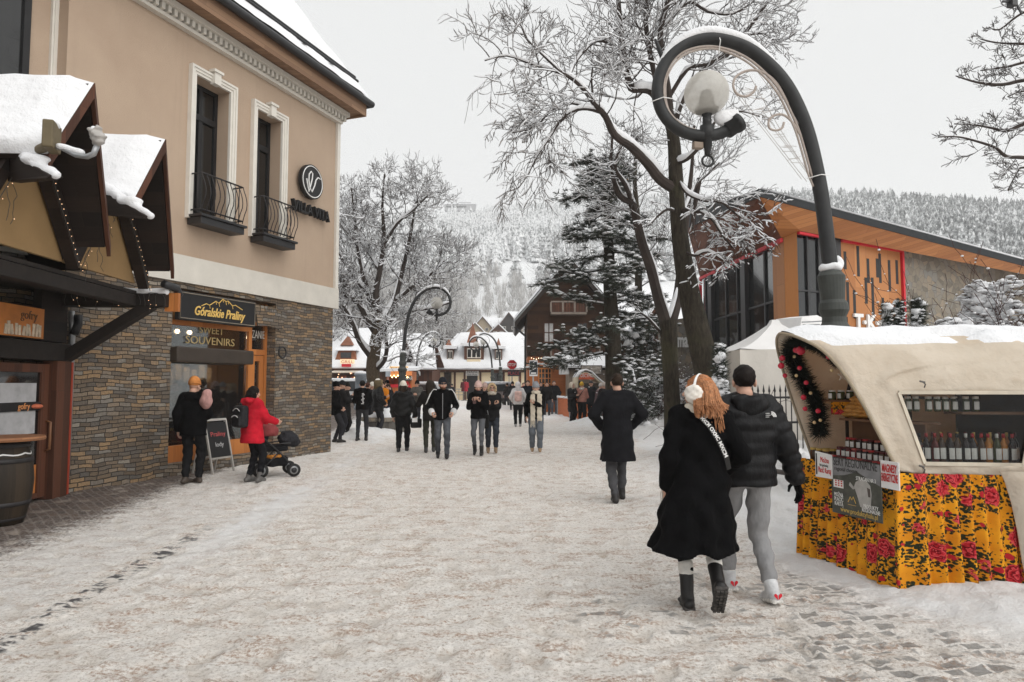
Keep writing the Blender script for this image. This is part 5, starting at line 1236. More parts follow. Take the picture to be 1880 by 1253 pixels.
# ------------------------------------------------------------------ back right: huts, small stall, tent, fence
def back_right():
 # carriage stall with curved snow roof
 Y=30;q=P(1090,738,Y);t=thing("market_stall","orange market stall under a curved snow covered canopy beside the pine trunk","market stall",(q.x,q.y,0));F=Fr((q.x,q.y,0),(1,0,0),(0,-1,0));z=lambda py: F.hz(0,py)
 a,b=F.at(1060),F.at(1118)
 arch=[(F.at(x),z(y)) for x,y in ((1059,712),(1060,694),(1066,686),(1076,683),(1088,688),(1098,698),(1112,708),(1118,712))]
 V=[];k=len(arch)
 m=MB()
 for j,yy in enumerate((0,2.4)):
  V += [F.p(x,-yy,zz) for x,zz in arch]
 m.add(V,[[i,i+1,k+i+1,k+i] for i in range(k-1)]);o=m.build("canopy",plain("canopy_cream",(.55,.48,.36),.9),t,True);s_=o.modifiers.new("s",'SOLIDIFY');s_.thickness=.05
 m=MB();m.add([v+Vector((0,0,.05+.10*math.sin(math.pi*min(1,max(0,(i % k-1)/(k-2)))))) for i,v in enumerate(V)],[[i,i+1,k+i+1,k+i] for i in range(1,k-1)]);o=m.build("canopy_snow",SNOW,t,True);s_=o.modifiers.new("s",'SOLIDIFY');s_.thickness=.07
 m=MB();m.fbox(F,a+.05,b-.1,-2.3,0,0,z(722));m.build("counter",plain("stall_orange",(.52,.13,.03),.7,.15),t)
 m=MB();m.fbox(F,a+.02,b,-.3,.25,z(722)+.003,z(719));m.build("counter_top",SNOW,t)
 m=MB();m.prism([F.p(F.at(1062),.03,z(697)),F.p(F.at(1066),.03,z(688)),F.p(F.at(1076),.03,z(685)),F.p(F.at(1086),.03,z(690)),F.p(F.at(1092),.03,z(697))],Vector((0,.04,0)));bd=m.build("sign_board",plain("stall_red",(.55,.10,.04),.6,.2),t);text("lettering","OSCYPKI",.22,WHITEP,bd,F.p(F.at(1077),.035,z(693)),(1,0,0),(0,0,1),.01,.55)
 m=MB();m.fbox(F,F.at(1064),F.at(1100),-.2,.0,z(714),z(704));m.build("goods_shelf",plain("dark_goods",(.05,.045,.035),.8,.8,6),t)
 m=MB()
 for x in (a+.06,b-.15): m.fbox(F,x,x+.07,-.1,-.03,0,z(700))
 m.build("post",DARKWOOD,t)
 # hut with sign
 Y=37;q=P(1095,738,Y);t=thing("souvenir_hut","low souvenir hut with a snow roof and long sign board behind the pine trunk","hut",(q.x,q.y,0));F=Fr((q.x,q.y,0),(1,0,0),(0,-1,0));z=lambda py,n=0: F.hz(0,py,n);a,b=F.at(1045),F.at(1128)
 m=MB();m.fbox(F,a,b,-2.5,0,0,z(672));m.build("wall",plain("hut_grey",(.24,.2,.16),.8,.2,2),t);rf_a,rf_b=F.p(a-.3,.5,z(676)),F.p(b+.3,.5,z(676));m=MB();slab(m,[rf_a,rf_b,F.p(b+.3,-2.7,z(652)),F.p(a-.3,-2.7,z(652))],.12);r_=m.build("roof",DARKWOOD,t);snow_sheet("roof_snow",rf_a,rf_b,F.p(b+.3,-2.7,z(652)),F.p(a-.3,-2.7,z(652)),r_,.25,20,8)
 m=MB();m.fbox(F,F.at(1066,.6),F.at(1106,.6),.56,.6,z(688,.6),z(671,.6));bd=m.build("sign_board",plain("hut_sign_frame",(.06,.05,.045),.7),t);m=MB();m.fbox(F,F.at(1068,.6),F.at(1104,.6),.6,.61,z(686.5,.6),z(672.5,.6));m.build("picture_strip",plain("hut_sign_picture",(.30,.27,.24),.6,.6,5),bd)
 m=MB();m.tube([F.p(F.at(1035),.3,z(688)),F.p(F.at(1035),.3,z(662))],.28,14);m.build("paper_drum",plain("pale_paper",(.5,.5,.5),.8,.15),t)
 # white roofed building further back
 gable_house("back_house","snow roofed timber house with a small gable between the pine and the hall",1195,738,46,8,4.2,3.6,"house",BROWNWOOD,8,None,False,3)
 root,F=gable_house("back_house","narrow timber gable showing between the right tree trunks",1203,738,42,1.7,4.6,1.2,"house",BROWNWOOD,3,None,True,1)
 # long hut with scalloped awning
 Y=33;q=P(1170,738,Y);t=thing("long_hut","long brown hut with a scalloped white snow edge behind the black coated man","hut",(q.x,q.y,0));F=Fr((q.x,q.y,0),(1,0,0),(0,-1,0));a,b=F.at(1128),F.at(1212);z=lambda py,n=0: F.hz(0,py,n)
 m=MB();m.fbox(F,a,b,-2.2,0,0,z(690));m.build("wall",BROWNWOOD,t);m=MB();m.fbox(F,a,b,-2.2,0,z(690),z(664));m.build("upper_wall",plain("pale_boards",(.35,.31,.26),.8,.15,2),t)
 m=MB();n=22;za,zb_=z(690,.7),z(685,.7)
 for i in range(n): x0=a+(b-a)*i/n;x1=a+(b-a)*(i+1)/n;m.prism([F.p(x0,.7,zb_),F.p(x0,.7,za+.05),F.p((x0+x1)/2,.7,za-.1),F.p(x1,.7,za+.05),F.p(x1,.7,zb_)],Vector((0,.04,0)))
 m.build("scalloped_edge",WHITEP,t);snow_sheet("awning_snow",F.p(a,.72,zb_),F.p(b,.72,zb_),F.p(b,.0,z(677)),F.p(a,.0,z(677)),t,.12,20,6)
 m=MB();m.fbox(F,F.at(1146),F.at(1168),.0,.3,z(722),z(712));m.build("shelf",DARKWOOD,t)
 # orange barrier
 q0,q1=P(1024,765,33),P(1046,765,31);t=thing("barrier_panel","low orange barrier panel with snow along its top by the walking men","barrier",(q0.x,q0.y,0));m=MB();m.prism([Vector((q0.x,q0.y,.05)),Vector((q1.x,q1.y,.05)),Vector((q1.x,q1.y,1.0)),Vector((q0.x,q0.y,1.0))],Vector((.03,.05,0)));m.build("panel",plain("barrier_orange",(.50,.14,.05),.7,.12),t);m=MB();m.bar(Vector((q0.x,q0.y,1.03)),Vector((q1.x,q1.y,1.03)),.12,.10);m.build("snow",SNOW,t,bev=.03);m=MB();
 for q in (q0,q1): m.tube([(q.x,q.y,0),(q.x,q.y,1.1)],.035,8)
 m.build("post",GREYM,t)
 # white pagoda tent
 Y0=13.2;c=P(1424,700,Y0+1.1);t=thing("tent","white pagoda tent with a pointed snow covered roof behind the market stall","tent",(c.x,c.y,0));hw=1.1;ze=P(1335,640,Y0).z;zt_=P(1420,588,Y0+1.1).z
 V=[];F_=[];n=10;M_=6
 for k_ in range(4):
  b0=len(V);A=[(-1,-1),(1,-1),(1,1),(-1,1)][k_];B=[(-1,-1),(1,-1),(1,1),(-1,1)][(k_+1) % 4]
  for i in range(n+1):
   s=i/n;rr=(1-s)**1.0;zz=ze+(zt_-ze)*(s**1.75*.75+s*.25)
   for j in range(M_+1):
    tt=j/M_;x=A[0]+(B[0]-A[0])*tt;y=A[1]+(B[1]-A[1])*tt;V.append((c.x+x*hw*max(rr,.06),c.y+y*hw*max(rr,.06),zz-.05*math.sin(math.pi*tt)*(1-s)))
  for i in range(n):
   for j in range(M_): p=b0+i*(M_+1)+j;F_.append([p,p+1,p+M_+2,p+M_+1])
 tm=plain("tent_cloth",(.70,.66,.60),.85,.05,3,.3,12,.02);meshobj("roof",V,F_,plain("snowy_tent_cloth",(.80,.79,.78),.85,.04,3,.3,10,.02),t,True)
 m=MB();P4=[(c.x-hw,c.y-hw),(c.x+hw,c.y-hw),(c.x+hw,c.y+hw),(c.x-hw,c.y+hw)]
 for k_ in range(4):
  a,b=P4[k_],P4[(k_+1) % 4];V=[];nn=24
  for i in range(nn+1):
   s=i/nn;ox=.02*math.sin(s*19+k_);x=a[0]+(b[0]-a[0])*s;y=a[1]+(b[1]-a[1])*s
   for zz in (.02,ze*.5,ze-.02): V.append((x+ox*(1 if k_ % 2 else .0),y+ox*(0 if k_ % 2 else 1.0),zz))
  m.add(V,[[i*3+j,i*3+3+j,i*3+4+j,i*3+1+j] for i in range(nn) for j in range(2)])
 m.build("side_cloth",tm,t,True);m=MB();m.box((c.x+.25,c.y-hw-.03,1.45),(.5,.01,.45));m.build("window",plain("cloudy_window",(.5,.48,.45),.3),t)
 q=P(1470,590,15);tt=thing("tent","grey edged white tent roof showing just left of the big lamp post","tent",(q.x,q.y,0));m=MB();m.prism([P(1468,606,15),P(1526,606,15),P(1524,590,15.3),P(1500,579,15.6),P(1472,583,15.3)],Vector((0,1.5,.1)));m.build("roof",plain("snowy_tent_cloth",(.8,.79,.78)),tt);m=MB();m.box((q.x+.33,15.6,1.35),(.75,1.2,2.7));m.build("side_cloth",tm,tt)
 m=MB();m.bar(P(1472,592,14.95),P(1512,590,14.95),.02,.03);m.bar(P(1474,597,14.95),P(1505,596,14.95),.02,.025);m.build("print_line",GREYM,tt)
 # iron fence
 a,b=G(1372,790),G(1455,764);a,b=P(1360,700,11.2),P(1500,700,11.8);d=Vector((b.x-a.x,b.y-a.y,0));L=d.length;d.normalize()
 t=thing("iron_fence","dark spiked iron fence in front of the white tent","fence",(a.x,a.y,0));m=MB()
 for zz in (.35,1.0,1.42): m.bar(Vector((a.x,a.y,zz)),Vector((b.x,b.y,zz)),.025,.035)
 m.build("rail",IRON,t);m=MB();n=int(L/.11)
 for i in range(n+1):
  p=Vector((a.x,a.y,0))+d*(L*i/n);m.tube([p+Vector((0,0,.05)),p+Vector((0,0,1.5)),p+Vector((0,0,1.53)),p+Vector((0,0,1.64))],[.010,.010,.02,.001],5)
 m.build("picket",IRON,t)
 # curved rail by the walking couple
 t=thing("street_rail","low dark tubular rail with snow beside the walking couple","rail",G(1440,905));A=P(1408,868,9.3);m=MB()
 m.tube([Vector((2.45,8.9,.62)),Vector((3.0,8.35,.62)),Vector((3.35,7.9,.60)),Vector((3.75,7.6,.55))],.03,8);m.tube([Vector((2.75,9.2,.1)),Vector((2.8,9.1,.7)),Vector((2.95,8.9,.86)),Vector((3.15,8.65,.87)),Vector((3.3,8.4,.80)),Vector((3.32,8.2,.3))],.03,8);m.tube([Vector((2.75,8.6,.62)),Vector((2.72,8.6,.0))],.035,8)
 m.build("tube",plain("worn_rail",(.07,.06,.055),.5,.3,10),t,True)
 # small leaning stand by the far right man
 q=G(1208,786);t=thing("folding_stand","pale folding stand leaning in the snow behind the lone man","stand",q);m=MB()
 for s in (-.3,.3): m.bar(q+Vector((s,0,0)),q+Vector((-s,.1,.75)),.04)
 m.bar(q+Vector((-.3,.1,.75)),q+Vector((.3,.1,.75)),.05);m.build("frame",plain("pale_slats",(.5,.47,.43),.8),t)
back_right()
def signs():
 q=P(940,740,50);t=thing("stop_sign","red octagonal stop sign above a banner board at the end of the street","road sign",(q.x,q.y,0));F=Fr((q.x,q.y,0),(1,0,0),(0,-1,0));zc=F.hz(0,670);r=.38
 oc=lambda r,n: [F.p(r*math.cos(R(22.5+45*i)),n,zc+r*math.sin(R(22.5+45*i))) for i in range(8)]
 m=MB();m.prism(oc(r,.03),F.n*.03);pl=m.build("plate",WHITEP,t);m=MB();m.prism(oc(r*.93,.062),F.n*.006);m.build("red_face",plain("stop_red",(.55,.02,.03),.4,.04),pl)
 text("lettering","STOP",.30,WHITEP,pl,F.p(0,.075,zc-.105),(1,0,0),(0,0,1),.004,.56,0,.008)
 m=MB();m.tube([F.p(0,0,0),F.p(0,0,zc+.3)],.04,8);m.build("pole",GREYM,t,True)
 q2=P(943,740,48);tt=thing("banner_board","small dark banner board with red letters just below the stop sign","sign board",(q2.x,q2.y,0));F=Fr((q2.x,q2.y,0),(1,0,0),(0,-1,0));a,b=F.at(932),F.at(955);z1,z0=F.hz(0,680),F.hz(0,691);m=MB();m.fbox(F,a,b,0,.03,z0,z1);bd=m.build("board",plain("slate_board",(.05,.055,.07),.6),tt);text("lettering","PLACE",.30,plain("banner_red",(.55,.10,.12),.6),bd,F.p(0,.035,z0+.1),(1,0,0),(0,0,1),.004,.75)
 m=MB()
 for x in (a+.1,b-.1): m.tube([F.p(x,-.03,0),F.p(x,-.03,z1)],.025,6)
 m.build("post",GREYM,tt,True)
 # parking sign near the booth
 q=P(712,740,50);t=thing("road_sign","small square grey road sign on a thin pole beside the orange booth","road sign",(q.x,q.y,0));F=Fr((q.x,q.y,0),(1,0,0),(0,-1,0));m=MB();m.fbox(F,-.18,.18,.02,.05,F.hz(0,692),F.hz(0,682));m.build("plate",plain("sign_grey",(.35,.38,.42),.5),t);m=MB();m.tube([F.p(0,0,0),F.p(0,0,F.hz(0,682))],.025,6);m.build("pole",GREYM,t,True)
signs()
def planter():
 c=G(708,797);t=thing("stone_planter","round rough stone planter heaped with snow in the crowd","planter",c);rs=random.Random(2)
 m=MB();m.lathe([(.62,0),(.66,.25),(.70,.42),(.60,.44)],c,22);b=m.build("bowl",stone_bricks("planter_stone",[(.0,(.10,.095,.09)),(.5,(.20,.185,.165)),(1.0,(.27,.25,.22))],.4,.22),t)
 m=MB()
 for i in range(9):
  a=i*2*math.pi/9;m.box((c.x+.66*math.cos(a),c.y+.66*math.sin(a),c.z+.50),(.30,.44,.13),a)
 m.build("cap_stone",FLAG,t,bev=.03)
 V,F=solid([ell(c+Vector((0,0,.52)),(.62,.62,.22)),ell(c+Vector((.1,0,.62)),(.3,.35,.25))],.04,.1,wrinkle=.02,wf=10);meshobj("snow",V,F,SNOW,t,True)
planter()
# ------------------------------------------------------------------ scroll street lamps
LAMP_PX=[(1549,930),(1543,800),(1535,660),(1530,560),(1523,480),(1516,420),(1508,360),(1497,302),(1483,245),(1464,195),(1440,152),(1410,118),(1374,90),(1334,75),(1295,71),(1258,82),(1230,104),(1213,135),(1207,168),(1214,202),(1234,229),(1262,245),(1294,250),(1326,244),(1352,228)]
ZL=7.9
def lpx(x,y):
 q=P(x,y,ZL);return (q.x-P(1549,705,ZL).x,q.z)
LP=[lpx(x,y) for x,y in LAMP_PX]
def smooth_path(pts,n=4):
 out=[]
 for i in range(len(pts)-1):
  p0,p1,p2,p3=[np.array(pts[max(0,min(len(pts)-1,j))],float) for j in (i-1,i,i+1,i+2)]
  for k in range(n):
   t=k/n;out.append(.5*((2*p1)+(-p0+p2)*t+(2*p0-5*p1+4*p2-p3)*t*t+(-p0+3*p1-3*p2+p3)*t**3))
 out.append(np.array(pts[-1],float));return out
LAMPM=plain("lamp_iron",(.022,.023,.024),.55,.3,7,.25,40,.004)
def frosted():
 t=NT("frosted_globe");v=t.coord();n=t.noise(v,30,3);sep=t.node("SeparateXYZ");t.link(v,sep.inputs[0])
 b=t.bsdf(t.ramp(n,[(.3,(.62,.60,.55)),(.7,(.76,.74,.69))]),.35);tr=t.node("BsdfTranslucent");tr.inputs[0].default_value=(.85,.83,.78,1);tp=t.node("BsdfTransparent");m1=t.node("MixShader");m1.inputs[0].default_value=.5;t.link(b.outputs[0],m1.inputs[1]);t.link(tr.outputs[0],m1.inputs[2]);m2=t.node("MixShader");m2.inputs[0].default_value=.34;t.link(m1.outputs[0],m2.inputs[1]);t.link(tp.outputs[0],m2.inputs[2]);t.link(m2.outputs[0],t.out.inputs[0])
 return t.m
GLOBE=frosted()
def street_lamp(label,px,Y,mirror,detail=False,size=1.0,rz=0.0,gapx=None):
 base=P(px,705,Y);base.z=0
 root=thing("street_lamp",label,"street lamp",base,group="scroll topped street lamps")
 sx=(-1 if mirror else 1)*size;Rz=Matrix.Rotation(rz,3,'Z')
 W=lambda x,z,y=0.0: base+Rz@Vector((x*sx,y,z*size))
 sp=smooth_path(LP,5);N=len(sp);zs=[p[1] for p in sp]
 k0=next(i for i,p in enumerate(sp) if p[1] > 2.55);k1=next(i for i,p in enumerate(sp) if p[1] > 3.05)
 rad=[.090-.020*min(1,i/N*1.25) for i in range(N)]
 sw=1.0 if detail else .85
 m=MB();m.tube([W(p[0],p[1]) for p in sp[k0:]],[r*size*sw for r in rad[k0:]],14);m.build("scroll_arm",LAMPM,root,True)
 # fluted base with collars
 m=MB();xs=lambda z: float(np.interp(z,zs[:k1+20],[p[0] for p in sp[:k1+20]]))
 prof=[(.30,0),(.30,.25),(.22,.32),(.17,.5),(.155,2.15),(.19,2.2),(.20,2.26),(.17,2.30),(.135,2.36),(.13,2.42),(.165,2.50),(.155,2.58),(.13,2.62),(.15,2.85),(.155,2.9),(.11,2.96)]
 n=24
 for i,(r,z) in enumerate(prof):
  for k in range(n):
   a=2*math.pi*k/n;rr=r*size*(.86 if (k % 2 and .45 < z < 2.2) else 1.0);q=W(xs(z),z);m.v.append((q.x+rr*math.cos(a),q.y+rr*math.sin(a),q.z))
 for i in range(len(prof)-1):
  for k in range(n): m.f.append([i*n+k,i*n+(k+1) % n,(i+1)*n+(k+1) % n,(i+1)*n+k]);m.m.append(0)
 m.build("fluted_base",plain("lamp_base_iron",(.05,.055,.05),.6,.3,6,.3,40),root)
 # globe hung inside the scroll
 (gx,gz),(jx,jz)=lpx(1297,172),lpx(1297,250);jx=gx;gr=.262
 V,F=ball(W(gx,gz),gr*size,32 if detail else 16);m=MB();m.add(V,F);m.build("globe",GLOBE,root,True)
 m=MB();o=W(jx,jz);m.lathe([(.018,-.24),(.035,-.22),(.04,-.14),(.055,-.13),(.055,-.04),(.085,-.03),(.085,.12),(.055,.13),(.05,.24),(.06,.25),(.06,.3),(.13,.3),(.135,.33),(.10,.35),(.02,.36)],o,18)
 m.lathe([(.10,.34),(.085,.46),(.06,.54),(.02,.56)],o,14);m.build("stem",LAMPM,root,True)
 m=MB();m.tube([o+Rz@Vector((.065*math.sin(t)*sx,0,-.30+.065*math.cos(t))) for t in np.linspace(0,6.2832,25)],.013,8);m.build("ring",LAMPM,root,True)
 e=sp[-1];e0=sp[-4];d=Vector((e[0]-e0[0],0,e[1]-e0[1])).normalized();m=MB();q=Vector((e[0],0,e[1]));qq=[q-d*.14,q-d*.02,q-d*.02,q+d*.05];m.tube([W(p.x,p.z) for p in qq],[.10*size,.10*size,.112*size,.112*size],16);m.build("end_cap",LAMPM,root,True)
 m=MB();f=smooth_path([lpx(1222,118),lpx(1212,95),lpx(1203,72)],3);m.tube([W(*p) for p in f],[.03,.03,.03,.028,.024,.02,.012],8)
 m.tube([W(*lpx(1222,118)),W(*lpx(1206,88))],[.03,.014],8);m.build("finial",LAMPM,root,True)
 # snow lying on top of the scroll and the caps
 top=[i for i in range(N) if i > N*.42 and i < N*.72 and sp[i][1] > 4.35]
 m=MB();m.tube([W(sp[i][0]+.02*(0),sp[i][1]+rad[i]*.95,0) for i in top],[(.012+.062*math.sin(math.pi*(j+.5)/len(top))**.5)*size for j in range(len(top))],10);m.build("snow",SNOW,root,True)
 V,F=solid([ell((0,0,0),(.13,.13,.06))]+([ell((.1,.02,.06),(.06,.06,.09))] if detail else []),.025,.04,wrinkle=.008);V=V+np.array(W(xs(2.95)+.0,3.0));meshobj("base_snow",V,F,SNOW,root,True)
 if not detail:
  # inner decorative scroll
  m=MB();c=(gx+.05,gz+.05);m.tube([W(c[0]+(.50-.02*t)*math.cos(2.6-t),c[1]+(.52-.02*t)*math.sin(2.6-t)) for t in np.linspace(0,4.2,24)],.02,6);m.build("inner_scroll",GREYM,root,True)
 else:
  rope=plain("rope_light",(.42,.36,.32),.5,.15,30,.3,90)
  def path(px_,n_=5): return [W(*lpx(x,y),-.02) for x,y in smooth_path(px_,n_)]
  main=[(1497,340),(1487,315),(1477,280),(1465,240),(1450,205),(1432,170),(1408,140),(1376,112),(1340,94),(1300,87),(1262,94),(1236,112),(1221,140),(1218,170),(1224,200),(1240,222),(1262,236),(1276,240)]
  inner=[(x-(5 if x > 1300 else -3),y+4) for x,y in main]
  m=MB();m.tube(path(main),.016,7);m.tube(path(inner),.013,6);m.build("rope_light",rope,root,True)
  m=MB();m.tube(path([(1445,192),(1425,155),(1400,135),(1375,131),(1352,141),(1345,158),(1352,174),(1368,179),(1382,171),(1387,160)]),.015,6);m.tube(path([(1468,250),(1455,228),(1438,213),(1422,213),(1411,222),(1411,236),(1422,241),(1434,237),(1438,226)]),.014,6);m.build("light_scroll",rope,root,True)
  m=MB();rs=random.Random(4)
  lines=[((1360,180),(1480,335)),((1346,170),(1470,330)),((1375,140),(1486,325)),((1390,134),(1470,250)),((1404,140),(1466,230)),((1420,240),(1488,330)),((1395,200),(1484,318))]
  for a,b in lines: m.tube(path([a,((a[0]+b[0])/2+rs.uniform(-4,4),(a[1]+b[1])/2+rs.uniform(-3,3)),b],4),.0035,4)
  for i in range(24):
   t=rs.random();x=1372+t*96;y=165+t*140+rs.uniform(-8,8);m.tube(path([(x-rs.uniform(6,16),y+rs.uniform(-5,5)),(x+rs.uniform(6,14),y+rs.uniform(-6,3))],2),.0035,4)
  m.build("light_net",plain("net_wire",(.45,.42,.40),.6),root)
  m=MB()
  for x,y in ((1318,82),(1500,326),(1214,186)):
   q=W(*lpx(x,y));m.tube([q+Vector((-.13,-.02,-.02)),q+Vector((0,-.11,0)),q+Vector((.13,-.02,.02))] if y > 100 else [q+Vector((0,-.02,-.13)),q+Vector((0,-.1,0)),q+Vector((0,-.02,.12))],.006,5)
  m.build("cable_tie",WHITEP,root)
  m=MB();q=W(*lpx(1281,268));m.box(q,(.12,.07,.08),.2);m.build("junction_box",plain("brown_box",(.28,.22,.17),.6),root,bev=.01)
  V,F=solid([ell(W(e[0]-.14,e[1]+.07),(.13,.07,.10)),ell(W(e[0]-.03,e[1]+.12),(.07,.06,.06))],.016,.05,wrinkle=.006);meshobj("cap_snow",V,F,SNOW,root,True)
 return root
street_lamp("tall black scroll street lamp with a frosted globe rising behind the market stall",1549,ZL,False,True)
street_lamp("scroll street lamp with snow on its curl before the left bare tree",735,29.0,True)
street_lamp("smaller scroll street lamp just right of the snowy left lamp",762,55,True,rz=R(-8))
street_lamp("scroll street lamp before the cream shop, the left one of a crossing pair",906,58,False,size=.98)
street_lamp("scroll street lamp before the cream shop, the right one of a crossing pair",921,60,False,size=1.05,rz=R(5))
# ------------------------------------------------------------------ market stall
S2=Vector((3.15,5.60,0));S1=Vector((2.90,6.68,0));SA=Vector((.99,-.135,0)).normalized();SB=(S1-S2).normalized()
def sp_(u,w_,z): return S2+SA*u+SB*w_+Vector((0,0,z))          # along the stall, across it, up
SW=(S1-S2).length;SL=2.9;CTH=.905
def folk_cloth():
 t=NT("rose_print_cloth");uv=t.coord("UV")
 base=t.ramp(t.noise(uv,6,3),[(.3,(.60,.21,.010)),(.7,(.80,.36,.016))])
 def flower(scale,off,r0,r1):
  v=t.mapping(uv,loc=off);vo=t.voro(v,scale,'F1',.75)
  wob=t.math('ADD',vo.outputs["Distance"],t.math('MULTIPLY',t.math('SUBTRACT',t.noise(uv,30,2),.5),.30));return vo,wob
 vo,d=flower(4.6,(0,0,0),0,0);v2,d2=flower(9.0,(.37,.21,0),0,0);v3,d3=flower(13,(.11,.53,0),0,0);lf=t.voro(uv,46,'F1');l2=t.noise(uv,60,3,.65)
 leafzone=t.math('MAXIMUM',t.step(d,.72,.52),t.step(d2,.50,.32))
 leaf=t.step(t.math('ADD',t.math('MULTIPLY',lf.outputs["Distance"],.75),t.math('ADD',t.math('MULTIPLY',l2,.7),t.math('MULTIPLY',leafzone,-.36))),.47,.36)
 c=t.mix(leaf,base,t.mix(l2,(.010,.012,.008),(.035,.045,.018)))
 c=t.mix(t.step(d3,.15,.10),c,(.42,.02,.025))
 petals=t.ramp(t.math('FRACT',t.math('ADD',t.math('MULTIPLY',d,8.0),t.math('MULTIPLY',t.noise(uv,22,2),2.2))),[(.15,(.14,.004,.008)),(.5,(.50,.02,.03)),(.9,(.64,.08,.09))])
 c=t.mix(t.step(d,.40,.35),c,petals)
 c=t.mix(t.math('MULTIPLY',t.step(d2,.24,.18),t.step(d,.40,.46)),c,(.45,.02,.03))
 t.bsdf(c,.85,t.bump(t.noise(uv,300,2),.15,.002),Specular_IOR_Level=.2);return t.m
CLOTH=folk_cloth()
CANVAS=None
def canvas_mat():
 t=NT("stall_canvas");v=t.coord();n=t.noise(v,2.2,5,.6);n2=t.noise(v,14,4);n3=t.noise(v,240,2)
 c=t.ramp(n,[(.25,(.64,.57,.46)),(.6,(.77,.71,.60)),(.85,(.82,.77,.67))]);c=t.mix(t.math('MULTIPLY',t.step(n2,.55,.75),.25),c,(.52,.44,.33))
 geo=t.node("NewGeometry");sep=t.node("SeparateXYZ");t.link(geo.outputs["Normal"],sep.inputs[0])
 t.bsdf(c,.85,t.bump(n3,.2,.002,t.bump(n2,.5,.02,t.bump(n,.5,.08))),Specular_IOR_Level=.25);b=next(q for q in t.n if q.type == 'BSDF_PRINCIPLED');tl=t.node("BsdfTranslucent");tl.inputs[0].default_value=(.80,.50,.20,1);ms=t.node("MixShader");ms.inputs[0].default_value=.30;t.link(b.outputs[0],ms.inputs[1]);t.link(tl.outputs[0],ms.inputs[2]);t.link(ms.outputs[0],t.out.inputs[0]);return t.m
CANVAS=canvas_mat()
def clear_sheet():
 t=NT("clear_plastic");tr=t.node("BsdfTransparent");tr.inputs[0].default_value=(.86,.87,.87,1);gl=t.node("BsdfGlossy");gl.inputs["Roughness"].default_value=.12;v=t.coord();n=t.noise(v,6,3);t.link(t.bump(n,.5,.03),gl.inputs["Normal"])
 df=t.node("BsdfDiffuse");df.inputs[0].default_value=(.75,.76,.78,1)
 fr=t.node("Fresnel");fr.inputs[0].default_value=1.45;m1=t.node("MixShader");t.link(t.math('ADD',t.math('MULTIPLY',fr.outputs[0],.45),.0,True),m1.inputs[0]);t.link(tr.outputs[0],m1.inputs[1]);t.link(gl.outputs[0],m1.inputs[2])
 sp=t.noise(v,75,3,.7);lowf=t.noise(v,5,3);f=t.step(t.math('ADD',sp,t.math('MULTIPLY',lowf,.35)),.90,.97)
 m2=t.node("MixShader");t.link(t.math('MULTIPLY',f,.75),m2.inputs[0]);t.link(m1.outputs[0],m2.inputs[1]);t.link(df.outputs[0],m2.inputs[2]);t.link(m2.outputs[0],t.out.inputs[0]);return t.m
CLEAR=clear_sheet()
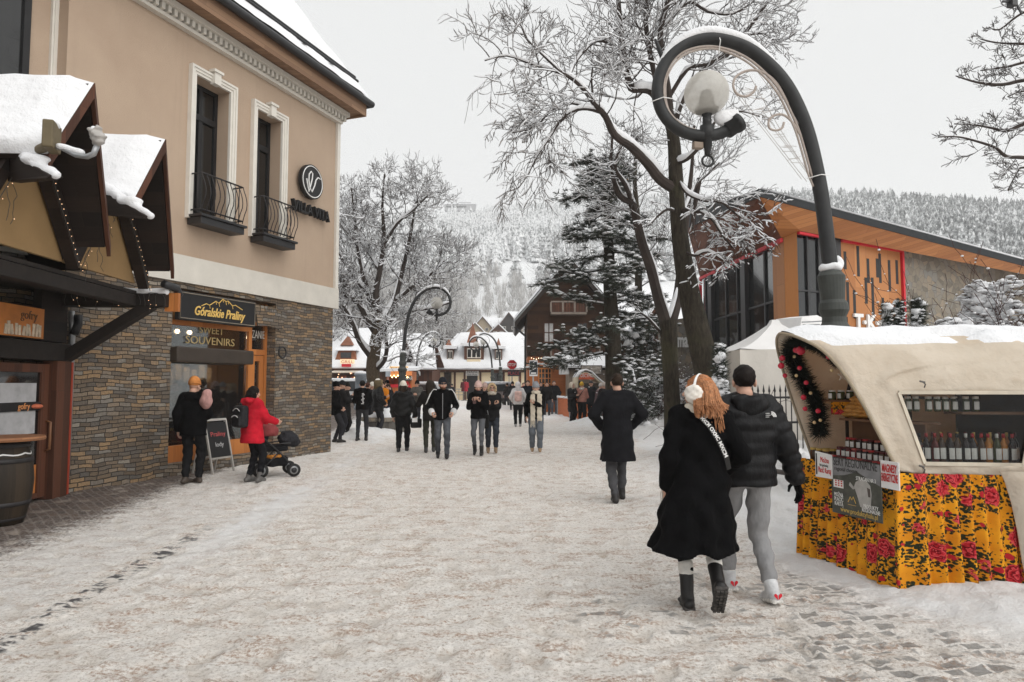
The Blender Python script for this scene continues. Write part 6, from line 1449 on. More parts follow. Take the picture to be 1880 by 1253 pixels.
def stall():
 root=thing("market_stall","cream canvas market stall with a rose patterned yellow skirt selling cheese, jars and bottles","market stall",S2)
 # canopy control net: rows up the near side, over the top and down the far side
 lip=[(1650,866,5.57),(1640,848,5.57),(1590,752,5.60),(1566,712,5.66),(1538,672,5.74),(1508,642,5.85),(1475,624,5.98),(1447,614,6.15),(1430,614,6.4),(1426,632,6.62),(1433,664,6.74),(1447,712,6.8),(1468,775,6.8),(1491,840,6.75)]
 sec=[(-.035,.92),(-.035,1.01),(-.01,1.58),(.03,1.72),(.12,1.86),(.26,1.97),(.42,2.04),(.58,2.08),(.76,2.07),(.92,2.0),(1.03,1.88),(1.10,1.66),(1.13,1.3),(1.12,.92)]
 c1px={0: 1697,1: 1688,2: 1645}
 rows=[]
 for i,(px,py,Y) in enumerate(lip):
  w_,z=sec[i];L=P(px,py,Y)
  def upx(px_): # u where the pixel column meets this row
   o=S2+SB*w_;k=(px_-940)/FPX/CT;return (k*o.y-o.x)/(SA.x-k*SA.y)
  u1=upx(c1px.get(i,1640)) if i < 4 else .55;u2=upx({0: 1862,1: 1866,2: 1896}.get(i,1900)) if i < 4 else 1.55
  mid=sp_(u1,w_,z);rows.append([L,mid,sp_(u2,w_,z),sp_(SL,w_,z)])
 # subdivide
 nr=5;nc=[10,14,10];V=[];idx={};F=[];hole_rows=range(1*nr,2*nr)
 R_=len(rows);Cc=np.array([[list(p) for p in r] for r in rows])
 def pt(r,c):
  i=min(int(r),R_-2);t=r-i;j=min(int(c),2);s=c-j
  if i < 2: A=Cc[i]*(1-t)+Cc[i+1]*t
  else:
   p=[Cc[max(0,min(R_-1,q))] for q in (i-1,i,i+1,i+2)]
   if i == 2: p[0]=2*p[1]-p[2]
   A=.5*(2*p[1]+(-p[0]+p[2])*t+(2*p[0]-5*p[1]+4*p[2]-p[3])*t*t+(-p[0]+3*p[1]-3*p[2]+p[3])*t**3)
  return A[j]*(1-s)+A[j+1]*s
 NR=(R_-1)*nr;NC=sum(nc);cs=[j+k/nc[j] for j in range(3) for k in range(nc[j])]+[3.0]
 for a in range(NR+1):
  for b in range(NC+1):
   p=pt(a/nr,cs[b]);q=a/nr
   wr=.010*math.sin(cs[b]*9+q*1.3)*math.sin(q*.9+cs[b]*2)+.018*(float(fbm(np.array(cs[b]*5.),np.array(q*1.3+4),3))-.45)*2
   edge=min(1,cs[b]*2);p=p+np.array([.1,-1 if a < NR/2 else 1,.35])*wr*edge*(0 if (1 <= q <= 2 and 1 <= cs[b] <= 2) else 1);V.append(tuple(p))
 for a in range(NR):
  for b in range(NC):
   if a in hole_rows and nc[0] <= b < nc[0]+nc[1]: continue
   F.append([a*(NC+1)+b,a*(NC+1)+b+1,(a+1)*(NC+1)+b+1,(a+1)*(NC+1)+b])
 o=meshobj("canopy",V,F,CANVAS,root,True);s_=o.modifiers.new("thick",'SOLIDIFY');s_.thickness=.012;s_.offset=0
 hem=MB();hem.tube([Vector(V[a*(NC+1)]) for a in range(NR+1)],.014,6);hem.build("hem",plain("canvas_hem",(.34,.28,.2),.85),o,True)
 # snow along the ridge
 sv=[];sF=[];r0,r1=int(5.2*nr),int(9.0*nr);n2=r1-r0
 for a in range(r0,r1+1):
  for b in range(NC+1):
   p=Vector(V[a*(NC+1)+b]);s=(a-r0)/n2;ed=min(1,b/2+.15)
   th=.075*max(0,math.sin(math.pi*s))**.6*ed*(.55+.9*float(fbm(np.array(b*.33+2),np.array(a*.3),3)))-.006*(1 if s in (0,1) else 0);cov=float(fbm(np.array(b*.22+7),np.array(a*.22),3));th=th if cov > .30+.12*(s < .35) else -.012
   sv.append(p+Vector((0,-.15 if s < .5 else .1,1)).normalized()*(th+.010))
 for a in range(n2):
  for b in range(NC): sF.append([a*(NC+1)+b,a*(NC+1)+b+1,(a+1)*(NC+1)+b+1,(a+1)*(NC+1)+b])
 meshobj("snow",sv,sF,SNOW,o,True)
 # clear window with its straps
 wv=[Vector(V[(1*nr)*(NC+1)+nc[0]]),Vector(V[(1*nr)*(NC+1)+nc[0]+nc[1]]),Vector(V[(2*nr)*(NC+1)+nc[0]+nc[1]]),Vector(V[(2*nr)*(NC+1)+nc[0]])]
 wd=MB();wd.prism([p+SB*.006 for p in wv],SB*.003);w_=wd.build("clear_window",CLEAR,root)
 m=MB();rim=[p-SB*.012 for p in wv]
 for i in range(4): m.bar(rim[i],rim[(i+1) % 4],.03,.006,SB)
 m.build("window_seam",plain("seam_canvas",(.60,.54,.44),.85),w_)
 m=MB()
 for px,y0,y1 in ((1693,700,712),(1852,705,716),(1692,855,870),(1840,862,878)):
  p,q=P(px,y0,5.53),P(px+4,y1,5.53);m.tube([p,p.lerp(q,.5)+Vector((.012,-.01,0)),q],.006,5);m.tube([p+Vector((-.02,0,.0)),p+Vector((.02,-.005,-.01))],.008,5)
 m.build("buckle",plain("buckle_metal",(.12,.11,.10),.5),root)
 # bottom strip of canvas and the flap at the far end
 fl=[(1838,866),(1846,885),(1857,925),(1866,975),(1873,1030),(1880,1066)];Yf=5.36
 V2=[];n=len(fl)
 for x,y in fl:
  a=P(x,y,Yf)
  for k in range(9): q=Vector((5.9,5.2,a.z));p=a.lerp(q,k/8);V2.append(p+Vector((0,.02*math.sin(k*1.9+y*.01),0)))
 F2=[[i*9+k,i*9+k+1,(i+1)*9+k+1,(i+1)*9+k] for i in range(n-1) for k in range(8)]
 o2=meshobj("end_flap",V2,F2,CANVAS,root,True);s_=o2.modifiers.new("thick",'SOLIDIFY');s_.thickness=.01
 # skirt: folded cloth round the front and side
 path=[];a0=sp_(-.06,SW+.02,0);b0=sp_(-.06,-.06,0);c0=sp_(SL,-.06,0)
 La,Lb=(b0-a0).length,(c0-b0).length;n=int((La+Lb)/.012);V3=[];U=[];hz_=[.0,.15,.4,.65,.86,.915];rs=random.Random(6);ph=0
 for i in range(n+1):
  s=(La+Lb)*i/n;base=a0.lerp(b0,s/La) if s < La else b0.lerp(c0,(s-La)/Lb);nd=-SA if s < La else -SB
  if abs(s-La) < .05: nd=(-SA-SB).normalized()
  ph=s*2*math.pi/.115+1.6*math.sin(s*3.1)+.8*math.sin(s*7.3)
  for z in hz_:
   amp=(.030-.018*z/.92)*(1+.5*math.sin(s*5));q=base+nd*(.035+amp*math.sin(ph)+.035*(1-z/.92))+Vector((0,0,z+.02+(.012*math.sin(s*9) if z == 0 else 0)));V3.append(q);U.append((s*1.25,z))
 k=len(hz_);F3=[[i*k+j,(i+1)*k+j,(i+1)*k+j+1,i*k+j+1] for i in range(n) for j in range(k-1)]
 meshobj("cloth_skirt",V3,F3,CLOTH,root,True,uvs=[U[v] for f in F3 for v in f])
 rm=MB();rm.bar(sp_(.62,-.13,.035),sp_(SL,-.13,.035),.02,.07);rm.build("hem_band",plain("red_hem",(.35,.03,.02),.8),root)
 # bench, shelves, frame
 m=MB();m.prism([sp_(-.05,-.04,CTH-.04),sp_(SL,-.04,CTH-.04),sp_(SL,SW,CTH-.04),sp_(-.05,SW,CTH-.04)],Vector((0,0,.04)));m.build("counter",plain("counter_wood",(.12,.06,.03),.6),root)
 m=MB();m.prism([sp_(.12,.15,1.31),sp_(.44,.15,1.31),sp_(.44,.88,1.31),sp_(.12,.88,1.31)],Vector((0,0,.02)));m.prism([sp_(.32,.15,.906),sp_(.34,.15,.906),sp_(.34,SW-.1,.906),sp_(.32,SW-.1,.906)],Vector((0,0,.404)))
 m.prism([sp_(.55,.08,1.40),sp_(1.60,.08,1.40),sp_(1.60,.26,1.40),sp_(.55,.26,1.40)],Vector((0,0,.02)));m.build("shelf",plain("shelf_wood",(.16,.08,.04),.6),root)
 m=MB();m.prism([sp_(.08,.90,1.36),sp_(.48,.90,1.36),sp_(.48,.925,1.36),sp_(.08,.925,1.36)],Vector((0,0,.12)));o3=m.build("rear_cloth",CLOTH,root)
 m=MB();m.prism([sp_(.06,.89,1.48),sp_(.50,.89,1.48),sp_(.50,1.06,1.48),sp_(.06,1.06,1.48)],Vector((0,0,.02)));m.build("rear_shelf",plain("shelf_wood",(.16,.08,.04)),root)
 m=MB();fm=plain("frame_timber",(.03,.022,.018),.7)
 m.tube([sp_(.55,.62,.92),sp_(.55,.62,1.72)],.018,6);m.tube([sp_(.55,.1,1.70),sp_(.55,1.05,1.70)],.016,6);m.tube([sp_(.55,.1,1.52),sp_(.55,1.05,1.54)],.013,6)
 m.tube([sp_(.30,1.05,.92),sp_(.27,1.0,1.5),sp_(.25,.85,1.85),sp_(.25,.6,1.98)],.016,6);m.tube([sp_(1.9,.08,.92),sp_(1.9,.10,1.6)],.02,6);m.build("frame",fm,root,True)
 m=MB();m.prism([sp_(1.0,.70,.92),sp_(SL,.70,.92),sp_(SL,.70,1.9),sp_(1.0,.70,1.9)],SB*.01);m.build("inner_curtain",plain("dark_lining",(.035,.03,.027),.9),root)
 m=MB();m.prism([sp_(.45,SW-.0,1.65),sp_(SL,SW-.0,1.65),sp_(SL,.8,1.98),sp_(.45,.8,1.98)],Vector((0,-.01,-.01)));m.build("lining",plain("amber_lining",(.48,.27,.09),.9),root)
 # snow caught on the skirt foot
 for i,(u,rx) in enumerate(((.15,.12),(.7,.2),(1.3,.25),(1.8,.2))):
  V,F=solid([ell(sp_(u,-.2,.0),(rx,.12,.06)),ell(sp_(u+rx*.5,-.22,.0),(rx*.7,.1,.09))],.022,.05,wrinkle=.012,seed=i);meshobj("foot_snow",V,F,SNOW,root,True)
 return root
STALL=stall()
def stall_posters():
 # boards on the street side of the skirt: line from the far corner to the near one
 a,b=sp_(-.145,SW+.0,0),sp_(-.145,-.06,0);F=Fr(a,b-a,-SA);at=lambda px,n=0: F.at(px,n);hz=lambda u,y: F.hz(u,y)
 redl=plain("poster_red",(.55,.03,.03),.5);wl=plain("poster_white_ink",(.8,.8,.78),.5);dl=plain("poster_dark_ink",(.03,.03,.03),.5)
 def board(name,label,p0,p1,yt0,yb0,yt1,yb1,mat,n):
  u0,u1=at(p0,n),at(p1,n);t=thing(name,label,"poster",F.p((u0+u1)/2,n,hz(u0,yb0)),group=None)
  z=[F.hz(u0,yb0,n),F.hz(u1,yb1,n),F.hz(u1,yt1,n),F.hz(u0,yt0,n)];m=MB();m.prism([F.p(u0,n,z[0]),F.p(u1,n,z[1]),F.p(u1,n,z[2]),F.p(u0,n,z[3])],F.n*.006);o=m.build("sheet",mat,t)
  def W(fx,fy):
   return (F.p(u0+(u1-u0)*fx,n+.008,z[0]*(1-fx)*(1-fy)+z[1]*fx*(1-fy)+z[2]*fx*fy+z[3]*(1-fx)*fy))
  ux=(W(1,.5)-W(0,.5));return t,o,W,ux,abs(u1-u0),z[3]-z[0]
 # grey cheese poster with a sheep
 def pm():
  t_=NT("cheese_poster");v=t_.coord();n1=t_.noise(v,9,4);t_.bsdf(t_.ramp(n1,[(.3,(.03,.035,.03)),(.55,(.06,.065,.05)),(.8,(.13,.13,.125))]),.35);return t_.m
 t,o,W,ux,wd,hh=board("cheese_poster","dark grey poster reading SERY REGIONALNE with a white sheep on the stall skirt",1523,1613,838,940,853,962,pm(),.012)
 up=W(.5,1)-W(.5,0)
 m=MB();m.prism([W(.01,.66),W(.28,.70),W(.55,.80),W(.99,.62),W(.99,.985),W(.01,.985)],F.n*.001);m.build("grey_sky",plain("poster_grey",(.22,.225,.235),.4,.25,8),o)
 T=lambda s,fx,fy,sz,w_,mt: text("lettering",s,sz,mt,o,W(fx,fy)+F.n*.002,ux,up,.001,w_*wd)
 T("SERY REGIONALNE",.5,.86,.105,.88,dl);T("regional cheeses",.32,.77,.05,.48,dl);T("STRAGAN NR 3",.72,.66,.045,.38,wl)
 T("MOŻNA",.155,.30,.05,.19,wl);T("PŁACIĆ",.155,.22,.05,.19,wl);T("KARTĄ",.155,.14,.05,.18,wl);T("PRODUKTY",.80,.20,.045,.28,wl);T("REGIONALNE",.80,.13,.045,.34,wl);T("www.produktyhala.pl",.56,.045,.06,.74,plain("poster_gold_ink",(.6,.42,.12),.5))
 m=MB();m.prism([W(.05,.46),W(.26,.46),W(.26,.60),W(.05,.60)],F.n*.002);q=m.build("card_mark",wl,o)
 m=MB()
 for i in range(3):
  for j in range(3): c=W(.09+.06*i,.49+.04*j);m.prism([c,c+ux.normalized()*.018,c+ux.normalized()*.018+up.normalized()*.012,c+up.normalized()*.012],F.n*.0035)
 m.build("card_dots",redl,q)
 pts=[(.52,.62),(.58,.66),(.72,.68),(.80,.60),(.82,.45),(.80,.25),(.72,.18),(.60,.20),(.55,.36),(.50,.50),(.40,.60),(.38,.54),(.46,.48)]
 m=MB();m.prism([W(*p) for p in pts],F.n*.002);sh=m.build("sheep_picture",plain("poster_sheep",(.42,.41,.39),.5,.2,12),o);m=MB();m.prism([W(*p) for p in ((.74,.56),(.80,.54),(.80,.40),(.76,.40))],F.n*.003);m.build("sheep_face",plain("sheep_face",(.10,.08,.07),.6),sh)
 m=MB();c=[(.35,.24),(.40,.34),(.43,.29),(.46,.35),(.51,.24)];m.tube([W(*p)+F.n*.002 for p in c],.003,4);m.tube([W(.35,.20)+F.n*.002,W(.51,.20)+F.n*.002],.002,4);m.build("peak_mark",GOLD,o)
 t,o,W,ux,wd,hh=board("card_notice","white notice with red words about paying by card at the stall's far corner",1494,1524,828,875,836,880,WHITEP,.02);up=W(.5,1)-W(.5,0)
 T=lambda s,fx,fy,sz,w_,mt: text("lettering",s,sz,mt,o,W(fx,fy)+F.n*.002,ux,up,.001,w_*wd)
 T("Można",.6,.62,.07,.5,redl);T("Płacić Kartą",.58,.20,.07,.76,redl);T("lub gotówką",.55,.46,.03,.5,dl)
 m=MB();m.prism([W(.06,.1),W(.13,.1),W(.13,.92),W(.06,.92)],F.n*.002);m.build("side_mark",dl,o)
 t,o,W,ux,wd,hh=board("product_notice","white notice with two lines of red capitals right of the sheep poster",1613,1646,845,895,850,902,WHITEP,.022);up=W(.5,1)-W(.5,0)
 T=lambda s,fx,fy,sz,w_,mt: text("lettering",s,sz,mt,o,W(fx,fy)+F.n*.002,ux,up,.001,w_*wd,0,.0015)
 T("MAGNESY",.5,.60,.09,.82,redl);T("ENERGETYCZNE",.5,.26,.09,.9,redl)
stall_posters()
def stall_goods():
 rs=random.Random(21)
 labelm=plain("paper_label",(.72,.71,.68),.7,.06,20);
 GL={k: plain("preserve_"+k,c,.18,.25,25,.05,30,.002) for k,c in dict(dark=(.018,.010,.010),red=(.12,.012,.012),amber=(.40,.15,.02),brown=(.06,.028,.012),green=(.05,.06,.02),honey=(.48,.26,.05)).items()}
 capm={"red": plain("red_lid",(.42,.025,.03),.45),"dark": plain("dark_red_lid",(.10,.012,.015),.5),"gold": plain("gold_lid",(.5,.33,.08),.35),"white": plain("white_lid",(.65,.64,.6),.5),"black": BLACKB,"checked": plain("checked_lid",(.40,.10,.08),.7,.7,60)}
 protos={}
 LB=-SA      # labels face the street on jars; bottles face the window side
 def jar(pos,r,h,con,cap_,label,kind="jar",group=None,face=None,lab=True):
  t=thing("jar",label,"jar",pos,group=group);m=MB();m.lathe([(r*.9,0),(r,.006),(r,h*.72),(r*.82,h*.82),(r*.82,h*.86)],pos,14);m.build("glass",GL[con],t,True)
  m=MB();m.lathe([(r*.90,h*.84),(r*.92,h*.85),(r*.92,h*.99),(r*.85,h)],pos,14);m.build("lid",capm[cap_],t,True)
  if lab:
   f=face or LB;an=math.atan2(f.y,f.x);n=8;V=[];m=MB()
   for i in range(n+1):
    a=an-1.15+2.3*i/n;V += [(pos.x+(r+.0012)*math.cos(a),pos.y+(r+.0012)*math.sin(a),pos.z+h*.14),(pos.x+(r+.0012)*math.cos(a),pos.y+(r+.0012)*math.sin(a),pos.z+h*.66)]
   m.add(V,[[2*i,2*i+2,2*i+3,2*i+1] for i in range(n)]);m.build("paper_label",labelm,t,True)
  return t
 ordn=["first","second","third","fourth","fifth","sixth","seventh","eighth","ninth","tenth","eleventh","twelfth","thirteenth","fourteenth"]
 # three rising rows of preserves along the counter front
 for row,(u,z,n,r,h) in enumerate(((.02,.905,14,.031,.085),(.11,.975,13,.031,.09),(.19,1.055,12,.032,.095))):
  if row:
   m=MB();m.prism([sp_(u-.04,.06,.9055),sp_(u+.045,.06,.9055),sp_(u+.045,SW-.22,.9055),sp_(u-.04,SW-.22,.9055)],Vector((0,0,z-.9060)));put(m.build("riser",plain("shelf_wood",(.16,.08,.04))),STALL)
  for i in range(n):
   w_=.02+(SW-.26)*i/(n-1) if row == 0 else .06+(SW-.30)*i/(n-1)
   con=rs.choice(["dark","dark","red","brown"]);cp=rs.choice(["red","dark","checked","dark"])
   cn={"dark": "black","red": "red","brown": "brown"}[con];cl={"red": "bright red","dark": "dark red","checked": "speckled red"}[cp]
   jar(sp_(u+rs.uniform(-.006,.006),w_,z),r,h,con,cp,f"{cn} jar with {cl} lid, {ordn[i]} from the near corner, {['front', 'middle', 'back'][row]} row",group="preserve jars on the stall counter")
 for i in range(5):
  jar(sp_(.02+.09*(i % 2),SW-.19+.045*i,.905),.034,.13,"brown","gold",f"tall brown jar with gold lid at the far corner, {ordn[i]} towards the railing",group="gold lidded jars at the far corner",lab=False)
 for i in range(5):
  jar(sp_(.11+.08*i,.95,1.50),.034,.09,"green","white",f"pale green jar on the raised rear shelf, {ordn[i]} from the near side",group="jars on the rear shelf")
 # bottles behind the clear window
 def bottle(pos,con,cp,r,h,label,group,face):
  t=thing("bottle",label,"bottle",pos,group=group);m=MB();m.lathe([(r*.9,0),(r,.008),(r,h*.60),(r*.8,h*.68),(r*.36,h*.80),(r*.34,h*.92)],pos,14);m.build("glass",GL[con],t,True)
  m=MB();m.lathe([(r*.42,h*.86),(r*.42,h*.99),(r*.36,h)],pos,10);m.build("cap",capm[cp],t,True)
  an=math.atan2(face.y,face.x);n=8;V=[];m=MB()
  for i in range(n+1):
   a=an-1.1+2.2*i/n;V += [(pos.x+(r+.0012)*math.cos(a),pos.y+(r+.0012)*math.sin(a),pos.z+h*.12),(pos.x+(r+.0012)*math.cos(a),pos.y+(r+.0012)*math.sin(a),pos.z+h*.50)]
  m.add(V,[[2*i,2*i+2,2*i+3,2*i+1] for i in range(n)]);m.build("paper_label",labelm,t,True);return t
 fc=-SB
 nm={"dark": "black","red": "dark red","amber": "amber","brown": "brown","honey": "honey coloured","green": "dark green"}
 seq=[("dark","black"),("dark","red"),("red","red"),("brown","red"),("dark","red"),("brown","black"),("dark","white"),("dark","red"),("brown","red"),("amber","red"),("green","white"),("amber","red"),("dark","red")]
 def ub(px,w_): o=S2+SB*w_;k=(px-940)/FPX/CT;return (k*o.y-o.x)/(SA.x-k*SA.y)
 for i,(c,cp) in enumerate(seq):
  px=1681+i*14.1;bottle(sp_(ub(px,.09),.09+.01*(i % 2),1.01-.0),c,cp,.0285,.235,f"{nm[c]} bottle with {cp} cap in the stall window's front row, {ordn[i]} from left","bottles behind the stall window",fc)
 for i in range(12):
  c=["honey","brown","amber","dark"][i % 4];px=1690+i*15;bottle(sp_(ub(px,.19),.19,1.01),c,["gold","dark"][i % 2],.027,.24,f"{nm[c]} bottle in the stall window's second row, {ordn[i]} from left","bottles in the second row of the stall window",fc)
 m=MB();m.prism([sp_(.28,.03,.9055),sp_(1.9,.03,.9055),sp_(1.9,.32,.9055),sp_(.28,.32,.9055)],Vector((0,0,.103)));put(m.build("bottle_bench",plain("shelf_wood",(.16,.08,.04))),STALL)
 for i in range(8):
  px=[1663,1677,1700,1716,1731,1747,1768,1786][i];jar(sp_(ub(px,.15),.15,1.421),.026,.125,"green","white",f"pale jar with big white label on the window's upper shelf, {ordn[i]} from left",group="jars on the stall window's upper shelf",face=fc)
 # smoked cheeses in a heap
 ch=plain("smoked_cheese",(.52,.25,.055),.55,.2,30,.3,80,.003);n=0
 for lay in range(5):
  k=7-lay
  for i in range(k):
   n += 1;w_=.74+.056*(i-(k-1)/2)+rs.uniform(-.006,.006);u=.23+rs.uniform(-.02,.02);p=sp_(u,w_,1.365+.036*lay+rs.uniform(-.003,.003));d=SA*math.cos(.25)+SB*rs.uniform(-.25,.25)
   m=MB();pts=[p+d*(.075*(t-.5)*2) for t in np.linspace(0,1,9)];m.tube(pts,[.004,.016,.025,.030,.032,.030,.025,.016,.004],10);o=m.build("smoked_cheese",ch,None,True)
   tag(o,f"golden smoked cheese in the heap, {ordn[i]} from near side, {['bottom', 'second', 'third', 'fourth', 'top'][lay]} layer","cheese",group="smoked cheeses heaped on the stall")
 for i in range(6):
  p=sp_(.22+.05*(i % 2),.28+.045*i,1.352);V,F=ball(p,.03,10,(1,1,.8));m=MB();m.add(V,F);tag(m.build("cheese_ball",ch,None,True),f"small round golden cheese lying beside the heap, {ordn[i]} from the near side","cheese",group="round cheeses beside the heap")
stall_goods()
def garland():
 rs=random.Random(13)
 pth=smooth_path([(1505,798,6.55),(1500,745,6.6),(1480,705,6.62),(1462,672,6.60),(1452,645,6.5),(1462,628,6.30),(1490,634,6.05),(1522,650,5.9),(1540,668,5.85)],8)
 pts=[P(*p) for p in pth];t=thing("garland","dark evergreen christmas garland hung inside the stall's front arch","garland",pts[0])
 V=[];F=[];
 for i in range(9000):
  s=rs.random()*(len(pts)-1);k=int(s);c=pts[k].lerp(pts[min(k+1,len(pts)-1)],s-k);thick=.125 if s < len(pts)*.55 else .075
  d=Vector((rs.gauss(0,1),rs.gauss(0,1),rs.gauss(0,1))).normalized();a=c+d*thick*.2;b=c+d*thick*rs.uniform(.7,1.15);sd_=d.orthogonal().normalized()*.0045;n=len(V);V += [a-sd_,a+sd_,b];F.append([n,n+1,n+2])
 meshobj("needles",V,F,plain("garland_green",(.012,.016,.012),.8,.5,40),t)
 m=MB();m.tube(pts,.015,6);m.build("stem",plain("garland_stem",(.02,.015,.01),.9),t)
 red=plain("red_bauble",(.55,.02,.05),.18,.1);gold=plain("gold_bauble",(.65,.48,.25),.25,.1)
 spots=[(1470,644,6.2,.042),(1462,643,6.3,.03),(1436,658,6.45,.028),(1434,672,6.45,.03),(1441,690,6.5,.022),(1480,703,6.4,.022),(1475,730,6.42,.026),(1478,751,6.4,.022),(1502,755,6.4,.024),(1468,676,6.4,.022),(1522,655,5.85,.026)]
 wh=["largest, at the top left of the arch","beside the largest one at the arch top","upper one of the pair on the canvas edge","lower one of the pair on the canvas edge","lowest on the canvas edge","small, midway down the left limb","midway down the left limb over the railing","small, under the midway one","lowest right on the left limb","small, inside the left limb","alone on the arch's right limb"]
 for (x,y,Y,r),w_ in zip(spots,wh):
  m=MB();V,F=ball(P(x,y,Y),r,14);m.add(V,F);tag(m.build("bauble",red,None,True),f"red bauble on the stall garland, {w_}","bauble",group="red baubles on the stall garland")
 gs=[(1458,655,"top"),(1462,690,"upper"),(1488,722,"middle"),(1495,776,"lower"),(1506,772,"lowest"),(1527,680,"right limb")]
 for x,y,w_ in gs:
  m=MB();V,F=ball(P(x,y,6.42 if x < 1515 else 5.88),.016,10);m.add(V,F);tag(m.build("bauble",gold,None,True),f"tiny gold bauble on the stall garland, the {w_} one","bauble",group="gold baubles on the stall garland")
 q=P(1548,690,5.85);st=[]
 for i in range(10): r=.05 if i % 2 == 0 else .02;st.append(q+Vector((r*math.cos(i*.628+.3),0,r*math.sin(i*.628+.3))))
 m=MB();m.prism(st,Vector((0,.012,0)));tag(m.build("star_ornament",plain("pale_star",(.45,.40,.34),.7)),"pale star ornament hanging under the stall canopy edge","ornament")
garland()
# ------------------------------------------------------------------ people
SKINS={"fair": plain("fair_skin",(.56,.33,.24),.55,.08,20,.1),"tan": plain("tanned_skin",(.46,.26,.18),.55,.08,20,.1)}
EYE=plain("eye_white",(.6,.58,.55),.3);IRIS=plain("iris_dark",(.02,.014,.01),.3);LIP=plain("lips",(.42,.13,.11),.5);BROW=plain("brow_hair",(.05,.03,.018),.8)
def head_proto():
 pr=[ell((0,-.012,.035),(.076,.096,.088)),ell((0,.025,-.045),(.056,.066,.075)),ell((0,.06,-.085),(.032,.028,.026)),ell((0,.072,.035),(.055,.022,.018)),
    cap((0,.088,.012),(0,.112,-.024),.010,.015),ell((.018,.092,-.027),(.012,.014,.009)),ell((-.018,.092,-.027),(.012,.014,.009)),ell((.042,.062,-.02),(.024,.026,.026)),ell((-.042,.062,-.02),(.024,.026,.026)),
    ell((0,.086,-.050),(.024,.016,.009)),ell((0,.082,-.062),(.021,.016,.009)),ell((0,-.03,-.09),(.055,.055,.06))]
 ears=[ell((s*.078,-.006,-.008),(.011,.022,.033),(0,0,s*.35)) for s in (-1,1)]
 V,F=solid(pr+ears,.0055,.013,cut=[lambda X: -(np.minimum(np.sqrt((X[...,0]-.032)**2+(X[...,1]-.110)**2+((X[...,2]-.012)*1.5)**2),np.sqrt((X[...,0]+.032)**2+(X[...,1]-.110)**2+((X[...,2]-.012)*1.5)**2))-.022)])
 c=V[F].mean(1);mi=np.zeros(len(F),int);front=c[:,1] > .06;ax=np.abs(c[:,0])
 mi[front & (((ax-.032)/.015)**2+((c[:,2]-.010)/.0085)**2 < 1)]=1
 mi[front & (((ax-.032)/.008)**2+((c[:,2]-.010)/.0085)**2 < 1)]=2
 mi[front & (ax < .022) & (c[:,2] < -.046) & (c[:,2] > -.068)]=3
 mi[front & (ax > .014) & (ax < .050) & (np.abs(c[:,2]-.036+.15*np.abs(ax-.03)) < .006)]=4
 return V,F,mi
HEAD=head_proto()
def hand_proto(curl):
 """right hand hanging along -Z from the wrist, palm towards -X, thumb towards +Y"""
 pr=[cap((0,0,.02),(0,0,-.02),.027,.026),rbox((.0,.002,-.060),(.015,.042,.045),.014)]
 for i,(y,L,r) in enumerate(((.033,.075,.0088),(.011,.084,.0092),(-.011,.078,.0088),(-.032,.062,.0078))):
  p=np.array([0,y,-.098]);ang=0.0
  for s,fr in enumerate((.45,.32,.23)):
   ang += curl*(.55 if s == 0 else .8)*(1+.08*i);d=np.array([-math.sin(ang),.06*(1.5-i)*.4,-math.cos(ang)]);q=p+d*L*fr;pr.append(cap(p,q,r*(1-.06*s),r*(.95-.08*s)));p=q
 p=np.array([-.006,.034,-.035]);q=p+np.array([-.018-.02*curl,.034-.012*curl,-.034]);pr.append(cap(p,q,.014,.0105));pr.append(cap(q,q+np.array([-.010-.012*curl,.006-.02*curl,-.028]),.0105,.008))
 return solid(pr,.0042,.006)
HANDS={k: hand_proto(v) for k,v in (("relaxed",.38),("grip",1.05),("flat",.16))}
def ik(a,t,l1,l2,pole):
 a,t,pole=np.array(a,float),np.array(t,float),np.array(pole,float);d=t-a;L=np.linalg.norm(d);mxl=(l1+l2)*.995
 if L > mxl: t=a+d*mxl/L;d=t-a;L=mxl
 x=(l1*l1-l2*l2+L*L)/(2*L);h=math.sqrt(max(l1*l1-x*x,0));u=d/L;p=pole-u*pole.dot(u);n=np.linalg.norm(p);p=p/n if n > 1e-6 else np.array([0,1,0.])
 return a+u*x+p*h,t
ARMS={  # wrist target relative to the shoulder (out, forward, up), pole (out, forward, up), hand shape
 "down": ((.07,.03,-.52),(.3,-1,0),"relaxed"),"swing": ((.08,.18,-.50),(.4,-1,0),"relaxed"),"back": ((.08,-.16,-.50),(.3,-1,-.2),"relaxed"),
 "pocket": ((.045,.13,-.42),(.55,-1,0),"grip"),"wide_pocket": ((.02,.11,-.42),(1.0,-.7,0),"grip"),"front": ((-.12,.26,-.24),(.6,-.6,-.6),"grip"),"phone": ((-.10,.30,-.14),(.5,-.5,-.8),"grip"),
 "push": ((-.02,.38,-.34),(.4,-.6,-.6),"grip"),"cross": ((-.22,.24,-.20),(.6,-.3,-.8),"grip"),"strap": ((-.06,.20,-.10),(.8,-.3,-1),"grip"),"away": ((.14,-.02,-.51),(.2,-1,0),"relaxed")}
PEOPLE=[]
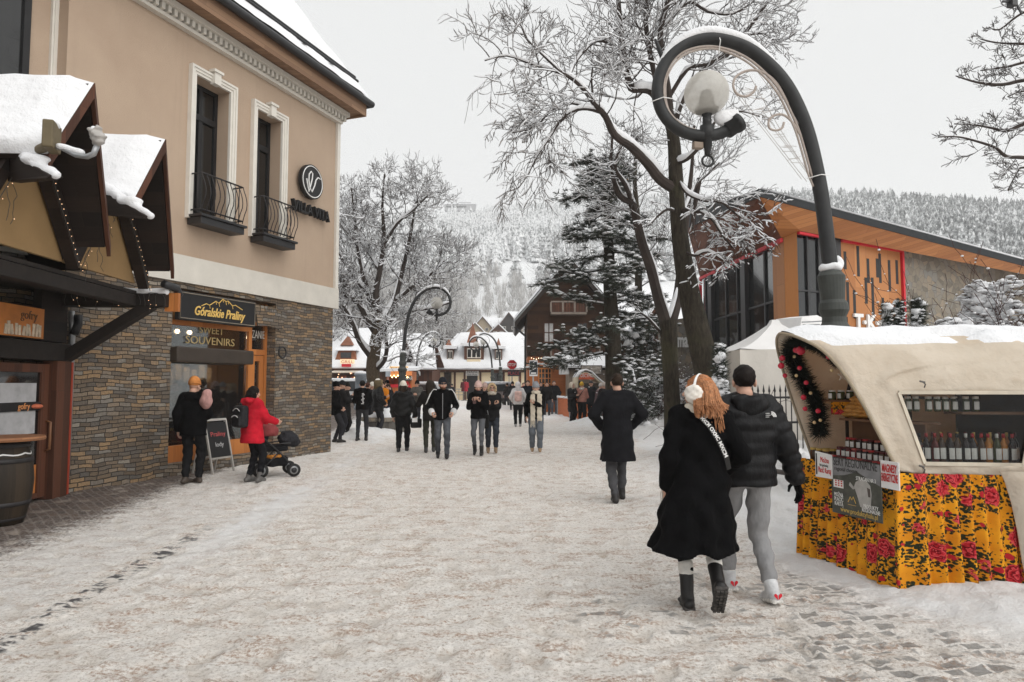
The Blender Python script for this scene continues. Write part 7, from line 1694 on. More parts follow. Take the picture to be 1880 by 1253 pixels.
def person(label,px,head,feet,heading,Y=None,H=None,legs=((0,0),(0,0)),arms=("down","down"),skin="fair",coat=(.01,.01,.011),coat_cut="jacket",coat_mat=None,bulk=1.0,puff=0,hem=None,flare=0.0,
     trousers=(.03,.03,.035),tw=1.0,cuff=None,boots=(.02,.018,.016),boot_h=.14,sole=None,hat=None,hat_col=(.02,.02,.02),pompom=False,hair=None,hair_col=(.05,.03,.02),hood=None,hood_col=None,fur=None,scarf=None,scarf_tail=0,gloves=None,
     hem_shift=0.0,lean=0.0,yaw=0.0,nod=0.0,fine=False,beard=False,glasses=False,stance=.095,group=None,collar=.03,sleeve_r=1.0,coat_tex=None,wrinkle=.006,torso_w=1.0,loc=None):
 if loc is not None: base=Vector(loc)
 elif Y is not None: base=Vector((P(px,705,Y).x,Y,0))
 else: base=G(px,feet)
 base.z=float(0)
 Hh=H or max(1.45,min(1.95,(feet-head)/FPX*base.y/CT))
 s=Hh/1.75;h=.011 if fine else (.017 if base.y < 18 else .022)
 sd=len(PEOPLE);PEOPLE.append(label)
 # ---- skeleton (metres for a 1.75 m figure, facing +Y, own right hand at +X)
 reach=max(abs(l[0]) for l in legs);pz=.925-.5*(reach**2)*1.2;ln=math.sin(R(lean));hip=np.array([0,0,pz]);up=np.array([0,ln,math.cos(R(lean))])
 def T(x,y,z): return np.array([x,y,0])+hip+up*(z-.925)
 sh={1: T(.175*torso_w,0,1.43),-1: T(-.175*torso_w,0,1.43)};neck=T(0,.0,1.48);hc=T(0,.02,1.615)
 J={}
 for sgn,lg in ((-1,legs[0]),(1,legs[1])):
  dy,lift=lg[0],lg[1];pitch=lg[2] if len(lg) > 2 else 0.0;dx=lg[3] if len(lg) > 3 else 0.0;yw=lg[4] if len(lg) > 4 else 0.0
  ank=np.array([sgn*stance+dx,dy-.0,.088+lift]);hp=hip+np.array([sgn*.088,0,-.01]);kn,ank=ik(hp,ank,.435,.43,(sgn*.05,1,.05));J[sgn]=(hp,kn,ank,pitch,yw)
 AR={}
 for sgn,an in ((-1,arms[0]),(1,arms[1])):
  tg,pole,hs_=ARMS[an] if isinstance(an,str) else an;t=sh[sgn]+np.array([tg[0]*sgn,tg[1],tg[2]]);el,wr=ik(sh[sgn],t,.295,.265,(pole[0]*sgn,pole[1],pole[2]));AR[sgn]=(sh[sgn],el,wr,hs_)
 sk=SKINS[skin]
 # ---- body: one mesh of trunk, neck, limbs, with head and hands on it
 pr=[ell(T(0,0,.97),(.145,.10,.13)),ell(T(0,.0,1.26),(.145,.105,.22)),cap(sh[-1],sh[1],.044),cap(neck-up*.03,neck+up*.09,.052,.047)]
 for g in (-1,1):
  hp,kn,ank,*_=J[g];pr += [cap(hp,kn,.078,.052),cap(kn,ank,.050,.036)];a,e,w_,_h=AR[g];pr += [cap(a,e,.038,.034),cap(e,w_,.034,.026)]
 V,F=solid(pr,.022,.035);mats=[sk,EYE,IRIS,LIP,BROW];VV=[V];FF=[F];MI=[np.zeros(len(F),int)];nb=len(V)
 Hm=(Matrix.Rotation(R(yaw),3,'Z') @ Matrix.Rotation(-R(nod),3,'X'));Hm=np.array(Hm)
 hv=HEAD[0]@Hm.T+hc;VV.append(hv);FF.append(HEAD[1]+nb);MI.append(HEAD[2]);nb += len(hv)
 gl_parts=[]
 for g in (-1,1):
  a,e,w_,hs_=AR[g];hvv,hf=HANDS[hs_];d=(w_-e)/np.linalg.norm(w_-e);z=-d;y=np.array([-.25*g*0,1,.15])-0;y=y-z*y.dot(z)
  if np.linalg.norm(y) < .3: y=np.array([0,0,1.])-z*z[2]
  y /= np.linalg.norm(y);x=np.cross(y,z);M=np.stack([x,y,z],1);q=hvv.copy();f2=hf
  if g < 0: q[:,0] *= -1;f2=hf[:,::-1]
  if gloves: gl_parts.append((q*1.1@M.T+w_+d*.01,f2));continue
  q=q@M.T+w_+d*.012;VV.append(q);FF.append(f2+nb);MI.append(np.zeros(len(hf),int));nb += len(q)
 V=np.concatenate(VV)*s;V[:,2] += .012*0
 root=meshobj("person",V,np.concatenate(FF),mats,None,True,mi=np.concatenate(MI));root.location=base;root.rotation_euler=(0,0,R(heading));tag(root,label,"person",group)
 def child(nm,prims,mat,hh=None,k=.03,cut=(),wr=0.0,wf=22.0,parent=None,keep=False):
  V,F=solid(prims,hh or h,k,cut,wr,wf,sd);return meshobj(nm,V*s,F,mat,parent or root,True,keep=False)
 # ---- trousers
 pr=[ell(T(0,-.01,.955),(.165,.125,.13))]
 for g in (-1,1):
  hp,kn,ank,*_=J[g];lo=ank+(kn-ank)*(.10 if cuff is None else cuff)
  pr += [cap(hp+np.array([0,0,.02]),kn,.096*max(1,tw*.96),.066*tw),cap(kn,lo,.066*tw,.052*tw)]
 tm=trousers if not isinstance(trousers,tuple) else fabric("trousers_%d_%d_%d" % tuple(int(c*999) for c in trousers),trousers,.92,.5)
 child("trousers",pr,tm,k=.028,wr=.009 if fine else .006,wf=24)
 # ---- boots or shoes
 bm=boots if not isinstance(boots,tuple) else plain("boots_%d_%d_%d" % tuple(int(c*999) for c in boots),boots,.5,.25,20,.3,60)
 for g in (-1,1):
  hp,kn,ank,pitch,yw=J[g];c,q=math.cos(R(pitch)),math.sin(R(pitch));fy=np.array([math.sin(R(yw)),math.cos(R(yw)),0]);f=fy*c+np.array([0,0,-q]);u_=fy*q+np.array([0,0,c])
  heel=ank-f*.045-u_*.048;toe=ank+f*.150-u_*.058;mid=ank+f*.03-u_*.035;sh_=(kn-ank)/np.linalg.norm(kn-ank)
  pr=[cap(heel,mid,.042,.044),cap(mid,toe,.044,.034),cap(ank,ank+sh_*max(.03,boot_h-.06),.047,.050*(1 if boot_h < .2 else 1.06))]
  fl=ank.dot(u_)-.086
  bt=child("boot",pr,bm,hh=h*.75,k=.022,cut=[lambda X,u_=u_,fl=fl: fl-X@u_],wr=.002)
  if sole:
   child("sole",[rbox(((heel+toe)/2-u_*.022),(.046,.135,.016),.014,Matrix(np.stack([np.cross(f,u_),f,u_],1).tolist()).to_euler()[:])],plain("sole_%d" % int(sole[0]*99),sole,.7,.5,40,.8,50,.01),hh=h*.8,k=0,wr=.003,wf=90,parent=bt)
 # ---- coat
 hz={"jacket": .84,"hip": .78,"long": .58,"midi": .44,"bomber": .93}[coat_cut] if hem is None else hem
 b=bulk;zs=[hz,hz+.05,max(.97,hz+.1),1.12,1.30,1.41,1.475,1.50];fl_=flare
 hipA=.170*b
 A=[hipA+fl_,hipA+fl_*.85,.172*b+fl_*.25,.165*b,.188*b*torso_w,.185*b*torso_w,.115,.085];Bv=[(.135*b+fl_*.8),.135*b+fl_*.65,.137*b+fl_*.2,.125*b,.132*b,.110*b,.085,.07]
 if coat_cut == "bomber": A[0]=.155*b;A[2]=.190*b;A[3]=.20*b
 for i in range(1,len(zs)): zs[i]=max(zs[i],zs[i-1]+.012)
 lo_y=[ln*(z-.925) if z > .9 else 0 for z in zs];zz=[pz-.925+z for z in zs]
 pr=[loft(zz,[hem_shift,hem_shift*.85,hem_shift*.2]+[0]*(len(zz)-3),lo_y,A,Bv,puff=puff*.7 if puff else 0,pf=.088,pw=2.25,fold=flare*.10)]
 for g in (-1,1):
  a,e,w_,_h=AR[g];a2=a+np.array([-.02*g,0,-.005]);rr=b*sleeve_r;pr += [cap(a2,e,.078*rr,.063*rr,puff,.075),cap(e,w_-(w_-e)*.02,.062*rr,.050*rr,puff,.075)]
 pr.append(cap(T(-.12,0,1.455),T(.12,0,1.455),.055*b));
 if collar: pr.append(ring(T(0,.01,1.49),.070,collar,.25))
 cm=coat_mat or fabric("coat_%d_%d_%d" % tuple(int(c*999) for c in coat),coat,.9,.6)
 co=child("coat",pr,cm,k=.028,wr=wrinkle,wf=20)
 hcx,hcm=hc,Hm
 def hd(p): return tuple(Hm@np.array(p)+hc)
 RX=Matrix(Hm.tolist()).to_euler();RX=(RX.x,RX.y,RX.z)
 def hplane(n_,d): n2=Hm@np.array(n_,float);return lambda X: (X-hc)@n2-d
 # ---- head wear and hair
 hair_m=fabric("hair_%d_%d" % (int(hair_col[0]*999),int(hair_col[1]*999)),hair_col,.6,.8,120,.45)
 if hair == "short": child("hair",[ell(hd((0,-.016,.040)),(.083,.103,.093),RX)],hair_m,hh=.008,k=0,cut=[hplane((0,.80,-.60),.012),hplane((0,.2,-1),.035)],wr=.0025,wf=80)
 if hair in ("long","very_long"):
  L=.20 if hair == "long" else .30
  child("hair",[ell(hd((0,-.018,.036)),(.090,.108,.096),RX),cap(hd((0,-.075,-.02)),hd((0,-.105,-L)),.075,.05),cap(hd((-.062,-.03,-.02)),hd((-.085,-.02,-L*.95)),.042,.022),cap(hd((.062,-.03,-.02)),hd((.085,-.02,-L*.95)),.042,.022),cap(hd((.03,-.08,0)),hd((.05,-.12,-L*1.1)),.05,.02),cap(hd((-.04,-.08,0)),hd((-.06,-.12,-L*1.2)),.05,.018)],hair_m,hh=.008 if fine else .012,k=.02,cut=[lambda X: -(np.linalg.norm(((X-hc)@Hm-np.array([0,.115,-.02]))/np.array([.075,.10,.12]),axis=-1)-1)*.07],wr=.004,wf=70)
 if beard: child("beard",[ell(hd((0,.055,-.075)),(.052,.05,.045),RX),ell(hd((.05,.03,-.055)),(.018,.035,.045),RX),ell(hd((-.05,.03,-.055)),(.018,.035,.045),RX)],hair_m,hh=.008,k=.015,cut=[lambda X: -(np.linalg.norm(((X-hc)@Hm-np.array([0,.12,-.04]))/np.array([.03,.05,.016]),axis=-1)-1)*.016,hplane((0,.1,1),-.030)],wr=.002,wf=90)
 if hat == "beanie":
  hm=fabric("hat_%d_%d_%d" % tuple(int(c*999) for c in hat_col),hat_col,.95,.5,90)
  ht=child("hat",[ell(hd((0,-.018,.062)),(.092,.110,.100),RX),ell(hd((0,-.03,.12)),(.06,.07,.055),RX)],hm,hh=.009,k=.03,cut=[hplane((0,.22,-1),-.020)],wr=.002,wf=60)
  child("cuff",[ring(hd((0,-.010,.042)),.085,.016,-.2,1.18,.0015)],hm,hh=.008,k=0,parent=ht)
  if pompom: child("pompom",[ell(hd((0,-.03,.19)),(.045,.045,.042))],hm,hh=.008,k=0,wr=.005,wf=120,parent=ht)
 if hat == "muffs":
  mm=fabric("fluffy_white",(.78,.74,.68),1.0,.6,60)
  e=child("earmuffs",[ell(hd((s_*.108,-.012,-.012)),(.044,.072,.070),RX) for s_ in (-1,1)],mm,hh=.007,k=0,wr=.004,wf=95)
  pts=[hd((.103*math.sin(a),-.012,.010+.118*math.cos(a))) for a in np.linspace(-1.6,1.6,15)];m=MB();m.tube([Vector(p)*s for p in pts],.013*s,8,flat=.8);m.build("band",WHITEP,e,True,keep=False)
 if hat == "cap":
  hm=fabric("hat_%d_%d_%d" % tuple(int(c*999) for c in hat_col),hat_col,.95,.4,90)
  child("hat",[ell(hd((0,-.015,.055)),(.088,.107,.080),RX),ell(hd((0,.10,.045)),(.07,.06,.012),RX)],hm,hh=.009,k=.01,cut=[hplane((0,0,-1),-.030)])
 if hood == "up":
  hm=fabric("hood_%d_%d_%d" % tuple(int(c*999) for c in (hood_col or coat)),hood_col or coat,.92,.5)
  hd_=child("hood",[ell(hd((0,-.025,.025)),(.118,.135,.140),RX),cap(hd((0,-.06,-.05)),hd((0,-.05,-.17)),.09,.10)],hm,k=.04,cut=[lambda X: -(np.linalg.norm(((X-hc)@Hm-np.array([0,.14,-.005]))/np.array([.080,.135,.108]),axis=-1)-1)*.08],wr=.004)
  if fur:
   fm=fabric("fur_%d_%d" % (int(fur[0]*999),int(fur[1]*999)),fur,1.0,1.0,50,.4)
   pts=[hd((.094*math.sin(a),.068+.015*math.cos(a),-.005+.120*math.cos(a))) for a in np.linspace(0,2*math.pi,19)]
   child("fur_trim",[cap(pts[i],pts[i+1],.026) for i in range(18)],fm,hh=.010,k=.012,wr=.008,wf=85,parent=hd_)
 if hood == "down":
  hm=(coat_mat if hood_col is None and coat_mat else fabric("hood_%d_%d_%d" % tuple(int(c*999) for c in (hood_col or coat)),hood_col or coat,.92,.5))
  child("hood",[ell(T(0,-.105,1.44),(.125,.065,.085)),ell(T(-.075,-.055,1.48),(.06,.07,.05)),ell(T(.075,-.055,1.48),(.06,.07,.05))]+([ell(T(0,-.13,1.47),(.145,.06,.06))] if fur else []),hm if not fur else fabric("fur_%d_%d" % (int(fur[0]*999),int(fur[1]*999)),fur,1.0,1.0,50,.4),k=.05,wr=.010,wf=34)
 if scarf:
  sm=fabric("scarf_%d_%d_%d" % tuple(int(c*999) for c in scarf),scarf,1.0,.8,70,.15)
  sc_=child("scarf",[ring(T(0,.012,1.500),.078,.038,.22,1.1),ring(T(0,.018,1.465),.088,.034,.30,1.1)],sm,hh=.011,k=.02,wr=.008,wf=38)
  if scarf_tail:
   V,F=solid([rbox(T(x_,.155+.01*abs(x_)*10,1.24-scarf_tail/2+.06),(.062,.020,.16+scarf_tail/2),.018) for x_ in (-.085,.085)],.012,0,wrinkle=.006,wf=26,seed=sd);meshobj("scarf_end",V*s,F,sm,sc_,True,keep=False)
   m=MB();rs=random.Random(sd);zb=1.24-scarf_tail-.10+.02
   for x_ in (-.085,.085):
    for i in range(13):
     xx=x_-.055+.11*i/12;q=T(xx,.16,zb+.02)*s;m.tube([Vector(q),Vector(q)+Vector((rs.uniform(-.012,.012),rs.uniform(-.01,.012),-.10)),Vector(q)+Vector((rs.uniform(-.02,.02),rs.uniform(-.02,.02),-.19))],.0048,4)
   m.build("fringe",sm,sc_,keep=False)
 if glasses:
  m=MB()
  for x_ in (-.032,.032): m.tube([Vector(hd((x_+.024*math.cos(a),.104,.008+.02*math.sin(a))))*s for a in np.linspace(0,6.2832,15)],.003,4)
  m.tube([Vector(hd((-.008,.106,.01)))*s,Vector(hd((.008,.106,.01)))*s],.003,4)
  for g in (-1,1): m.tube([Vector(hd((g*.056,.104,.01)))*s,Vector(hd((g*.078,.0,.01)))*s],.0025,4)
  m.build("glasses",BLACKM,root,keep=False)
 if gloves:
  gm=fabric("glove_cloth",gloves,.9,.5)
  for q,f2 in gl_parts: meshobj("glove",q*s,f2,gm,root,True,keep=False)
 ctx=dict(root=root,s=s,T=T,hd=hd,hc=hc,J=J,AR=AR,base=base,heading=heading,child=child,co=co,h=h,Hm=Hm)
 def world(p): v=np.array(p)*s;a=R(heading);return Vector((base.x+v[0]*math.cos(a)-v[1]*math.sin(a),base.y+v[0]*math.sin(a)+v[1]*math.cos(a),base.z+v[2]))
 ctx["world"]=world
 return ctx
def carried(ctx,name,prims,mat,label,cat,h=.012,k=.02,wr=0.0,wf=30.0,group=None):
 """a bag or other carried thing, shaped in the carrier's own space, standing as a thing of its own"""
 V,F=solid(prims,h,k,(),wr,wf);a=R(ctx["heading"]);s=ctx["s"];V=V*s;b=ctx["base"]
 W=np.stack([b.x+V[:,0]*math.cos(a)-V[:,1]*math.sin(a),b.y+V[:,0]*math.sin(a)+V[:,1]*math.cos(a),b.z+V[:,2]],1)
 return tag(meshobj(name,W,F,mat,None,True),label,cat,group)
BLK=(.004,.004,.0045)
def quilt(name,col):
 t=NT(name);v=t.coord();n=t.noise(v,30,4,.6);n2=t.noise(t.mapping(v,(1,1,.35)),16,3)
 t.bsdf(t.ramp(n,[(.3,tuple(c*.75 for c in col)),(.7,tuple(c*1.3 for c in col))]),.5,t.bump(n,.35,.012,t.bump(n2,.5,.025)),Specular_IOR_Level=.18);return t.m
def crowd():
 PUFF=quilt("black_quilting",(.007,.007,.008));LEATHER=quilt("black_leather",(.009,.009,.009))
 # --- walking couple in front
 w=person("woman in a long flared black coat with white earmuffs over long red hair, walking away",1281,672,1112,-4,H=1.74,loc=(P(1283,705,5.07).x,5.07,0),legs=((.06,0,0),(-.17,.15,52,-.015)),arms=("down","pocket"),coat=BLK,coat_cut="midi",hem=.46,flare=.135,bulk=1.06,hem_shift=-.06,trousers=(.008,.008,.009),tw=.84,cuff=.42,boots=(.012,.011,.011),boot_h=.22,sole=(.05,.045,.042),hat="muffs",hair="long",hair_col=(.38,.155,.065),scarf=(.60,.55,.47),yaw=56,nod=-2,fine=True,wrinkle=.011,lean=1,coat_mat=fabric("long_coat_cloth",BLK,.88,.8))
 T,s,root=w["T"],w["s"],w["root"]
 for g in (-1,1):
  hp,kn,ank,*_=w["J"][g];d=(kn-ank)/np.linalg.norm(kn-ank);w["child"]("sock",[cap(ank+d*.175,ank+d*.225,.055,.056)],fabric("white_sock",(.72,.70,.66),1,.5),hh=.007,k=0,wr=.0015,wf=60)
  m=MB();bt=ank
  for i in range(4): q=ank+d*(.02+.045*i)+np.array([0,.050,0]);m.tube([Vector((q+np.array([-.03,0,0]))*s),Vector((q+np.array([.03,.004,.02]))*s)],.004,4)
  m.build("lace",BLACKM,root,keep=False)
 hp,kn,ank,pit,yw=w["J"][1];q=math.radians(pit);f=np.array([0,math.cos(q),-math.sin(q)]);u_=np.array([0,math.sin(q),math.cos(q)]);m=MB()
 c0=ank+f*.052-u_*.098
 for i in range(7):
  for j in (-1,0,1):
   cc=(c0+f*(-.105+.035*i)+np.array([j*.028,0,0]))*s;e=[(Vector((cc+(a*np.array([.011,0,0])+b*f*.012+k*u_*.008)*s).tolist())) for k in (-1,1) for a,b in ((-1,-1),(1,-1),(1,1),(-1,1))];m.hexa(e)
 m.build("tread",plain("snowy_tread",(.05,.045,.04),.8,.9,25),root,keep=False)
 sm=fabric("scarf_%d_%d_%d" % (600,550,469),(.60,.55,.47),1,.8);w["child"]("scarf_end",[cap(T(-.215,.10,1.20),T(-.235,.10,.95),.035,.04)],sm,hh=.010,wr=.006)
 m=MB();rs=random.Random(3)
 for i in range(14): a=T(-.265+.008*i*.6,.10+rs.uniform(-.03,.03),.95);m.tube([Vector(a*s),Vector((a+np.array([rs.uniform(-.02,.02),rs.uniform(-.02,.02),-.10]))*s),Vector((a+np.array([rs.uniform(-.03,.02),rs.uniform(-.02,.02),-.20]))*s)],.004,4)
 m.build("fringe",sm,root,keep=False)
 # bag strap with block letters across the back
 stp=[T(-.015,-.142,1.435),T(.04,-.172,1.37),T(.10,-.176,1.27),T(.155,-.150,1.15),T(.185,-.09,1.06)];V=[];F=[]
 for i,p in enumerate(stp):
  d=stp[min(i+1,4)]-stp[max(i-1,0)];d /= np.linalg.norm(d);nrm=np.array([p[0]*.8,-1,0]);nrm /= np.linalg.norm(nrm);sd=np.cross(d,nrm);V += [(p+sd*.019-nrm*-.006)*s,(p-sd*.019-nrm*-.006)*s]
 a=[world for world in map(lambda v: w["world"](np.array(v)/s),V)];t=thing("bag_strap","black strap with white block letters across the long coated woman's back","bag strap",a[0]);m=MB();m.add(a,[[2*i,2*i+1,2*i+3,2*i+2] for i in range(4)]);o=m.build("band",plain("strap_web",(.02,.02,.02),.6),t);mm=o.modifiers.new("thick",'SOLIDIFY');mm.thickness=.008;mm.offset=0
 for i in range(3):
  p=(a[2*i]+a[2*i+1]+a[2*i+2]+a[2*i+3])/4;ux=((a[2*i+2]+a[2*i+3])-(a[2*i]+a[2*i+1])).normalized();uz=(a[2*i]-a[2*i+1]).normalized();nn=ux.cross(uz)
  if nn.y > 0: uz=-uz;nn=-nn
  text("lettering",["MXCM","OXMC","MXCM"][i],.036,WHITEP,t,p-uz*.012+nn*.009,ux,uz,.001,(a[2*i+2]-a[2*i]).length*.92,0,.0012)
 # loose strands of hair falling over the collar
 T,s,root,hc,Hm=w["T"],w["s"],w["root"],w["hc"],w["Hm"];rs=random.Random(12);m=MB()
 for i in range(1500):
  a=rs.uniform(.2,2*math.pi-.2);e=rs.uniform(.05,1.45);n0=np.array([.093*math.sin(a)*math.sin(e),.012+.100*math.cos(a)*math.sin(e)-.03,.036+.098*math.cos(e)])
  if n0[1] > .05: continue
  out=np.array([math.sin(a),math.cos(a)*.8-.25,0]);z1=rs.uniform(-.185,-.09)-(.12 if abs(n0[0]) < .03 and rs.random() < .3 else 0);wv=rs.uniform(0,6)
  pts=[hc+Hm@n0,hc+Hm@(n0+out*.020+np.array([0,-.012,-.045])),hc+Hm@(np.array([n0[0]*1.25,min(n0[1],.0)-.022,-.055])+out*.030),hc+Hm@(np.array([n0[0]*1.75+.004*math.sin(wv),min(n0[1],-.01)-.04,(z1-.05)*.6])+out*.040),hc+Hm@(np.array([n0[0]*1.95+.009*math.sin(wv+2),min(n0[1],-.03)-.05,z1])+out*.045)]
  m.tube([Vector(p*s) for p in smooth_path([tuple(p) for p in pts],3)],[.0030]*8+[.0026]*4+[.0012],3,cap=False)
 m.build("hair",plain("ginger_strands",(.42,.185,.08),.5,.5,60,.1),root,True,keep=False)
 man=person("man in a black quilted puffer jacket and grey joggers walking beside the red haired woman",1372,658,1105,3,H=1.83,loc=(P(1368,705,5.42).x,5.42,0),legs=((.20,.0,0,.02),(-.18,.015,12,-.0)),arms=("pocket",((.17,-.03,-.525),(.1,-1,0),"relaxed")),coat=BLK,coat_mat=PUFF,coat_cut="jacket",hem=.845,bulk=1.20,puff=.013,trousers=fabric("grey_jogger",(.26,.26,.265),.95,.6,320,.10),tw=1.08,cuff=.22,boots=plain("white_trainer",(.55,.56,.57),.6,.15,20,.5,50,.01),boot_h=.10,sole=(.62,.61,.58),hair="short",hair_col=(.014,.011,.01),hood="down",gloves=BLK,fine=True,collar=.042,torso_w=1.06,yaw=-12,nod=4)
 T,s,root=man["T"],man["s"],man["root"]
 for g in (-1,1):
  hp,kn,ank,*_=man["J"][g];d=(kn-ank)/np.linalg.norm(kn-ank);man["child"]("sock",[cap(ank,ank+d*.085,.044,.046)],fabric("white_sock",(.72,.70,.66)),hh=.007,k=0)
  man["child"]("trouser_cuff",[cap(ank+d*.085,ank+d*.13,.053,.056)],fabric("grey_jogger",(.26,.26,.265)),hh=.008,k=0,wr=.002,wf=60)
  m=MB();c=(ank+np.array([0,-.094,-.022]))*s;r=.021
  for sx in (-1,1): m.prism([Vector(c)+Vector((sx*.003,0,-.024)),Vector(c)+Vector((sx*.030,0,.004)),Vector(c)+Vector((sx*.027,0,.018)),Vector(c)+Vector((sx*.016,0,.021)),Vector(c)+Vector((sx*.005,0,.010))],Vector((0,-.005,0)))
  m.build("red_mark",REDPAINT,root,keep=False)
 m=MB();c=np.array(T(.118,-.135*1.20-.022,1.375))*s;c=Vector(c);k=Vector((1,.12,0)).normalized()
 for i,wd in enumerate((.030,.038,.026)): m.bar(c+Vector((-.045,0,.012-.014*i)),c+Vector((-.045,0,.012-.014*i))+k*wd,.003,.008,(0,1,0))
 for r0,r1 in ((.016,.022),(.026,.032),(.036,.042)):
  pts=[c+Vector((0,.002,-.016))+k*(r1*math.cos(a))*.0+k*(-.002+r1*math.sin(a))+Vector((0,0,r1*math.cos(a))) for a in np.linspace(0,1.57,7)]+[c+Vector((0,.002,-.016))+k*(-.002+r0*math.sin(a))+Vector((0,0,r0*math.cos(a))) for a in np.linspace(1.57,0,7)]
  m.prism(pts,Vector((0,-.006,0)))
 m.build("jacket_mark",WHITEP,root,keep=False)
 # --- man in the long black coat
 person("man in a long black wool coat, hands in pockets, walking away up the street",1131,686,912,2,H=1.82,loc=(P(1133,705,9.75).x,9.75,0),legs=((-.17,.0,0,.02),(.13,.0,0,-.02)),arms=("wide_pocket","wide_pocket"),coat=(.012,.012,.014),coat_cut="long",hem=.56,flare=.05,bulk=1.12,trousers=(.075,.075,.08),tw=1.05,boots=(.02,.018,.017),hair="short",hair_col=(.03,.02,.014),collar=.036,fine=True,torso_w=1.06)
 # --- at the praline shop
 person("man in an orange beanie and black coat standing at the shop window",352,697,888,12,H=1.74,legs=((0,0,0,-.01,30),(.05,0,0,.0,-35)),arms=("down","front"),coat=BLK,hem=.80,bulk=1.22,trousers=(.013,.013,.014),tw=1.15,boots=(.06,.045,.035),hat="beanie",hat_col=(.50,.20,.06),hood="down",yaw=-25,nod=10,fine=True)
 bundle=person  # noqa
 c=person("woman in a bright red padded coat with a furry red hood, pushing a stroller",461,712,886,-38,H=1.62,legs=((0,0,0,.0,0),(.10,0,0,.0,-20)),arms=("push","push"),coat=(.50,.015,.03),hem=.72,flare=.03,bulk=1.20,puff=.004,trousers=(.012,.012,.014),tw=1.0,boots=(.11,.105,.10),boot_h=.2,hair="long",hair_col=(.012,.01,.009),hood="down",fur=(.52,.02,.035),fine=True,nod=6)
 T=c["T"];bm=quilt("black_rucksack",(.016,.016,.018));carried(c,"backpack",[rbox(T(0,-.235,1.20),(.155,.085,.20),.06),rbox(T(0,-.31,1.12),(.125,.04,.10),.03)],bm,"black backpack with a pale curved zip on the red coated woman's back","backpack",.010,.012,.002)
 m=MB();pp=[c["world"](T(-.10+.20*t,-.352,1.19+.035*math.sin(math.pi*t))) for t in np.linspace(0,1,9)];m.tube(pp,.006,5);pp=[c["world"](T(-.11+.22*t,-.325,1.30+.05*math.sin(math.pi*t))) for t in np.linspace(0,1,9)];m.tube(pp,.005,5);bp=bpy.data.objects["backpack"];m.build("zip",WHITEP,bp);m=MB();m.tube([c["world"](T(-.03,-.25,1.40)),c["world"](T(-.03,-.25,1.44)),c["world"](T(.03,-.25,1.44)),c["world"](T(.03,-.25,1.40))],.008,6);m.build("grab_loop",BLACKM,bp)
 # --- the group by the building corner
 person("man in black at the building corner, partly hidden by the stone wall",617,713,812,-70,Y=19.4,H=1.70,arms=("pocket","pocket"),coat=BLK,hem=.80,bulk=1.1,hat="beanie",hat_col=BLK,legs=((.0,0,0,0,0),(.12,0,0,0,0)),hood="down")
 person("person with dark cap looking down at a phone beside the stone corner",627,706,806,-60,Y=20.6,H=1.72,arms=("phone","phone"),coat=(.02,.019,.02),hat="beanie",hat_col=(.016,.016,.018),nod=22)
 person("person in a knee length black coat and brown boots facing right",636,711,803,-75,Y=20.9,H=1.68,arms=("front","front"),coat=(.017,.016,.016),coat_cut="long",hem=.60,flare=.04,trousers=(.016,.014,.014),boots=(.09,.04,.025),hat="beanie",hat_col=(.02,.018,.016),nod=10)
 h=person("man in a black hooded top with a white vertical print down the back",664,712,810,6,H=1.76,arms=("front","front"),coat=BLK,hem=.90,bulk=1.08,trousers=(.035,.035,.038),legs=((.0,0,0,-.03,15),(.0,0,0,.03,-15)),hair="short",hair_col=(.012,.011,.01),hood="down",torso_w=1.05)
 T,s=h["T"],h["s"];m=MB()
 for i in range(9): q=Vector(T(.035+.012*math.sin(i*2.1),-.148,1.36-.036*i)*s);m.box(q,(.055+.02*math.sin(i*1.7),.012,.022))
 m.build("back_print",plain("print_white",(.62,.62,.62),.7),h["root"],keep=False)
 person("person in a dark coat with reddish hair behind the hooded man",675,713,800,-30,Y=22.5,H=1.70,coat=(.02,.018,.018),hair="short",hair_col=(.07,.03,.02))
 person("person in a white beanie half hidden behind the khaki hooded coat",684,712,796,-80,Y=23,H=1.68,coat=(.05,.05,.055),hat="beanie",hat_col=(.66,.62,.56),arms=("front","front"))
 person("person in a bulky black puffer with a khaki furred hood, standing sideways",694,707,796,-55,Y=21.9,H=1.78,arms=("front","pocket"),coat=BLK,coat_mat=PUFF,puff=.012,bulk=1.25,hem=.76,hood="up",hood_col=(.13,.10,.06),fur=(.22,.16,.09),hat="beanie",hat_col=(.7,.68,.64))
 person("person in an orange jacket facing the camera beyond the stone planter",703,714,790,170,Y=25.5,H=1.72,coat=(.55,.19,.015),arms=("front","front"),hair="short",hair_col=(.02,.015,.01),bulk=1.05)
 person("bending man in a dark jacket with blue jeans beyond the planter",719,716,790,110,Y=26,H=1.66,coat=(.015,.016,.02),trousers=(.02,.035,.09),hair="short",hair_col=(.03,.02,.015),nod=25,lean=10,arms=("front","front"))
 person("tall figure in a black hat behind the crowd by the lamp post",711,708,780,150,Y=29,H=1.78,coat=(.016,.016,.018),hat="beanie",hat_col=BLK)
 person("person with a red hat just visible behind the white beanie",747,704,778,160,Y=31,H=1.72,coat=(.03,.02,.02),hat="beanie",hat_col=(.50,.03,.03),hair="short")
 b=person("woman in a cream beanie and black leather bomber jacket walking away",739,708,830,4,H=1.70,arms=("down","away"),coat=BLK,coat_mat=LEATHER,coat_cut="bomber",hem=.92,bulk=1.26,wrinkle=.012,trousers=(.012,.012,.013),tw=1.18,boots=(.03,.028,.028),hat="beanie",hat_col=(.70,.65,.56),hood="down",legs=((-.08,0,0,0,0),(.12,0,0,0,0)),hair="long",hair_col=(.03,.02,.015))
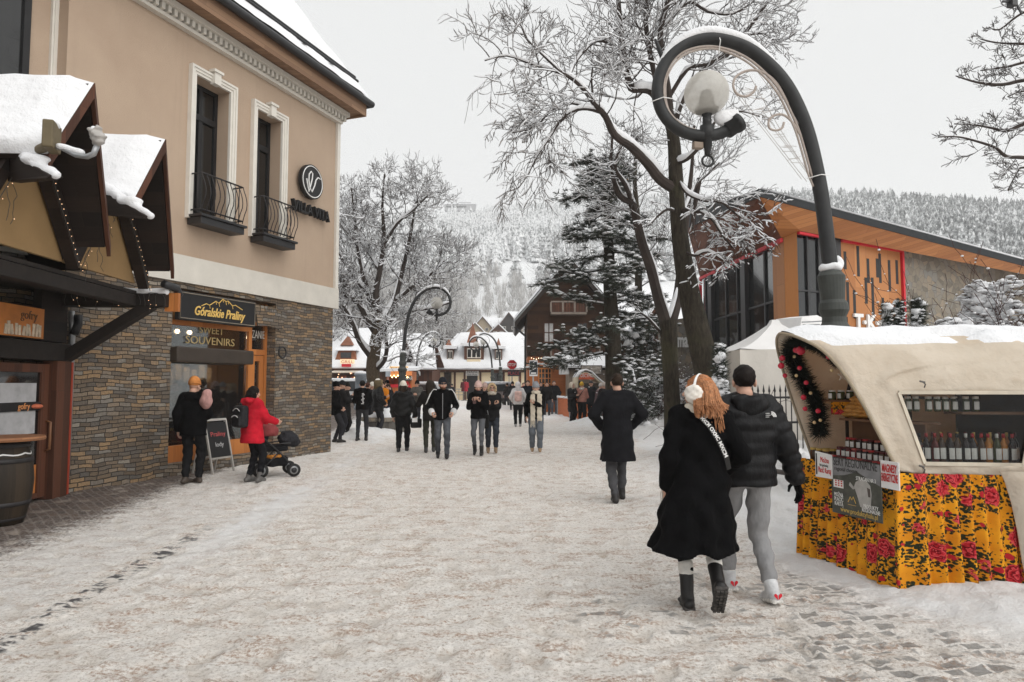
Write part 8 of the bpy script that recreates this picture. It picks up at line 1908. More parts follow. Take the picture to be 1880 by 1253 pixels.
 T=b["T"];carried(b,"handbag",[rbox(T(.33,.02,.72),(.14,.06,.12),.04)],LEATHER,"black handbag with a white tag hanging beside the cream beanie woman","handbag",.014,.01,.003);hb=bpy.data.objects["handbag"];m=MB();m.tube([b["world"](T(.22,.0,.82)),b["world"](T(.27,.0,.99)),b["world"](T(.33,.0,.97)),b["world"](T(.42,.0,.82))],.011,6);m.build("strap",BLACKM,hb);m=MB();m.box(b["world"](T(.30,-.06,.80)),(.13,.02,.10),.3);m.build("white_tag",WHITEP,hb)
 person("person in a grey quilted puffer jacket standing behind the bomber jacket woman",766,706,782,175,Y=27.5,H=1.76,coat=(.075,.07,.06),coat_mat=quilt("grey_quilting",(.07,.066,.058)),puff=.012,bulk=1.15,hat="beanie",hat_col=BLK,arms=("front","front"))
 g=person("person in a dark furry hood and olive trousers walking away beside the striped jacket man",789,706,831,8,H=1.72,arms=("strap","front"),coat=(.018,.016,.015),hem=.78,bulk=1.05,trousers=(.045,.045,.035),hood="up",hood_col=(.035,.028,.022),fur=(.06,.045,.035),boots=(.05,.05,.048),boot_h=.2,legs=((-.10,0,0,0,0),(.10,0,0,0,0)))
 m_=person("bearded man in a black jacket with white shoulder stripes, dark beanie and grey jeans",812,699,842,186,H=1.78,arms=("pocket","pocket"),coat=BLK,hem=.86,bulk=1.10,trousers=fabric("washed_jeans",(.075,.08,.09),.9,.6,200,.5),tw=1.06,boots=(.016,.015,.015),boot_h=.22,hat="beanie",hat_col=(.02,.022,.028),beard=True,hair="short",hair_col=(.09,.045,.025),hood="down",hood_col=(.10,.11,.14),legs=((.16,0,-5,0,0),(-.14,.05,20,0,0)),yaw=12,torso_w=1.05)
 T,s=m_["T"],m_["s"];
 for g_ in (-1,1):
  a,e,w_,_h=m_["AR"][g_];d=(e-a);m=MB();o_=np.array([.045*g_,.035,.055]);pts=[a+np.array([-.05*g_,.05,.075]),a+np.array([.005*g_,.03,.085]),a+d*.15+np.array([.070*g_,.03,.02]),a+d*.55+np.array([.074*g_,.03,.0]),a+d*.95+np.array([.070*g_,.02,0])];m.tube([Vector(p*s) for p in pts],.020*s,6,flat=.5);m.build("white_stripe",WHITEP,m_["root"],True,keep=False)
  m_["child"]("white_cuff",[cap(w_-(w_-e)*.22,w_-(w_-e)*.02,.068,.066)],fabric("white_panel",(.66,.66,.66)),k=0)
 m=MB();m.tube([Vector(T(0,.155*(1.0),z)*s)+Vector((0,.0,0)) for z in np.linspace(.88,1.43,8)],.007,5);m.build("zip",GREYM,m_["root"],keep=False)
 # --- walkers in the middle
 p=person("smiling woman in a pink beanie and grey skinny jeans holding a phone",878,707,836,176,H=1.70,arms=("phone","phone"),coat=BLK,hem=.88,bulk=1.10,trousers=(.11,.115,.125),tw=.86,boots=(.02,.018,.018),boot_h=.2,hat="beanie",hat_col=(.60,.42,.38),hair="long",hair_col=(.022,.015,.012),legs=((.13,0,-4,0,0),(-.12,.04,18,0,0)),scarf=(.02,.02,.022))
 T=p["T"];q=p["AR"][1][2];t=MB();c_=p["world"](q+np.array([-.03,.09,.03]));t.box(c_,(.075,.02,.15),.3);tag(t.build("phone",plain("phone_case",(.10,.05,.045),.3),None,bev=.006),"dark phone held up by the pink beanie woman","phone")
 p2=person("woman in round glasses with a big beige fur hood and dark flared jeans",903,712,831,184,H=1.66,arms=("cross","cross"),coat=(.016,.016,.017),hem=.80,bulk=1.15,trousers=(.035,.04,.05),tw=1.15,boots=(.30,.21,.13),boot_h=.12,cuff=.2,hood="up",hood_col=(.30,.22,.14),fur=(.50,.37,.23),glasses=True,hair="short",hair_col=(.18,.09,.04),scarf=(.5,.45,.38),legs=((.08,0,0,0,0),(-.06,0,8,0,0)))
 T=p2["T"];carried(p2,"handbag",[rbox(T(.21,.22,.80),(.13,.055,.17),.02)],LEATHER,"black tote bag with silver chain on the glasses woman's arm","handbag",.014,.01,.001);hb=bpy.data.objects["handbag.001"];m=MB();m.tube([p2["world"](T(.10,.22,.96)),p2["world"](T(.14,.24,1.18)),p2["world"](T(.26,.20,1.2)),p2["world"](T(.32,.22,.96))],.009,6);m.tube([p2["world"](T(.33,.27,.96)),p2["world"](T(.30,.28,.75)),p2["world"](T(.28,.28,.62))],.008,5);m.build("chain",GREYM,hb)
 person("person in a dusty pink beanie half hidden behind the two walking women",890,708,800,178,Y=20.5,H=1.66,coat=(.04,.035,.035),hat="beanie",hat_col=(.42,.30,.27))
 w2=person("person in a white hooded jacket and black trousers walking away up the street",951,711,779,2,Y=26.3,H=1.72,arms=("pocket","pocket"),coat=(.62,.60,.60),hem=.88,bulk=1.15,trousers=(.013,.013,.014),tw=1.15,boots=(.3,.29,.28),hood="up",hood_col=(.62,.60,.60),legs=((-.06,0,0,0,0),(.08,0,0,0,0)))
 T=w2["T"];carried(w2,"backpack",[rbox(T(0,-.22,1.20),(.14,.08,.20),.06),rbox(T(0,-.29,1.12),(.10,.03,.09),.025)],fabric("pink_rucksack",(.62,.42,.38),.9),"pale pink backpack on the white jacket's back","backpack",.018,.015,.002)
 person("woman in a long cream fringed scarf and grey beanie, black jacket and loose jeans",984,711,829,180,H=1.68,arms=("cross","down"),coat=BLK,hem=.84,bulk=1.14,trousers=(.13,.145,.165),tw=1.28,boots=(.38,.26,.16),boot_h=.1,hat="beanie",hat_col=(.27,.28,.30),scarf=(.66,.59,.48),scarf_tail=.36,hair="short",hair_col=(.10,.05,.03),legs=((.10,0,0,0,0),(-.05,0,6,0,0)),nod=12)
 person("man in a dark navy coat walking towards the camera behind the scarf woman",969,706,776,178,Y=29,H=1.80,coat=(.016,.018,.024),coat_cut="hip",bulk=1.15,arms=("down","down"),hair="short")
 person("man in a black jacket and jeans left of the badge jacket man",1004,707,764,180,Y=33,H=1.76,coat=(.014,.014,.015),bulk=1.1,trousers=(.04,.045,.055),arms=("swing","pocket"),hair="short",legs=((.15,0,0,0,0),(-.12,.03,10,0,0)))
 person("man in a dark zipped jacket with a small white badge and grey jeans",1017,706,763,180,Y=33.6,H=1.82,coat=(.016,.017,.02),bulk=1.15,trousers=(.10,.11,.13),arms=("pocket","swing"),hair="short",hair_col=(.10,.08,.07),legs=((-.12,.03,10,0,0),(.15,0,0,0,0)))
 person("small dark figure near the silver car",941,706,760,170,Y=42,H=1.76,coat=(.02,.02,.022),hat="beanie",hat_col=BLK)
 person("distant person in a dark jacket between the car and the white hooded jacket",931,706,756,20,Y=46,H=1.72,coat=(.03,.028,.03),hair="short")
 person("distant person in a red scarf behind the white hooded jacket",961,706,768,190,Y=38,H=1.72,coat=(.03,.03,.035),hair="short",scarf=(.4,.03,.03))
 person("person walking near the chalet's orange wall beyond the badge jacket man",993,705,756,185,Y=38,H=1.74,coat=(.025,.025,.03),hair="short")
 person("small child sized figure in dark clothes beside the cream shop railing",830,709,740,150,Y=56,H=1.62,coat=(.03,.03,.035),hat="beanie",hat_col=(.05,.05,.05))
 # --- by the orange stall
 person("woman in a white furred hood and long black padded coat by the orange stall",1050,707,778,-140,H=1.70,Y=28.0,arms=("front","front"),coat=BLK,coat_mat=PUFF,puff=.010,coat_cut="long",hem=.52,bulk=1.12,trousers=(.012,.012,.013),tw=1.2,hood="up",hood_col=(.55,.48,.40),fur=(.62,.54,.44))
 q=person("person in a dusty pink jacket with a yellow hat, seen from behind",1068,706,779,-15,Y=28.2,H=1.70,arms=("front","front"),coat=(.42,.20,.16),hem=.93,bulk=1.18,trousers=(.02,.02,.021),tw=1.25,hat="beanie",hat_col=(.55,.33,.04),scarf=(.6,.58,.55))
 T=q["T"];m=MB();m.tube([q["world"](T(.14,-.02,1.50)),q["world"](T(.03,-.17,1.34)),q["world"](T(-.12,-.16,1.10)),q["world"](T(-.20,-.04,.98))],.016,6);tg=m.build("strap",BLACKM,None)
 o=carried(q,"handbag",[rbox(T(-.26,.0,.93),(.05,.09,.08),.03)],LEATHER,"small black shoulder bag on the pink jacket's left side","handbag",.018,.01);put(tg,o)
 person("tall figure in dark clothes at the orange stall's counter",1085,702,780,-20,Y=28.8,H=1.78,coat=(.022,.024,.027),hem=.78,bulk=1.15,trousers=(.02,.02,.022),hat="cap",hat_col=(.05,.05,.055),arms=("front","front"))
 person("person bending forward with a pale scarf and plaid coat by the stall",1097,712,782,-60,Y=28,H=1.66,coat=(.12,.08,.085),hem=.70,bulk=1.1,trousers=(.10,.10,.11),hat="beanie",hat_col=(.50,.47,.45),scarf=(.5,.32,.32),lean=14,nod=14,arms=("front","front"))
 person("person in a black puffer with a pale hood down, right of the stooping one",1109,712,782,20,Y=27.5,H=1.68,coat=(.016,.016,.017),coat_mat=PUFF,puff=.012,bulk=1.2,hat="beanie",hat_col=(.50,.44,.40),trousers=(.08,.08,.085),arms=("front","front"))
 person("person with dark hair and glasses looking out behind the long coated man",1117,706,778,160,Y=29,H=1.74,coat=(.03,.025,.025),hair="short",glasses=True)
 person("lone man in a dark jacket and black beanie standing sideways by the trees",1201,695,783,-82,Y=26.0,H=1.80,coat=(.018,.021,.026),hem=.80,bulk=1.10,trousers=(.012,.012,.013),hat="beanie",hat_col=BLK,arms=("back","back"),nod=2,legs=((.0,0,0,0,0),(.05,0,0,0,0)))
 person("stall keeper in a dark coat seen through the hut by the pine trunk",1150,712,760,180,Y=32.1,H=1.70,coat=(.05,.055,.06),hair="short")
 # --- figure added behind the praline glass to stand in for a passer-by's reflection
 cp=TB.p((vi['uW']+vi['uB'])/2-.1,-1.1,0);person("added figure in grey padded jacket and jeans behind praline glass, standing for a reflection",400,720,850,170,H=1.72,loc=(cp.x,cp.y,.06),coat=(.12,.12,.125),puff=.01,bulk=1.15,trousers=(.14,.16,.19),hair="short",hair_col=(.12,.10,.08),arms=("front","front"))
crowd()
def baby_and_stroller():
 # knitted bundle held by the man at the window
 p=P(378,737,11.35);V,F=solid([ell(p,(.10,.09,.13)),ell(p+Vector((.02,0,.12)),(.07,.07,.075))],.012,.04,wrinkle=.006);tag(meshobj("knitted_bundle",V,F,fabric("pink_knit",(.42,.24,.22),1,.8,60,.4),None,True),"small pink knitted bundle held at the orange beanie man's chest","bundle")
 o=G(505,874);t=thing("stroller","black and rose folding stroller in front of the stone wall","stroller",o);d=Vector((.80,.42,0)).normalized();n=Vector((-d.y,d.x,0));z=Vector((0,0,1))
 W=lambda x,y,h: o+d*x+n*y+z*h
 fm=plain("stroller_frame",(.02,.02,.022),.4,.2);tyre=plain("tyre",(.02,.02,.02),.8)
 for sy in (-.25,.25):
  m=MB();m.tube([W(-.52,sy,1.02),W(-.25,sy,.70),W(.05,sy,.42),W(.28,sy,.16)],.014,8);m.tube([W(.02,sy,.44),W(-.28,sy,.13)],.013,8);m.tube([W(-.10,sy,.58),W(.22,sy,.60)],.012,6);m.build("frame_side",fm,t,True)
  for x,r in ((-.28,.13),(.28,.115)):
   m=MB();q=W(x,sy,r);m.tube([q-n*.022,q+n*.022],[r,r],22);w_=m.build("wheel",tyre,t,True);m=MB();m.tube([q-n*.026,q+n*.026],[r*.62,r*.62],18);m.build("rim",GREYM,w_,True);m=MB();m.tube([q-n*.030,q+n*.030],[r*.42,r*.42],14);m.build("hub",fm,w_,True)
 m=MB();m.tube([W(-.52,-.25,1.02),W(-.55,0,1.03),W(-.52,.25,1.02)],.018,8);m.build("handlebar",fm,t,True);m=MB();m.tube([W(-.28,-.25,.13),W(-.28,.25,.13)],.012,6);m.tube([W(.28,-.25,.16),W(.28,.25,.16)],.012,6);m.build("axle",fm,t)
 V,F=solid([rbox(W(-.05,0,.50),(.24,.21,.05),.04,(0,0,math.atan2(d.y,d.x))),rbox(W(-.22,0,.66),(.06,.21,.20),.05,(0,.35,math.atan2(d.y,d.x)))],.016,.05,wrinkle=.003);meshobj("seat",V,F,fabric("stroller_black",(.016,.016,.018)),t,True)
 V,F=solid([ell(W(-.22,0,.82),(.27,.25,.17),(0,.25,math.atan2(d.y,d.x)))],.014,0,cut=[plane((-.0,0,-1),-.72)],wrinkle=.006);meshobj("canopy",V,F,fabric("stroller_rose",(.24,.055,.055),.9,.6),t,True)
 V,F=solid([ell(W(.20,0,.66),(.17,.16,.14)),ell(W(.32,0,.60),(.10,.12,.10))],.015,.06,wrinkle=.012,wf=40);meshobj("foot_muff",V,F,fabric("dark_fleece",(.03,.03,.034),1,1,50),t,True)
 V,F=solid([rbox(W(-.02,0,.27),(.22,.19,.09),.06,(0,0,math.atan2(d.y,d.x)))],.016,0,wrinkle=.008);meshobj("basket",V,F,fabric("stroller_black",(.016,.016,.018)),t,True)
 V,F=solid([ell(W(-.10,-.17,.36),(.10,.05,.035)),ell(W(.02,-.18,.37),(.06,.04,.03))],.01,.03,wrinkle=.008,wf=60);tag(meshobj("shopping_bag",V,F,plain("amber_bag",(.55,.22,.03),.5,.4,25),None,True),"amber shopping bag lying in the stroller basket","bag")
baby_and_stroller()
# ------------------------------------------------------------------ trees
def bark(name,c1,c2,sc=1.0):
 t=NT(name);v=t.coord();n=t.noise(t.mapping(v,(7*sc,7*sc,1.6*sc)),3,5,.7);n2=t.noise(v,1.3,3);m_=t.noise(v,55,3)
 c=t.mix(t.math('MULTIPLY',t.step(n2,.5,.7),.5),t.ramp(n,[(.3,c1),(.7,c2)]),(.075,.072,.040))
 t.bsdf(c,.9,t.bump(t.math('ADD',n,t.math('MULTIPLY',m_,.2)),.8,.03),Specular_IOR_Level=.2);return t.m
BARK=bark("damp_bark",(.016,.013,.010),(.062,.052,.038));TWIG=plain("twig_bark",(.045,.034,.029),.9,.3,4,.2);BARK2=bark("brown_bark",(.035,.026,.018),(.14,.105,.07),1.4)
class Tree:
 def __init__(s,seed): s.r=random.Random(seed);s.limbs=[];s.twigs=[]
 def limb(s,pts,rad,trunk=False): s.limbs.append(([Vector(p) for p in pts],list(rad),trunk))
 def px(s,pts,trunk=False,wob=0.0,sub=3):
  """limb traced at its own depth: (px, py, depth, width in px)"""
  q=smooth_path([(*P(x,y,Y),w_*Y/FPX/2) for x,y,Y,w_ in pts],sub);P3=[Vector(a[:3]) for a in q]
  s.limb(P3,[max(.004,a[3]) for a in q],trunk);return P3
 def grow(s,p,d,L,r,depth,tro=.1,spread=.8,n=6,wob=.22,dens=1.0):
  rd=s.r;pts=[p.copy()];dd=d.normalized();q=p.copy();step=L/n;rads=[r];dirs=[dd]
  for i in range(n):
   dd=(dd+Vector((rd.gauss(0,wob),rd.gauss(0,wob),rd.gauss(0,wob)+tro))).normalized();q=q+dd*step;pts.append(q.copy());dirs.append(dd);rads.append(r*(1-.75*(i+1)/n))
  s.twigs.append((pts,rads,depth))
  if depth > 0:
   k=max(2,int((4 if depth > 1 else 5)*dens+rd.random()))
   for j in range(k):
    t=.25+.72*(j+rd.random()*.8)/k;i=min(n-1,int(t*n));b=pts[i].lerp(pts[i+1],t*n-i);ax=dirs[i]
    o=ax.orthogonal();o.rotate(Matrix.Rotation(rd.random()*6.283,3,ax));nd=(ax*math.cos(spread*.8)+o*math.sin(spread)*rd.uniform(.6,1.1));s.grow(b,nd,L*rd.uniform(.42,.66),max(.003,rads[i]*.55),depth-1,tro*1.1,spread,max(4,n-1),wob,dens)
 def sprout(s,pts,n,L,r,depth,t0=.2,t1=1.0,tro=.1,spread=.9,dens=1.0,taper=.6,updir=None,wob=.2):
  rd=s.r;m=len(pts)-1
  for j in range(n):
   t=t0+(t1-t0)*(j+rd.random())/n;i=min(m-1,int(t*m));b=pts[i].lerp(pts[i+1],t*m-i);ax=(pts[i+1]-pts[i]).normalized();o=ax.orthogonal();o.rotate(Matrix.Rotation(rd.random()*6.283,3,ax))
   if updir is not None and o.dot(updir) < -.2 and rd.random() < .8: o=-o
   s.grow(b,ax*math.cos(spread)+o*math.sin(spread),L*(1-taper*(t-t0)/(t1-t0+1e-6))*rd.uniform(.7,1.2),r*(1-.5*t),depth,tro,.75,6,wob,dens)
 def build(s,name,label,cat,base,bk=None,snow=1.0,group=None,minr=.004,twig=None):
  root=thing(name,label,cat,base,group=group);bk=bk or BARK
  m=MB()
  for pts,rad,tk in s.limbs:
   if tk: m.tube(pts,rad,14)
  m.build("trunk",bk,root,True)
  m=MB()
  for pts,rad,tk in s.limbs:
   if not tk: m.tube(pts,rad,8)
  for pts,rad,dp in s.twigs: m.tube(pts,[max(minr,r) for r in rad],5 if rad[0] > .02 else 3,cap=False)
  if m.v: m.build("crown",twig or TWIG,root)
  if snow:
   m=MB();rd=s.r
   def cover(pts,rad,big):
    run=[]
    def flush():
     if len(run) >= 2:
      rr=[q[1] for q in run];rr[0] *= .4;rr[-1] *= .4;m.tube([q[0] for q in run],rr,7 if big else 3,cap=big)
     run.clear()
    for i in range(len(pts)):
     d=(pts[min(i+1,len(pts)-1)]-pts[max(0,i-1)]).normalized();r=rad[i]
     if abs(d.z) < (.80 if not big else .985) and rd.random() > (.10 if big else .14):
      up=(Vector((0,0,1))-d*d.z).normalized();k=1-abs(d.z);th=(max(r*.80,minr*1.3)*(.7+.5*rd.random())+.004*snow)*(.6+.5*k);th=min(th*1.35,.11)*(min(1,2.6*math.sqrt(k)) if big else 1);run.append((pts[i]+up*(r*.70+th*.40),th*snow))
     else: flush()
    flush()
   for pts,rad,tk in s.limbs: cover(pts,rad,True)
   for pts,rad,dp in s.twigs: cover(pts,[max(minr,r) for r in rad],False)
   if m.v: m.build("snow",SNOW,root,True)
  return root
def tree_left():
 t=Tree(11);Y=32
 tr=t.px([(693,752,Y,27),(689,720,Y,24),(684,680,Y,24),(688,640,Y,23),(694,605,Y,20),(696,575,Y,17)],True)
 L=[[(690,612,Y,13),(672,585,Y-.3,11),(660,560,Y-.6,10),(640,545,Y-.8,7),(618,538,Y-1,4)],[(684,660,Y,11),(660,628,Y-.5,9),(648,596,Y-.8,8),(632,565,Y-1,6),(612,552,Y-1.2,4)],
   [(696,580,Y,15),(690,540,Y+.2,12),(697,500,Y+.3,10),(705,440,Y+.2,8),(702,380,Y,5),(706,320,Y-.2,3)],[(694,590,Y,12),(676,540,Y+.5,10),(660,470,Y+.8,8),(652,410,Y+1,5),(645,345,Y+1.1,3)],
   [(700,595,Y,14),(722,560,Y+.3,11),(738,500,Y+.5,9),(752,440,Y+.6,6),(764,370,Y+.5,3)],[(700,605,Y,11),(718,588,Y-.6,9),(750,572,Y-1,7),(790,566,Y-1.3,5),(826,556,Y-1.5,3)],
   [(690,680,Y,9),(706,662,Y-.4,8),(710,635,Y-.6,7),(707,605,Y-.8,6),(728,575,Y-.9,4)],[(725,555,Y+.3,7),(760,525,Y+.2,6),(795,500,Y,4),(815,480,Y,3)],[(680,545,Y+.5,7),(650,510,Y+.2,6),(625,470,Y,4),(608,440,Y,3)],
   [(698,500,Y+.3,7),(670,455,Y+1.0,5),(640,430,Y+1.4,4),(615,400,Y+1.6,3)],[(705,450,Y+.2,6),(730,410,Y-.3,5),(760,385,Y-.6,3),(785,360,Y-.8,2.5)]]
 for l in L: q=t.px(l);t.sprout(q,12,2.3,.032,3,.22,1,.10,.85,1.0,.45)
 t.build("bare_tree","large bare tree thick with snow left of the first scroll lamp","tree",P(693,752,Y)*Vector((1,1,0)) if False else Vector((P(693,752,Y).x,Y,0)),BARK2,1.45,minr=.006)
 return t
tree_left()
def tree_generic(seed,x,Y,Ht,label,name="bare_tree",group=None,snow=1.0,r=.16,spread=.6,levels=3,z=0.0):
 t=Tree(seed);b=Vector((x,Y,z));rd=t.r;tp=[b+Vector((rd.gauss(0,.05)*i,rd.gauss(0,.05)*i,Ht*.32*i/4)) for i in range(5)];t.limb(tp,[r*(1-.12*i) for i in range(5)],True);k=5
 for i in range(k):
  a=i*2*math.pi/k+rd.random();e=spread*rd.uniform(.35,1.0);d=Vector((math.cos(a)*math.sin(e),math.sin(a)*math.sin(e),math.cos(e)));q=[tp[-1].copy() if i % 2 else tp[-2].copy()];L=Ht*.62*rd.uniform(.8,1.05)
  for j in range(6): d=(d+Vector((rd.gauss(0,.10),rd.gauss(0,.10),.08))).normalized();q.append(q[-1]+d*L/6)
  t.limb(q,[r*.55*(1-.14*j) for j in range(7)]);t.sprout(q,8,Ht*.22,r*.22,levels-1,.15,1,.12,.75,1.0,.4)
 return t.build(name,label,"tree",b,BARK2,snow,group,.007)
tree_generic(31,P(640,700,66).x,66,13,"bare snowy tree far behind the left shops, beside the stone corner",group="bare trees behind the shops")
tree_generic(32,P(760,700,72).x,72,12,"bare snowy tree far behind the brown twin gabled shop",group="bare trees behind the shops")
tree_generic(33,P(822,700,80).x,80,11,"bare snowy tree rising behind the cream shop's left end",group="bare trees behind the shops")
tree_generic(34,P(700,700,84).x,84,14,"bare snowy tree far behind the large left tree",group="bare trees behind the shops")
tree_generic(36,P(590,700,60).x,60,12,"bare snowy tree mostly hidden by the beige building",group="bare trees behind the shops")
tree_generic(35,P(1050,700,58).x,58,15.5,"tall bare tree rising behind the chalet roof",spread=.42,group="bare trees behind the chalet")
tree_generic(37,P(1022,700,62).x,62,12.5,"slender bare tree left of the chalet ridge",spread=.4,r=.12,group="bare trees behind the chalet")
def tree_right():
 t=Tree(5);Y=14.0
 t.px([(1326,853,Y,60),(1312,760,Y,52),(1303,700,Y,49),(1284,620,Y,45),(1266,540,Y,39),(1253,470,Y,33),(1245,400,Y,29),(1241,330,Y,27),(1238,270,Y,24),(1233,235,Y,21)],True)
 def lim(pts,n,L,r,dep=2,tro=.08,sp=.9,dens=1.0,t0=.25,up=None,tp=.5): q=t.px(pts);t.sprout(q,n,L,r,dep,t0,1,tro,sp,dens,tp,up);return q
 lim([(1240,348,Y,22),(1212,330,Y-.1,20),(1188,300,Y-.3,18),(1158,270,Y-.5,16),(1128,248,Y-.8,14),(1112,215,Y-1,12),(1092,192,Y-1.1,10),(1072,165,Y-1.2,8),(1046,142,Y-1.3,7),(1015,130,Y-1.4,5),(975,118,Y-1.5,4),(930,103,Y-1.6,3),(890,112,Y-1.7,2)],20,1.25,.020,2,.0,.85,1.1,.40,None,.2)
 lim([(1108,208,Y-1,8),(1078,200,Y-1.1,7),(1050,205,Y-1.3,6),(1028,225,Y-1.4,5),(1008,255,Y-1.5,4),(985,290,Y-1.6,3),(968,325,Y-1.6,2)],13,1.0,.014,2,-.10,.6,1.1,.2,None,.2)
 lim([(1075,200,Y-1.1,6),(1050,190,Y-1.1,5),(1010,205,Y-1.2,4),(985,232,Y-1.2,3),(940,245,Y-1.2,2)],10,.9,.012,2,-.08,.6,1.0,.2)
 lim([(1045,142,Y-1.3,5),(1060,110,Y-1.0,5),(1095,76,Y-.6,5),(1130,85,Y-.2,6),(1146,92,Y,6)],9,1.0,.014,2,.12,.9)
 lim([(1035,138,Y-1.3,5),(1000,105,Y-1.6,4),(970,75,Y-1.8,3),(955,45,Y-1.9,2)],8,.8,.012,2,.10,.8);lim([(1090,185,Y-1,4),(1086,150,Y-1,4),(1088,125,Y-1,3)],4,.7,.01,1,.1)
 lim([(1236,250,Y,18),(1218,205,Y+.1,15),(1198,172,Y+.1,13),(1178,165,Y,12),(1158,163,Y,12),(1150,130,Y,11),(1142,75,Y,10),(1136,10,Y,9),(1130,-70,Y,7),(1118,-150,Y,4)],26,1.5,.022,2,.08,.85,1.0,.3,None,.2)
 lim([(1225,225,Y,13),(1205,150,Y+.3,11),(1192,90,Y+.4,10),(1186,40,Y+.4,9),(1188,-40,Y+.3,7),(1180,-130,Y+.2,4)],20,1.5,.02,2,.12,.8,1.0,.2,None,.2)
 lim([(1234,240,Y,15),(1226,160,Y-.2,12),(1212,70,Y-.3,11),(1224,10,Y-.4,9),(1240,-60,Y-.5,7),(1250,-140,Y-.5,4)],20,1.5,.02,2,.1,.85,1.0,.2,None,.2)
 lim([(1236,250,Y,12),(1250,190,Y+.2,11),(1290,130,Y+.3,9),(1332,105,Y+.3,8),(1364,66,Y+.2,7),(1395,25,Y+.1,6),(1428,-25,Y,4)],16,1.35,.018,2,.02,.9,1.0,.25,None,.3)
 lim([(1228,180,Y,8),(1262,128,Y-.2,7),(1300,118,Y-.2,6),(1330,98,Y-.2,5)],7,1.0,.014,2);lim([(1215,55,Y-.3,7),(1262,5,Y-.2,6),(1300,22,Y-.2,5),(1345,26,Y-.2,4),(1385,2,Y-.2,3)],10,1.1,.014,2,.0)
 lim([(1364,66,Y+.2,5),(1400,62,Y+.3,4),(1430,78,Y+.3,3),(1462,60,Y+.3,2)],8,.8,.010,2,.03,.8);lim([(1240,300,Y,9),(1262,292,Y-.3,8),(1285,268,Y-.5,7),(1320,215,Y-.6,5),(1360,205,Y-.6,3),(1395,215,Y-.6,2)],9,1.0,.012,2,.0)
 lim([(1244,330,Y,8),(1262,355,Y-.4,7),(1290,368,Y-.7,6),(1325,372,Y-1.0,5),(1350,392,Y-1.1,4),(1372,402,Y-1.2,3),(1392,425,Y-1.2,2)],13,.8,.012,2,-.08,.8,1.0,.25,None,.3)
 lim([(1246,385,Y,8),(1275,388,Y-.5,7),(1305,400,Y-.8,6),(1325,430,Y-1,5),(1345,455,Y-1.1,3)],11,.8,.012,2,-.10,.8,1.0,.2,None,.3);lim([(1253,460,Y,6),(1275,470,Y-.4,5),(1300,462,Y-.6,4),(1330,480,Y-.7,2)],8,.7,.010,2,-.05,.8)
 lim([(1243,420,Y,6),(1275,345,Y+.5,5),(1300,320,Y+.6,4),(1320,300,Y+.7,3)],9,1.2,.012,2,.15,.7);t.px([(1270,420,Y+1,8),(1277,370,Y+1,9),(1284,328,Y+1,10)])
 lim([(1243,390,Y,5),(1225,385,Y-.3,5),(1205,400,Y-.4,4),(1190,415,Y-.5,3)],5,.6,.01,1,-.1)
 t.build("bare_tree","tall mossy bare tree leaning up beside the scroll lamp, snow along its limbs","tree",Vector((P(1326,853,Y).x,Y,0)),BARK,1.25)
 t=Tree(6);Y=15.2
 t.px([(1236,845,Y,34),(1234,740,Y,30),(1230,660,Y,29),(1227,600,Y,32),(1226,588,Y,30)],True)
 def lim(pts,n,L,r,dep=2,tro=.08,sp=.9,dens=1.0,t0=.25,up=None,tp=.5): q=t.px(pts);t.sprout(q,n,L,r,dep,t0,1,tro,sp,dens,tp,up);return q
 lim([(1224,598,Y,24),(1208,545,Y,20),(1194,490,Y,19),(1180,450,Y,18),(1170,410,Y,16),(1160,375,Y,14),(1140,362,Y,12),(1128,335,Y,9),(1122,290,Y+.1,6),(1126,235,Y+.2,4)],20,1.2,.016,2,.05,.9,1.0,.25)
 lim([(1230,598,Y,22),(1244,548,Y+.2,19),(1250,500,Y+.4,17),(1256,440,Y+.8,14),(1262,380,Y+1.1,11),(1270,310,Y+1.2,7),(1275,230,Y+1.3,4)],14,1.2,.016,2,.1)
 lim([(1160,372,Y,9),(1148,340,Y-.2,8),(1130,310,Y-.4,6),(1136,280,Y-.5,5),(1150,255,Y-.6,3)],8,.8,.012,2);lim([(1214,612,Y,5),(1190,585,Y-.4,4),(1176,575,Y-.6,3)],4,.5,.008,1)
 t.build("forked_tree","slimmer forked bare tree with snow in its crotch, left of the leaning tree","tree",Vector((P(1236,845,Y).x,Y,0)),BARK,1.0)
 t=Tree(8);Y=25
 t.px([(1178,790,Y,18),(1176,700,Y,17),(1173,600,Y,15),(1172,500,Y,13),(1172,420,Y,11),(1165,330,Y,8),(1170,250,Y,4)],True);q=[Vector(p) for p in [P(1172,560,Y),P(1172,470,Y),P(1168,360,Y),P(1170,250,Y)]];t.sprout(q,24,2.4,.03,2,.1,1,.06,.9)
 t.px([(1172,530,Y,7),(1140,545,Y-1,6),(1105,560,Y-1.6,4)])
 t.build("straight_tree","straight thin tree standing between the pine and the forked tree","tree",Vector((P(1178,790,Y).x,Y,0)),BARK,1.0)
tree_right()
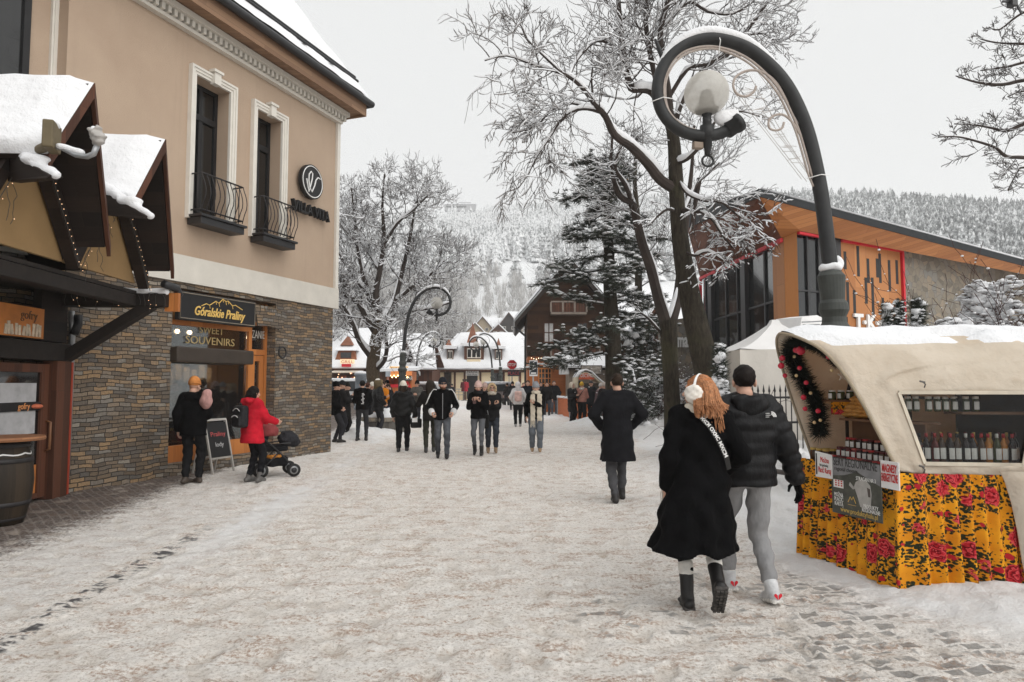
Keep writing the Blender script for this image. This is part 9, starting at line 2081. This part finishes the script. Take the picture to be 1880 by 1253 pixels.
def tree_corner():
 t=Tree(14);Y=11.5
 t.px([(2040,935,Y,52),(2035,600,Y,48),(2020,300,Y,40),(2010,0,Y,30),(2005,-200,Y,20)],True)
 def lim(pts,n,L,r): q=t.px(pts);t.sprout(q,n,L*.72,r,2,.15,.95,.05,.7,.9,.55)
 lim([(2022,330,Y,12),(1940,300,Y-.3,9),(1880,290,Y-.5,7),(1848,288,Y-.6,6),(1828,272,Y-.7,5),(1800,262,Y-.7,4),(1760,252,Y-.8,3),(1722,252,Y-.8,2)],12,.8,.009)
 lim([(2018,260,Y,11),(1930,215,Y,8),(1880,228,Y,7),(1848,241,Y,6),(1822,236,Y,4),(1790,230,Y,3),(1752,228,Y,2)],12,.7,.008)
 lim([(2015,190,Y,10),(1930,150,Y-.2,8),(1880,148,Y-.2,7),(1840,156,Y-.3,6),(1795,152,Y-.3,4),(1755,140,Y-.3,2)],12,.7,.008);lim([(2012,120,Y,9),(1920,105,Y,6),(1880,115,Y,5),(1845,124,Y,4),(1800,130,Y,2)],9,.6,.007)
 lim([(2010,70,Y,9),(1920,80,Y+.3,6),(1880,81,Y+.3,5),(1830,79,Y+.3,3),(1800,72,Y+.3,2)],9,.7,.007);lim([(2010,20,Y,8),(1900,20,Y,5),(1868,30,Y,4),(1835,55,Y,3),(1815,50,Y,2)],8,.6,.007)
 lim([(2022,420,Y,9),(1930,330,Y,5),(1880,308,Y,4),(1866,320,Y,3),(1850,350,Y,2)],9,.6,.006);lim([(2018,300,Y,8),(1920,180,Y,5),(1880,168,Y,3),(1850,178,Y,2)],6,.5,.006)
 t.build("bare_tree","bare tree reaching thin branches in from the right edge of the sky","tree",Vector((P(2040,935,Y).x,Y,0)),BARK,.55)
 m=MB();m.box(P(1858,5,Y-.5),(.10,.12,.14),.2);m.bar(P(1866,8,Y-.5),P(1876,26,Y-.5),.025);m.bar(P(1840,3,Y-.5),P(1856,3,Y-.5),.03);tag(m.build("floodlight",BLACKM),"small black floodlight at the very top right among thin branches","lamp")
tree_corner()
# ------------------------------------------------------------------ evergreen foliage with snow on it
def needles_mat(name,c):
 t=NT(name);v=t.coord();n=t.noise(v,5,3);t.bsdf(t.ramp(n,[(.3,tuple(x*.6 for x in c)),(.7,tuple(x*1.5 for x in c))]),.8);return t.m
PINE=needles_mat("pine_needles",(.042,.050,.038));PINE2=needles_mat("shrub_needles",(.025,.032,.022))
def sprigs(centres,rng,size,nb=14,snow=.8,flat=.5,rr=1.0):
 """needle tufts and the snow lying on them; returns two MB"""
 a,b=MB(),MB()
 for c,dirv,sc in centres:
  for i in range(nb):
   d=(Vector((rng.gauss(0,1),rng.gauss(0,1),rng.gauss(0,1)*flat))+dirv*1.1).normalized();L=size*sc*rng.uniform(.55,1.15);s=d.cross(Vector((rng.gauss(0,1),rng.gauss(0,1),rng.gauss(0,1)))).normalized()*size*.055;p=c+Vector((rng.gauss(0,1),rng.gauss(0,1),rng.gauss(0,.5)))*size*.16
   n=len(a.v);a.v += [tuple(p-s),tuple(p+s),tuple(p+d*L+s*.3),tuple(p+d*L-s*.3)];a.f.append([n,n+1,n+2,n+3]);a.m.append(0)
  if rng.random() < snow:
   for q in range(rng.choice((1,1,2))):
    r=size*sc*rng.uniform(.24,.5)*rr;ce=c+dirv*size*rng.uniform(.0,.5)+Vector((rng.gauss(0,.2),rng.gauss(0,.2),.22+rng.random()*.1))*size;n=len(b.v);k=6;ph=rng.random()*6
    e=[rng.uniform(.7,1.25) for _ in range(k)]
    b.v += [tuple(ce+Vector((r*e[i]*math.cos(ph+i*6.283/k),r*e[i]*math.sin(ph+i*6.283/k),-r*.12*rng.random()))) for i in range(k)];b.v += [tuple(ce+Vector((r*.55*math.cos(ph+i*6.283/k),r*.55*math.sin(ph+i*6.283/k),r*.30))) for i in range(k)];b.v.append(tuple(ce+Vector((0,0,r*.40))));b.v.append(tuple(ce-Vector((0,0,r*.15))))
    for i in range(k):
     j=(i+1) % k;b.f += [[n+i,n+j,n+k+j,n+k+i],[n+k+i,n+k+j,n+2*k],[n+j,n+i,n+2*k+1]];b.m += [0,0,0]
 return a,b
def pine():
 rng=random.Random(17);Y=21.5;base=Vector((P(1128,700,Y).x,Y,0));root=thing("pine_tree","dark pine with layered snow laden boughs in front of the chalet","tree",base);t=Tree(17)
 tp=[base,Vector((P(1125,620,Y).x,Y,P(1125,620,Y).z)),P(1119,520,Y),P(1117,420,Y),P(1114,330,Y),P(1112,285,Y)];m=MB();m.tube(smooth_path([tuple(p) for p in tp],5),[.30-.26*i/25 for i in range(26)],12);m.build("trunk",BARK,root,True)
 cent=[];bm=MB();sn=MB();top=tp[-1].z
 for i in range(40):
  f=(i+rng.random())/40;z=2.2+(top-2.2)*f;k=min(4,int((z/top)*5));x0=np.interp(z,[p.z for p in tp],[p.x for p in tp]);b=Vector((x0,Y,z));a=rng.random()*6.283;L=(2.1*(1-f)**.6+.50)*rng.uniform(.6,1.1)
  if f < .2: L *= .85
  if math.cos(a) < 0: L *= 1.12
  d=Vector((math.cos(a),math.sin(a),rng.uniform(-.12,.25)));q=[b];n=7
  for j in range(n): d=(d+Vector((rng.gauss(0,.13),rng.gauss(0,.13),rng.gauss(0,.06)+(-.05 if j < 4 else .06)))).normalized();q.append(q[-1]+d*L/n)
  bm.tube(q,[.042*(1-f*.5)*(1-.12*j) for j in range(n+1)],5)
  sn.tube([p+Vector((0,0,.045*(1-.1*j))) for j,p in enumerate(q[1:])],[.035]*n,4)
  for j in range(2,n+1):
   for s_ in range(5 if j > 3 else 3):
    sd=Vector((rng.gauss(0,1),rng.gauss(0,1),rng.gauss(0,.3))).normalized();ln=rng.uniform(.1,.55)*(1-.2*f);e=q[j]+sd*ln;bm.tube([q[j],e],[.012,.006],3,cap=False)
    for u in (.55,1.0): cent.append((q[j].lerp(e,u)+Vector((rng.gauss(0,.05),rng.gauss(0,.05),rng.gauss(0,.04))),(sd+d*.4).normalized(),rng.uniform(.7,1.2)))
 bm.build("bough",BARK,root);a,b=sprigs(cent,rng,.20,16,.95,.6,1.05);a.build("crown",PINE,root);b.add(sn.v,sn.f);b.build("snow",SNOW,root,True)
pine()
def shrub(name,label,c,rx,ry,h,n,size,seed,nb=9,snow=.85,twigs=0,cone=.6,group=None,mat=None,cat="shrub"):
 rng=random.Random(seed);root=thing(name,label,cat,c,group=group);cent=[];bm=MB();sm=MB()
 for i in range(n):
  f=rng.random()**.8;r=(1-f*cone)*math.sqrt(rng.random());a=rng.random()*6.283;lump=.8+.35*math.sin(a*3+f*5+seed);p=c+Vector((rx*r*lump*math.cos(a),ry*r*lump*math.sin(a),.06+h*f));cent.append((p,Vector((math.cos(a)*.5,math.sin(a)*.5,.5)),rng.uniform(.7,1.3)))
 for i in range(int(n*snow*(.85 if cat == "shrub" else .16))):
  f=rng.random()**.75;a=rng.random()*6.283;lump=.8+.35*math.sin(a*3+f*5+seed);r=(1-f*cone)*lump*rng.uniform(.72,1.03);q=c+Vector((rx*r*math.cos(a),ry*r*math.sin(a),.06+h*f));rr=size*rng.uniform(.3,.9);V,F=ball(q,rr,7,(1,1,.72));sm.add([Vector(v)+Vector((rng.gauss(0,rr*.16),rng.gauss(0,rr*.16),rng.gauss(0,rr*.10))) for v in V],F)
 t=Tree(seed+100)
 for i in range(max(4,twigs)):
  a=rng.random()*6.283;d=Vector((math.cos(a)*.5,math.sin(a)*.5,1));t.grow(c+Vector((rx*.25*rng.gauss(0,1),ry*.25*rng.gauss(0,1),0)),d,h*rng.uniform(.45,.8) if twigs < 15 else h*rng.uniform(.6,1.1),.016,2 if twigs > 15 else 1,.05,.7,6,.16)
 for pts,rad,dp in t.twigs:
  bm.tube(pts,[max(.004,q) for q in rad],4,cap=False)
  for i in range(1,len(pts)-1):
   if twigs and rng.random() < .55: V,F=ball(pts[i]+Vector((0,0,.012)),rng.uniform(.012,.03),6,(1,1,.6));sm.add(V,F)
 bm.build("stem",plain("shrub_stem",(.06,.028,.024),.9),root);a,b=sprigs(cent,rng,size,nb,snow,.8,1.9 if cat == "shrub" else 1.0);a.build("foliage",mat or PINE2,root);b.add(sm.v,sm.f);tag(b.build("snow",SNOW,root,True),kind="stuff")
def gp(px,Y): return Vector((P(px,705,Y).x,Y,0))
russet=needles_mat("russet_twigs",(.060,.028,.022))
shrub("snowy_shrub","large rounded shrub heaped with snow behind the right end of the stall",gp(1808,11.5),.70,.6,3.25,1500,.11,3,8,.9,9,.72,mat=russet)
shrub("snowy_shrub","lower snow heaped shrub to the left of the large rounded one",gp(1752,11.2),.50,.5,2.6,700,.11,4,8,1.0,0,.55)
shrub("twiggy_shrub","red twigged shrub with flecks of snow at the right frame edge",gp(1868,11),.35,.4,3.3,260,.08,5,8,.9,22,.3,mat=russet)
for i,(px,top,lb) in enumerate(((1632,566,"left and thinnest"),(1655,562,"middle"),(1690,560,"right and broadest"))):
 Y=10.8;hh=P(px,top,Y).z;shrub("young_conifer",f"small dark conifer capped with snow above the stall roof, {lb} of three",gp(px,Y),.16+.08*(i == 2),.2,hh,420+160*(i == 2),.10,20+i,16,.5,0,.75,group="young conifers behind the stall",cat="conifer")
shrub("snowy_shrub","mound of snow heaped shrub between the young conifers and the large shrub",gp(1715,10.6),.5,.4,2.2,500,.10,33,7,1.0,0,.5)
shrub("young_spruce","small snowy spruce at the foot of the leaning tree",gp(1322,12.6),.30,.3,2.3,520,.12,8,14,.7,0,.85,cat="conifer")
shrub("twiggy_shrub","snow flecked twiggy bush behind the lone man under the trees",gp(1218,24.5),1.0,.8,1.75,420,.14,9,9,.9,30,.3,mat=russet)
shrub("twiggy_shrub","snow flecked bush right of the black coated man, beneath the thin tree",gp(1165,25.5),.7,.6,1.5,300,.14,10,9,.9,16,.3)
shrub("low_pine","low pine with snow clumps between the pine trunk and the hall wall",gp(1178,23.5),1.15,.8,3.5,620,.18,12,14,.7,6,.2,mat=PINE,cat="conifer")
shrub("snowy_shrub","small snow covered bush by the silver car",gp(905,49),.6,.5,.9,140,.2,13,8,1.0,3)
# ------------------------------------------------------------------ pale winter air over the whole place
def haze():
 x0,x1,y0,y1,z0,z1=-1100,1100,-40,1150,-3,232
 m=MB();m.box(((x0+x1)/2,(y0+y1)/2,(z0+z1)/2),(x1-x0,y1-y0,z1-z0))
 t=NT("winter_air");v=t.node("VolumePrincipled");v.inputs["Color"].default_value=(.97,.975,.98,1);v.inputs["Density"].default_value=.0006;v.inputs["Anisotropy"].default_value=.0
 t.link(v.outputs[0],t.out.inputs["Volume"]);o=m.build("haze",t.m);tag(o,kind='stuff')
haze()
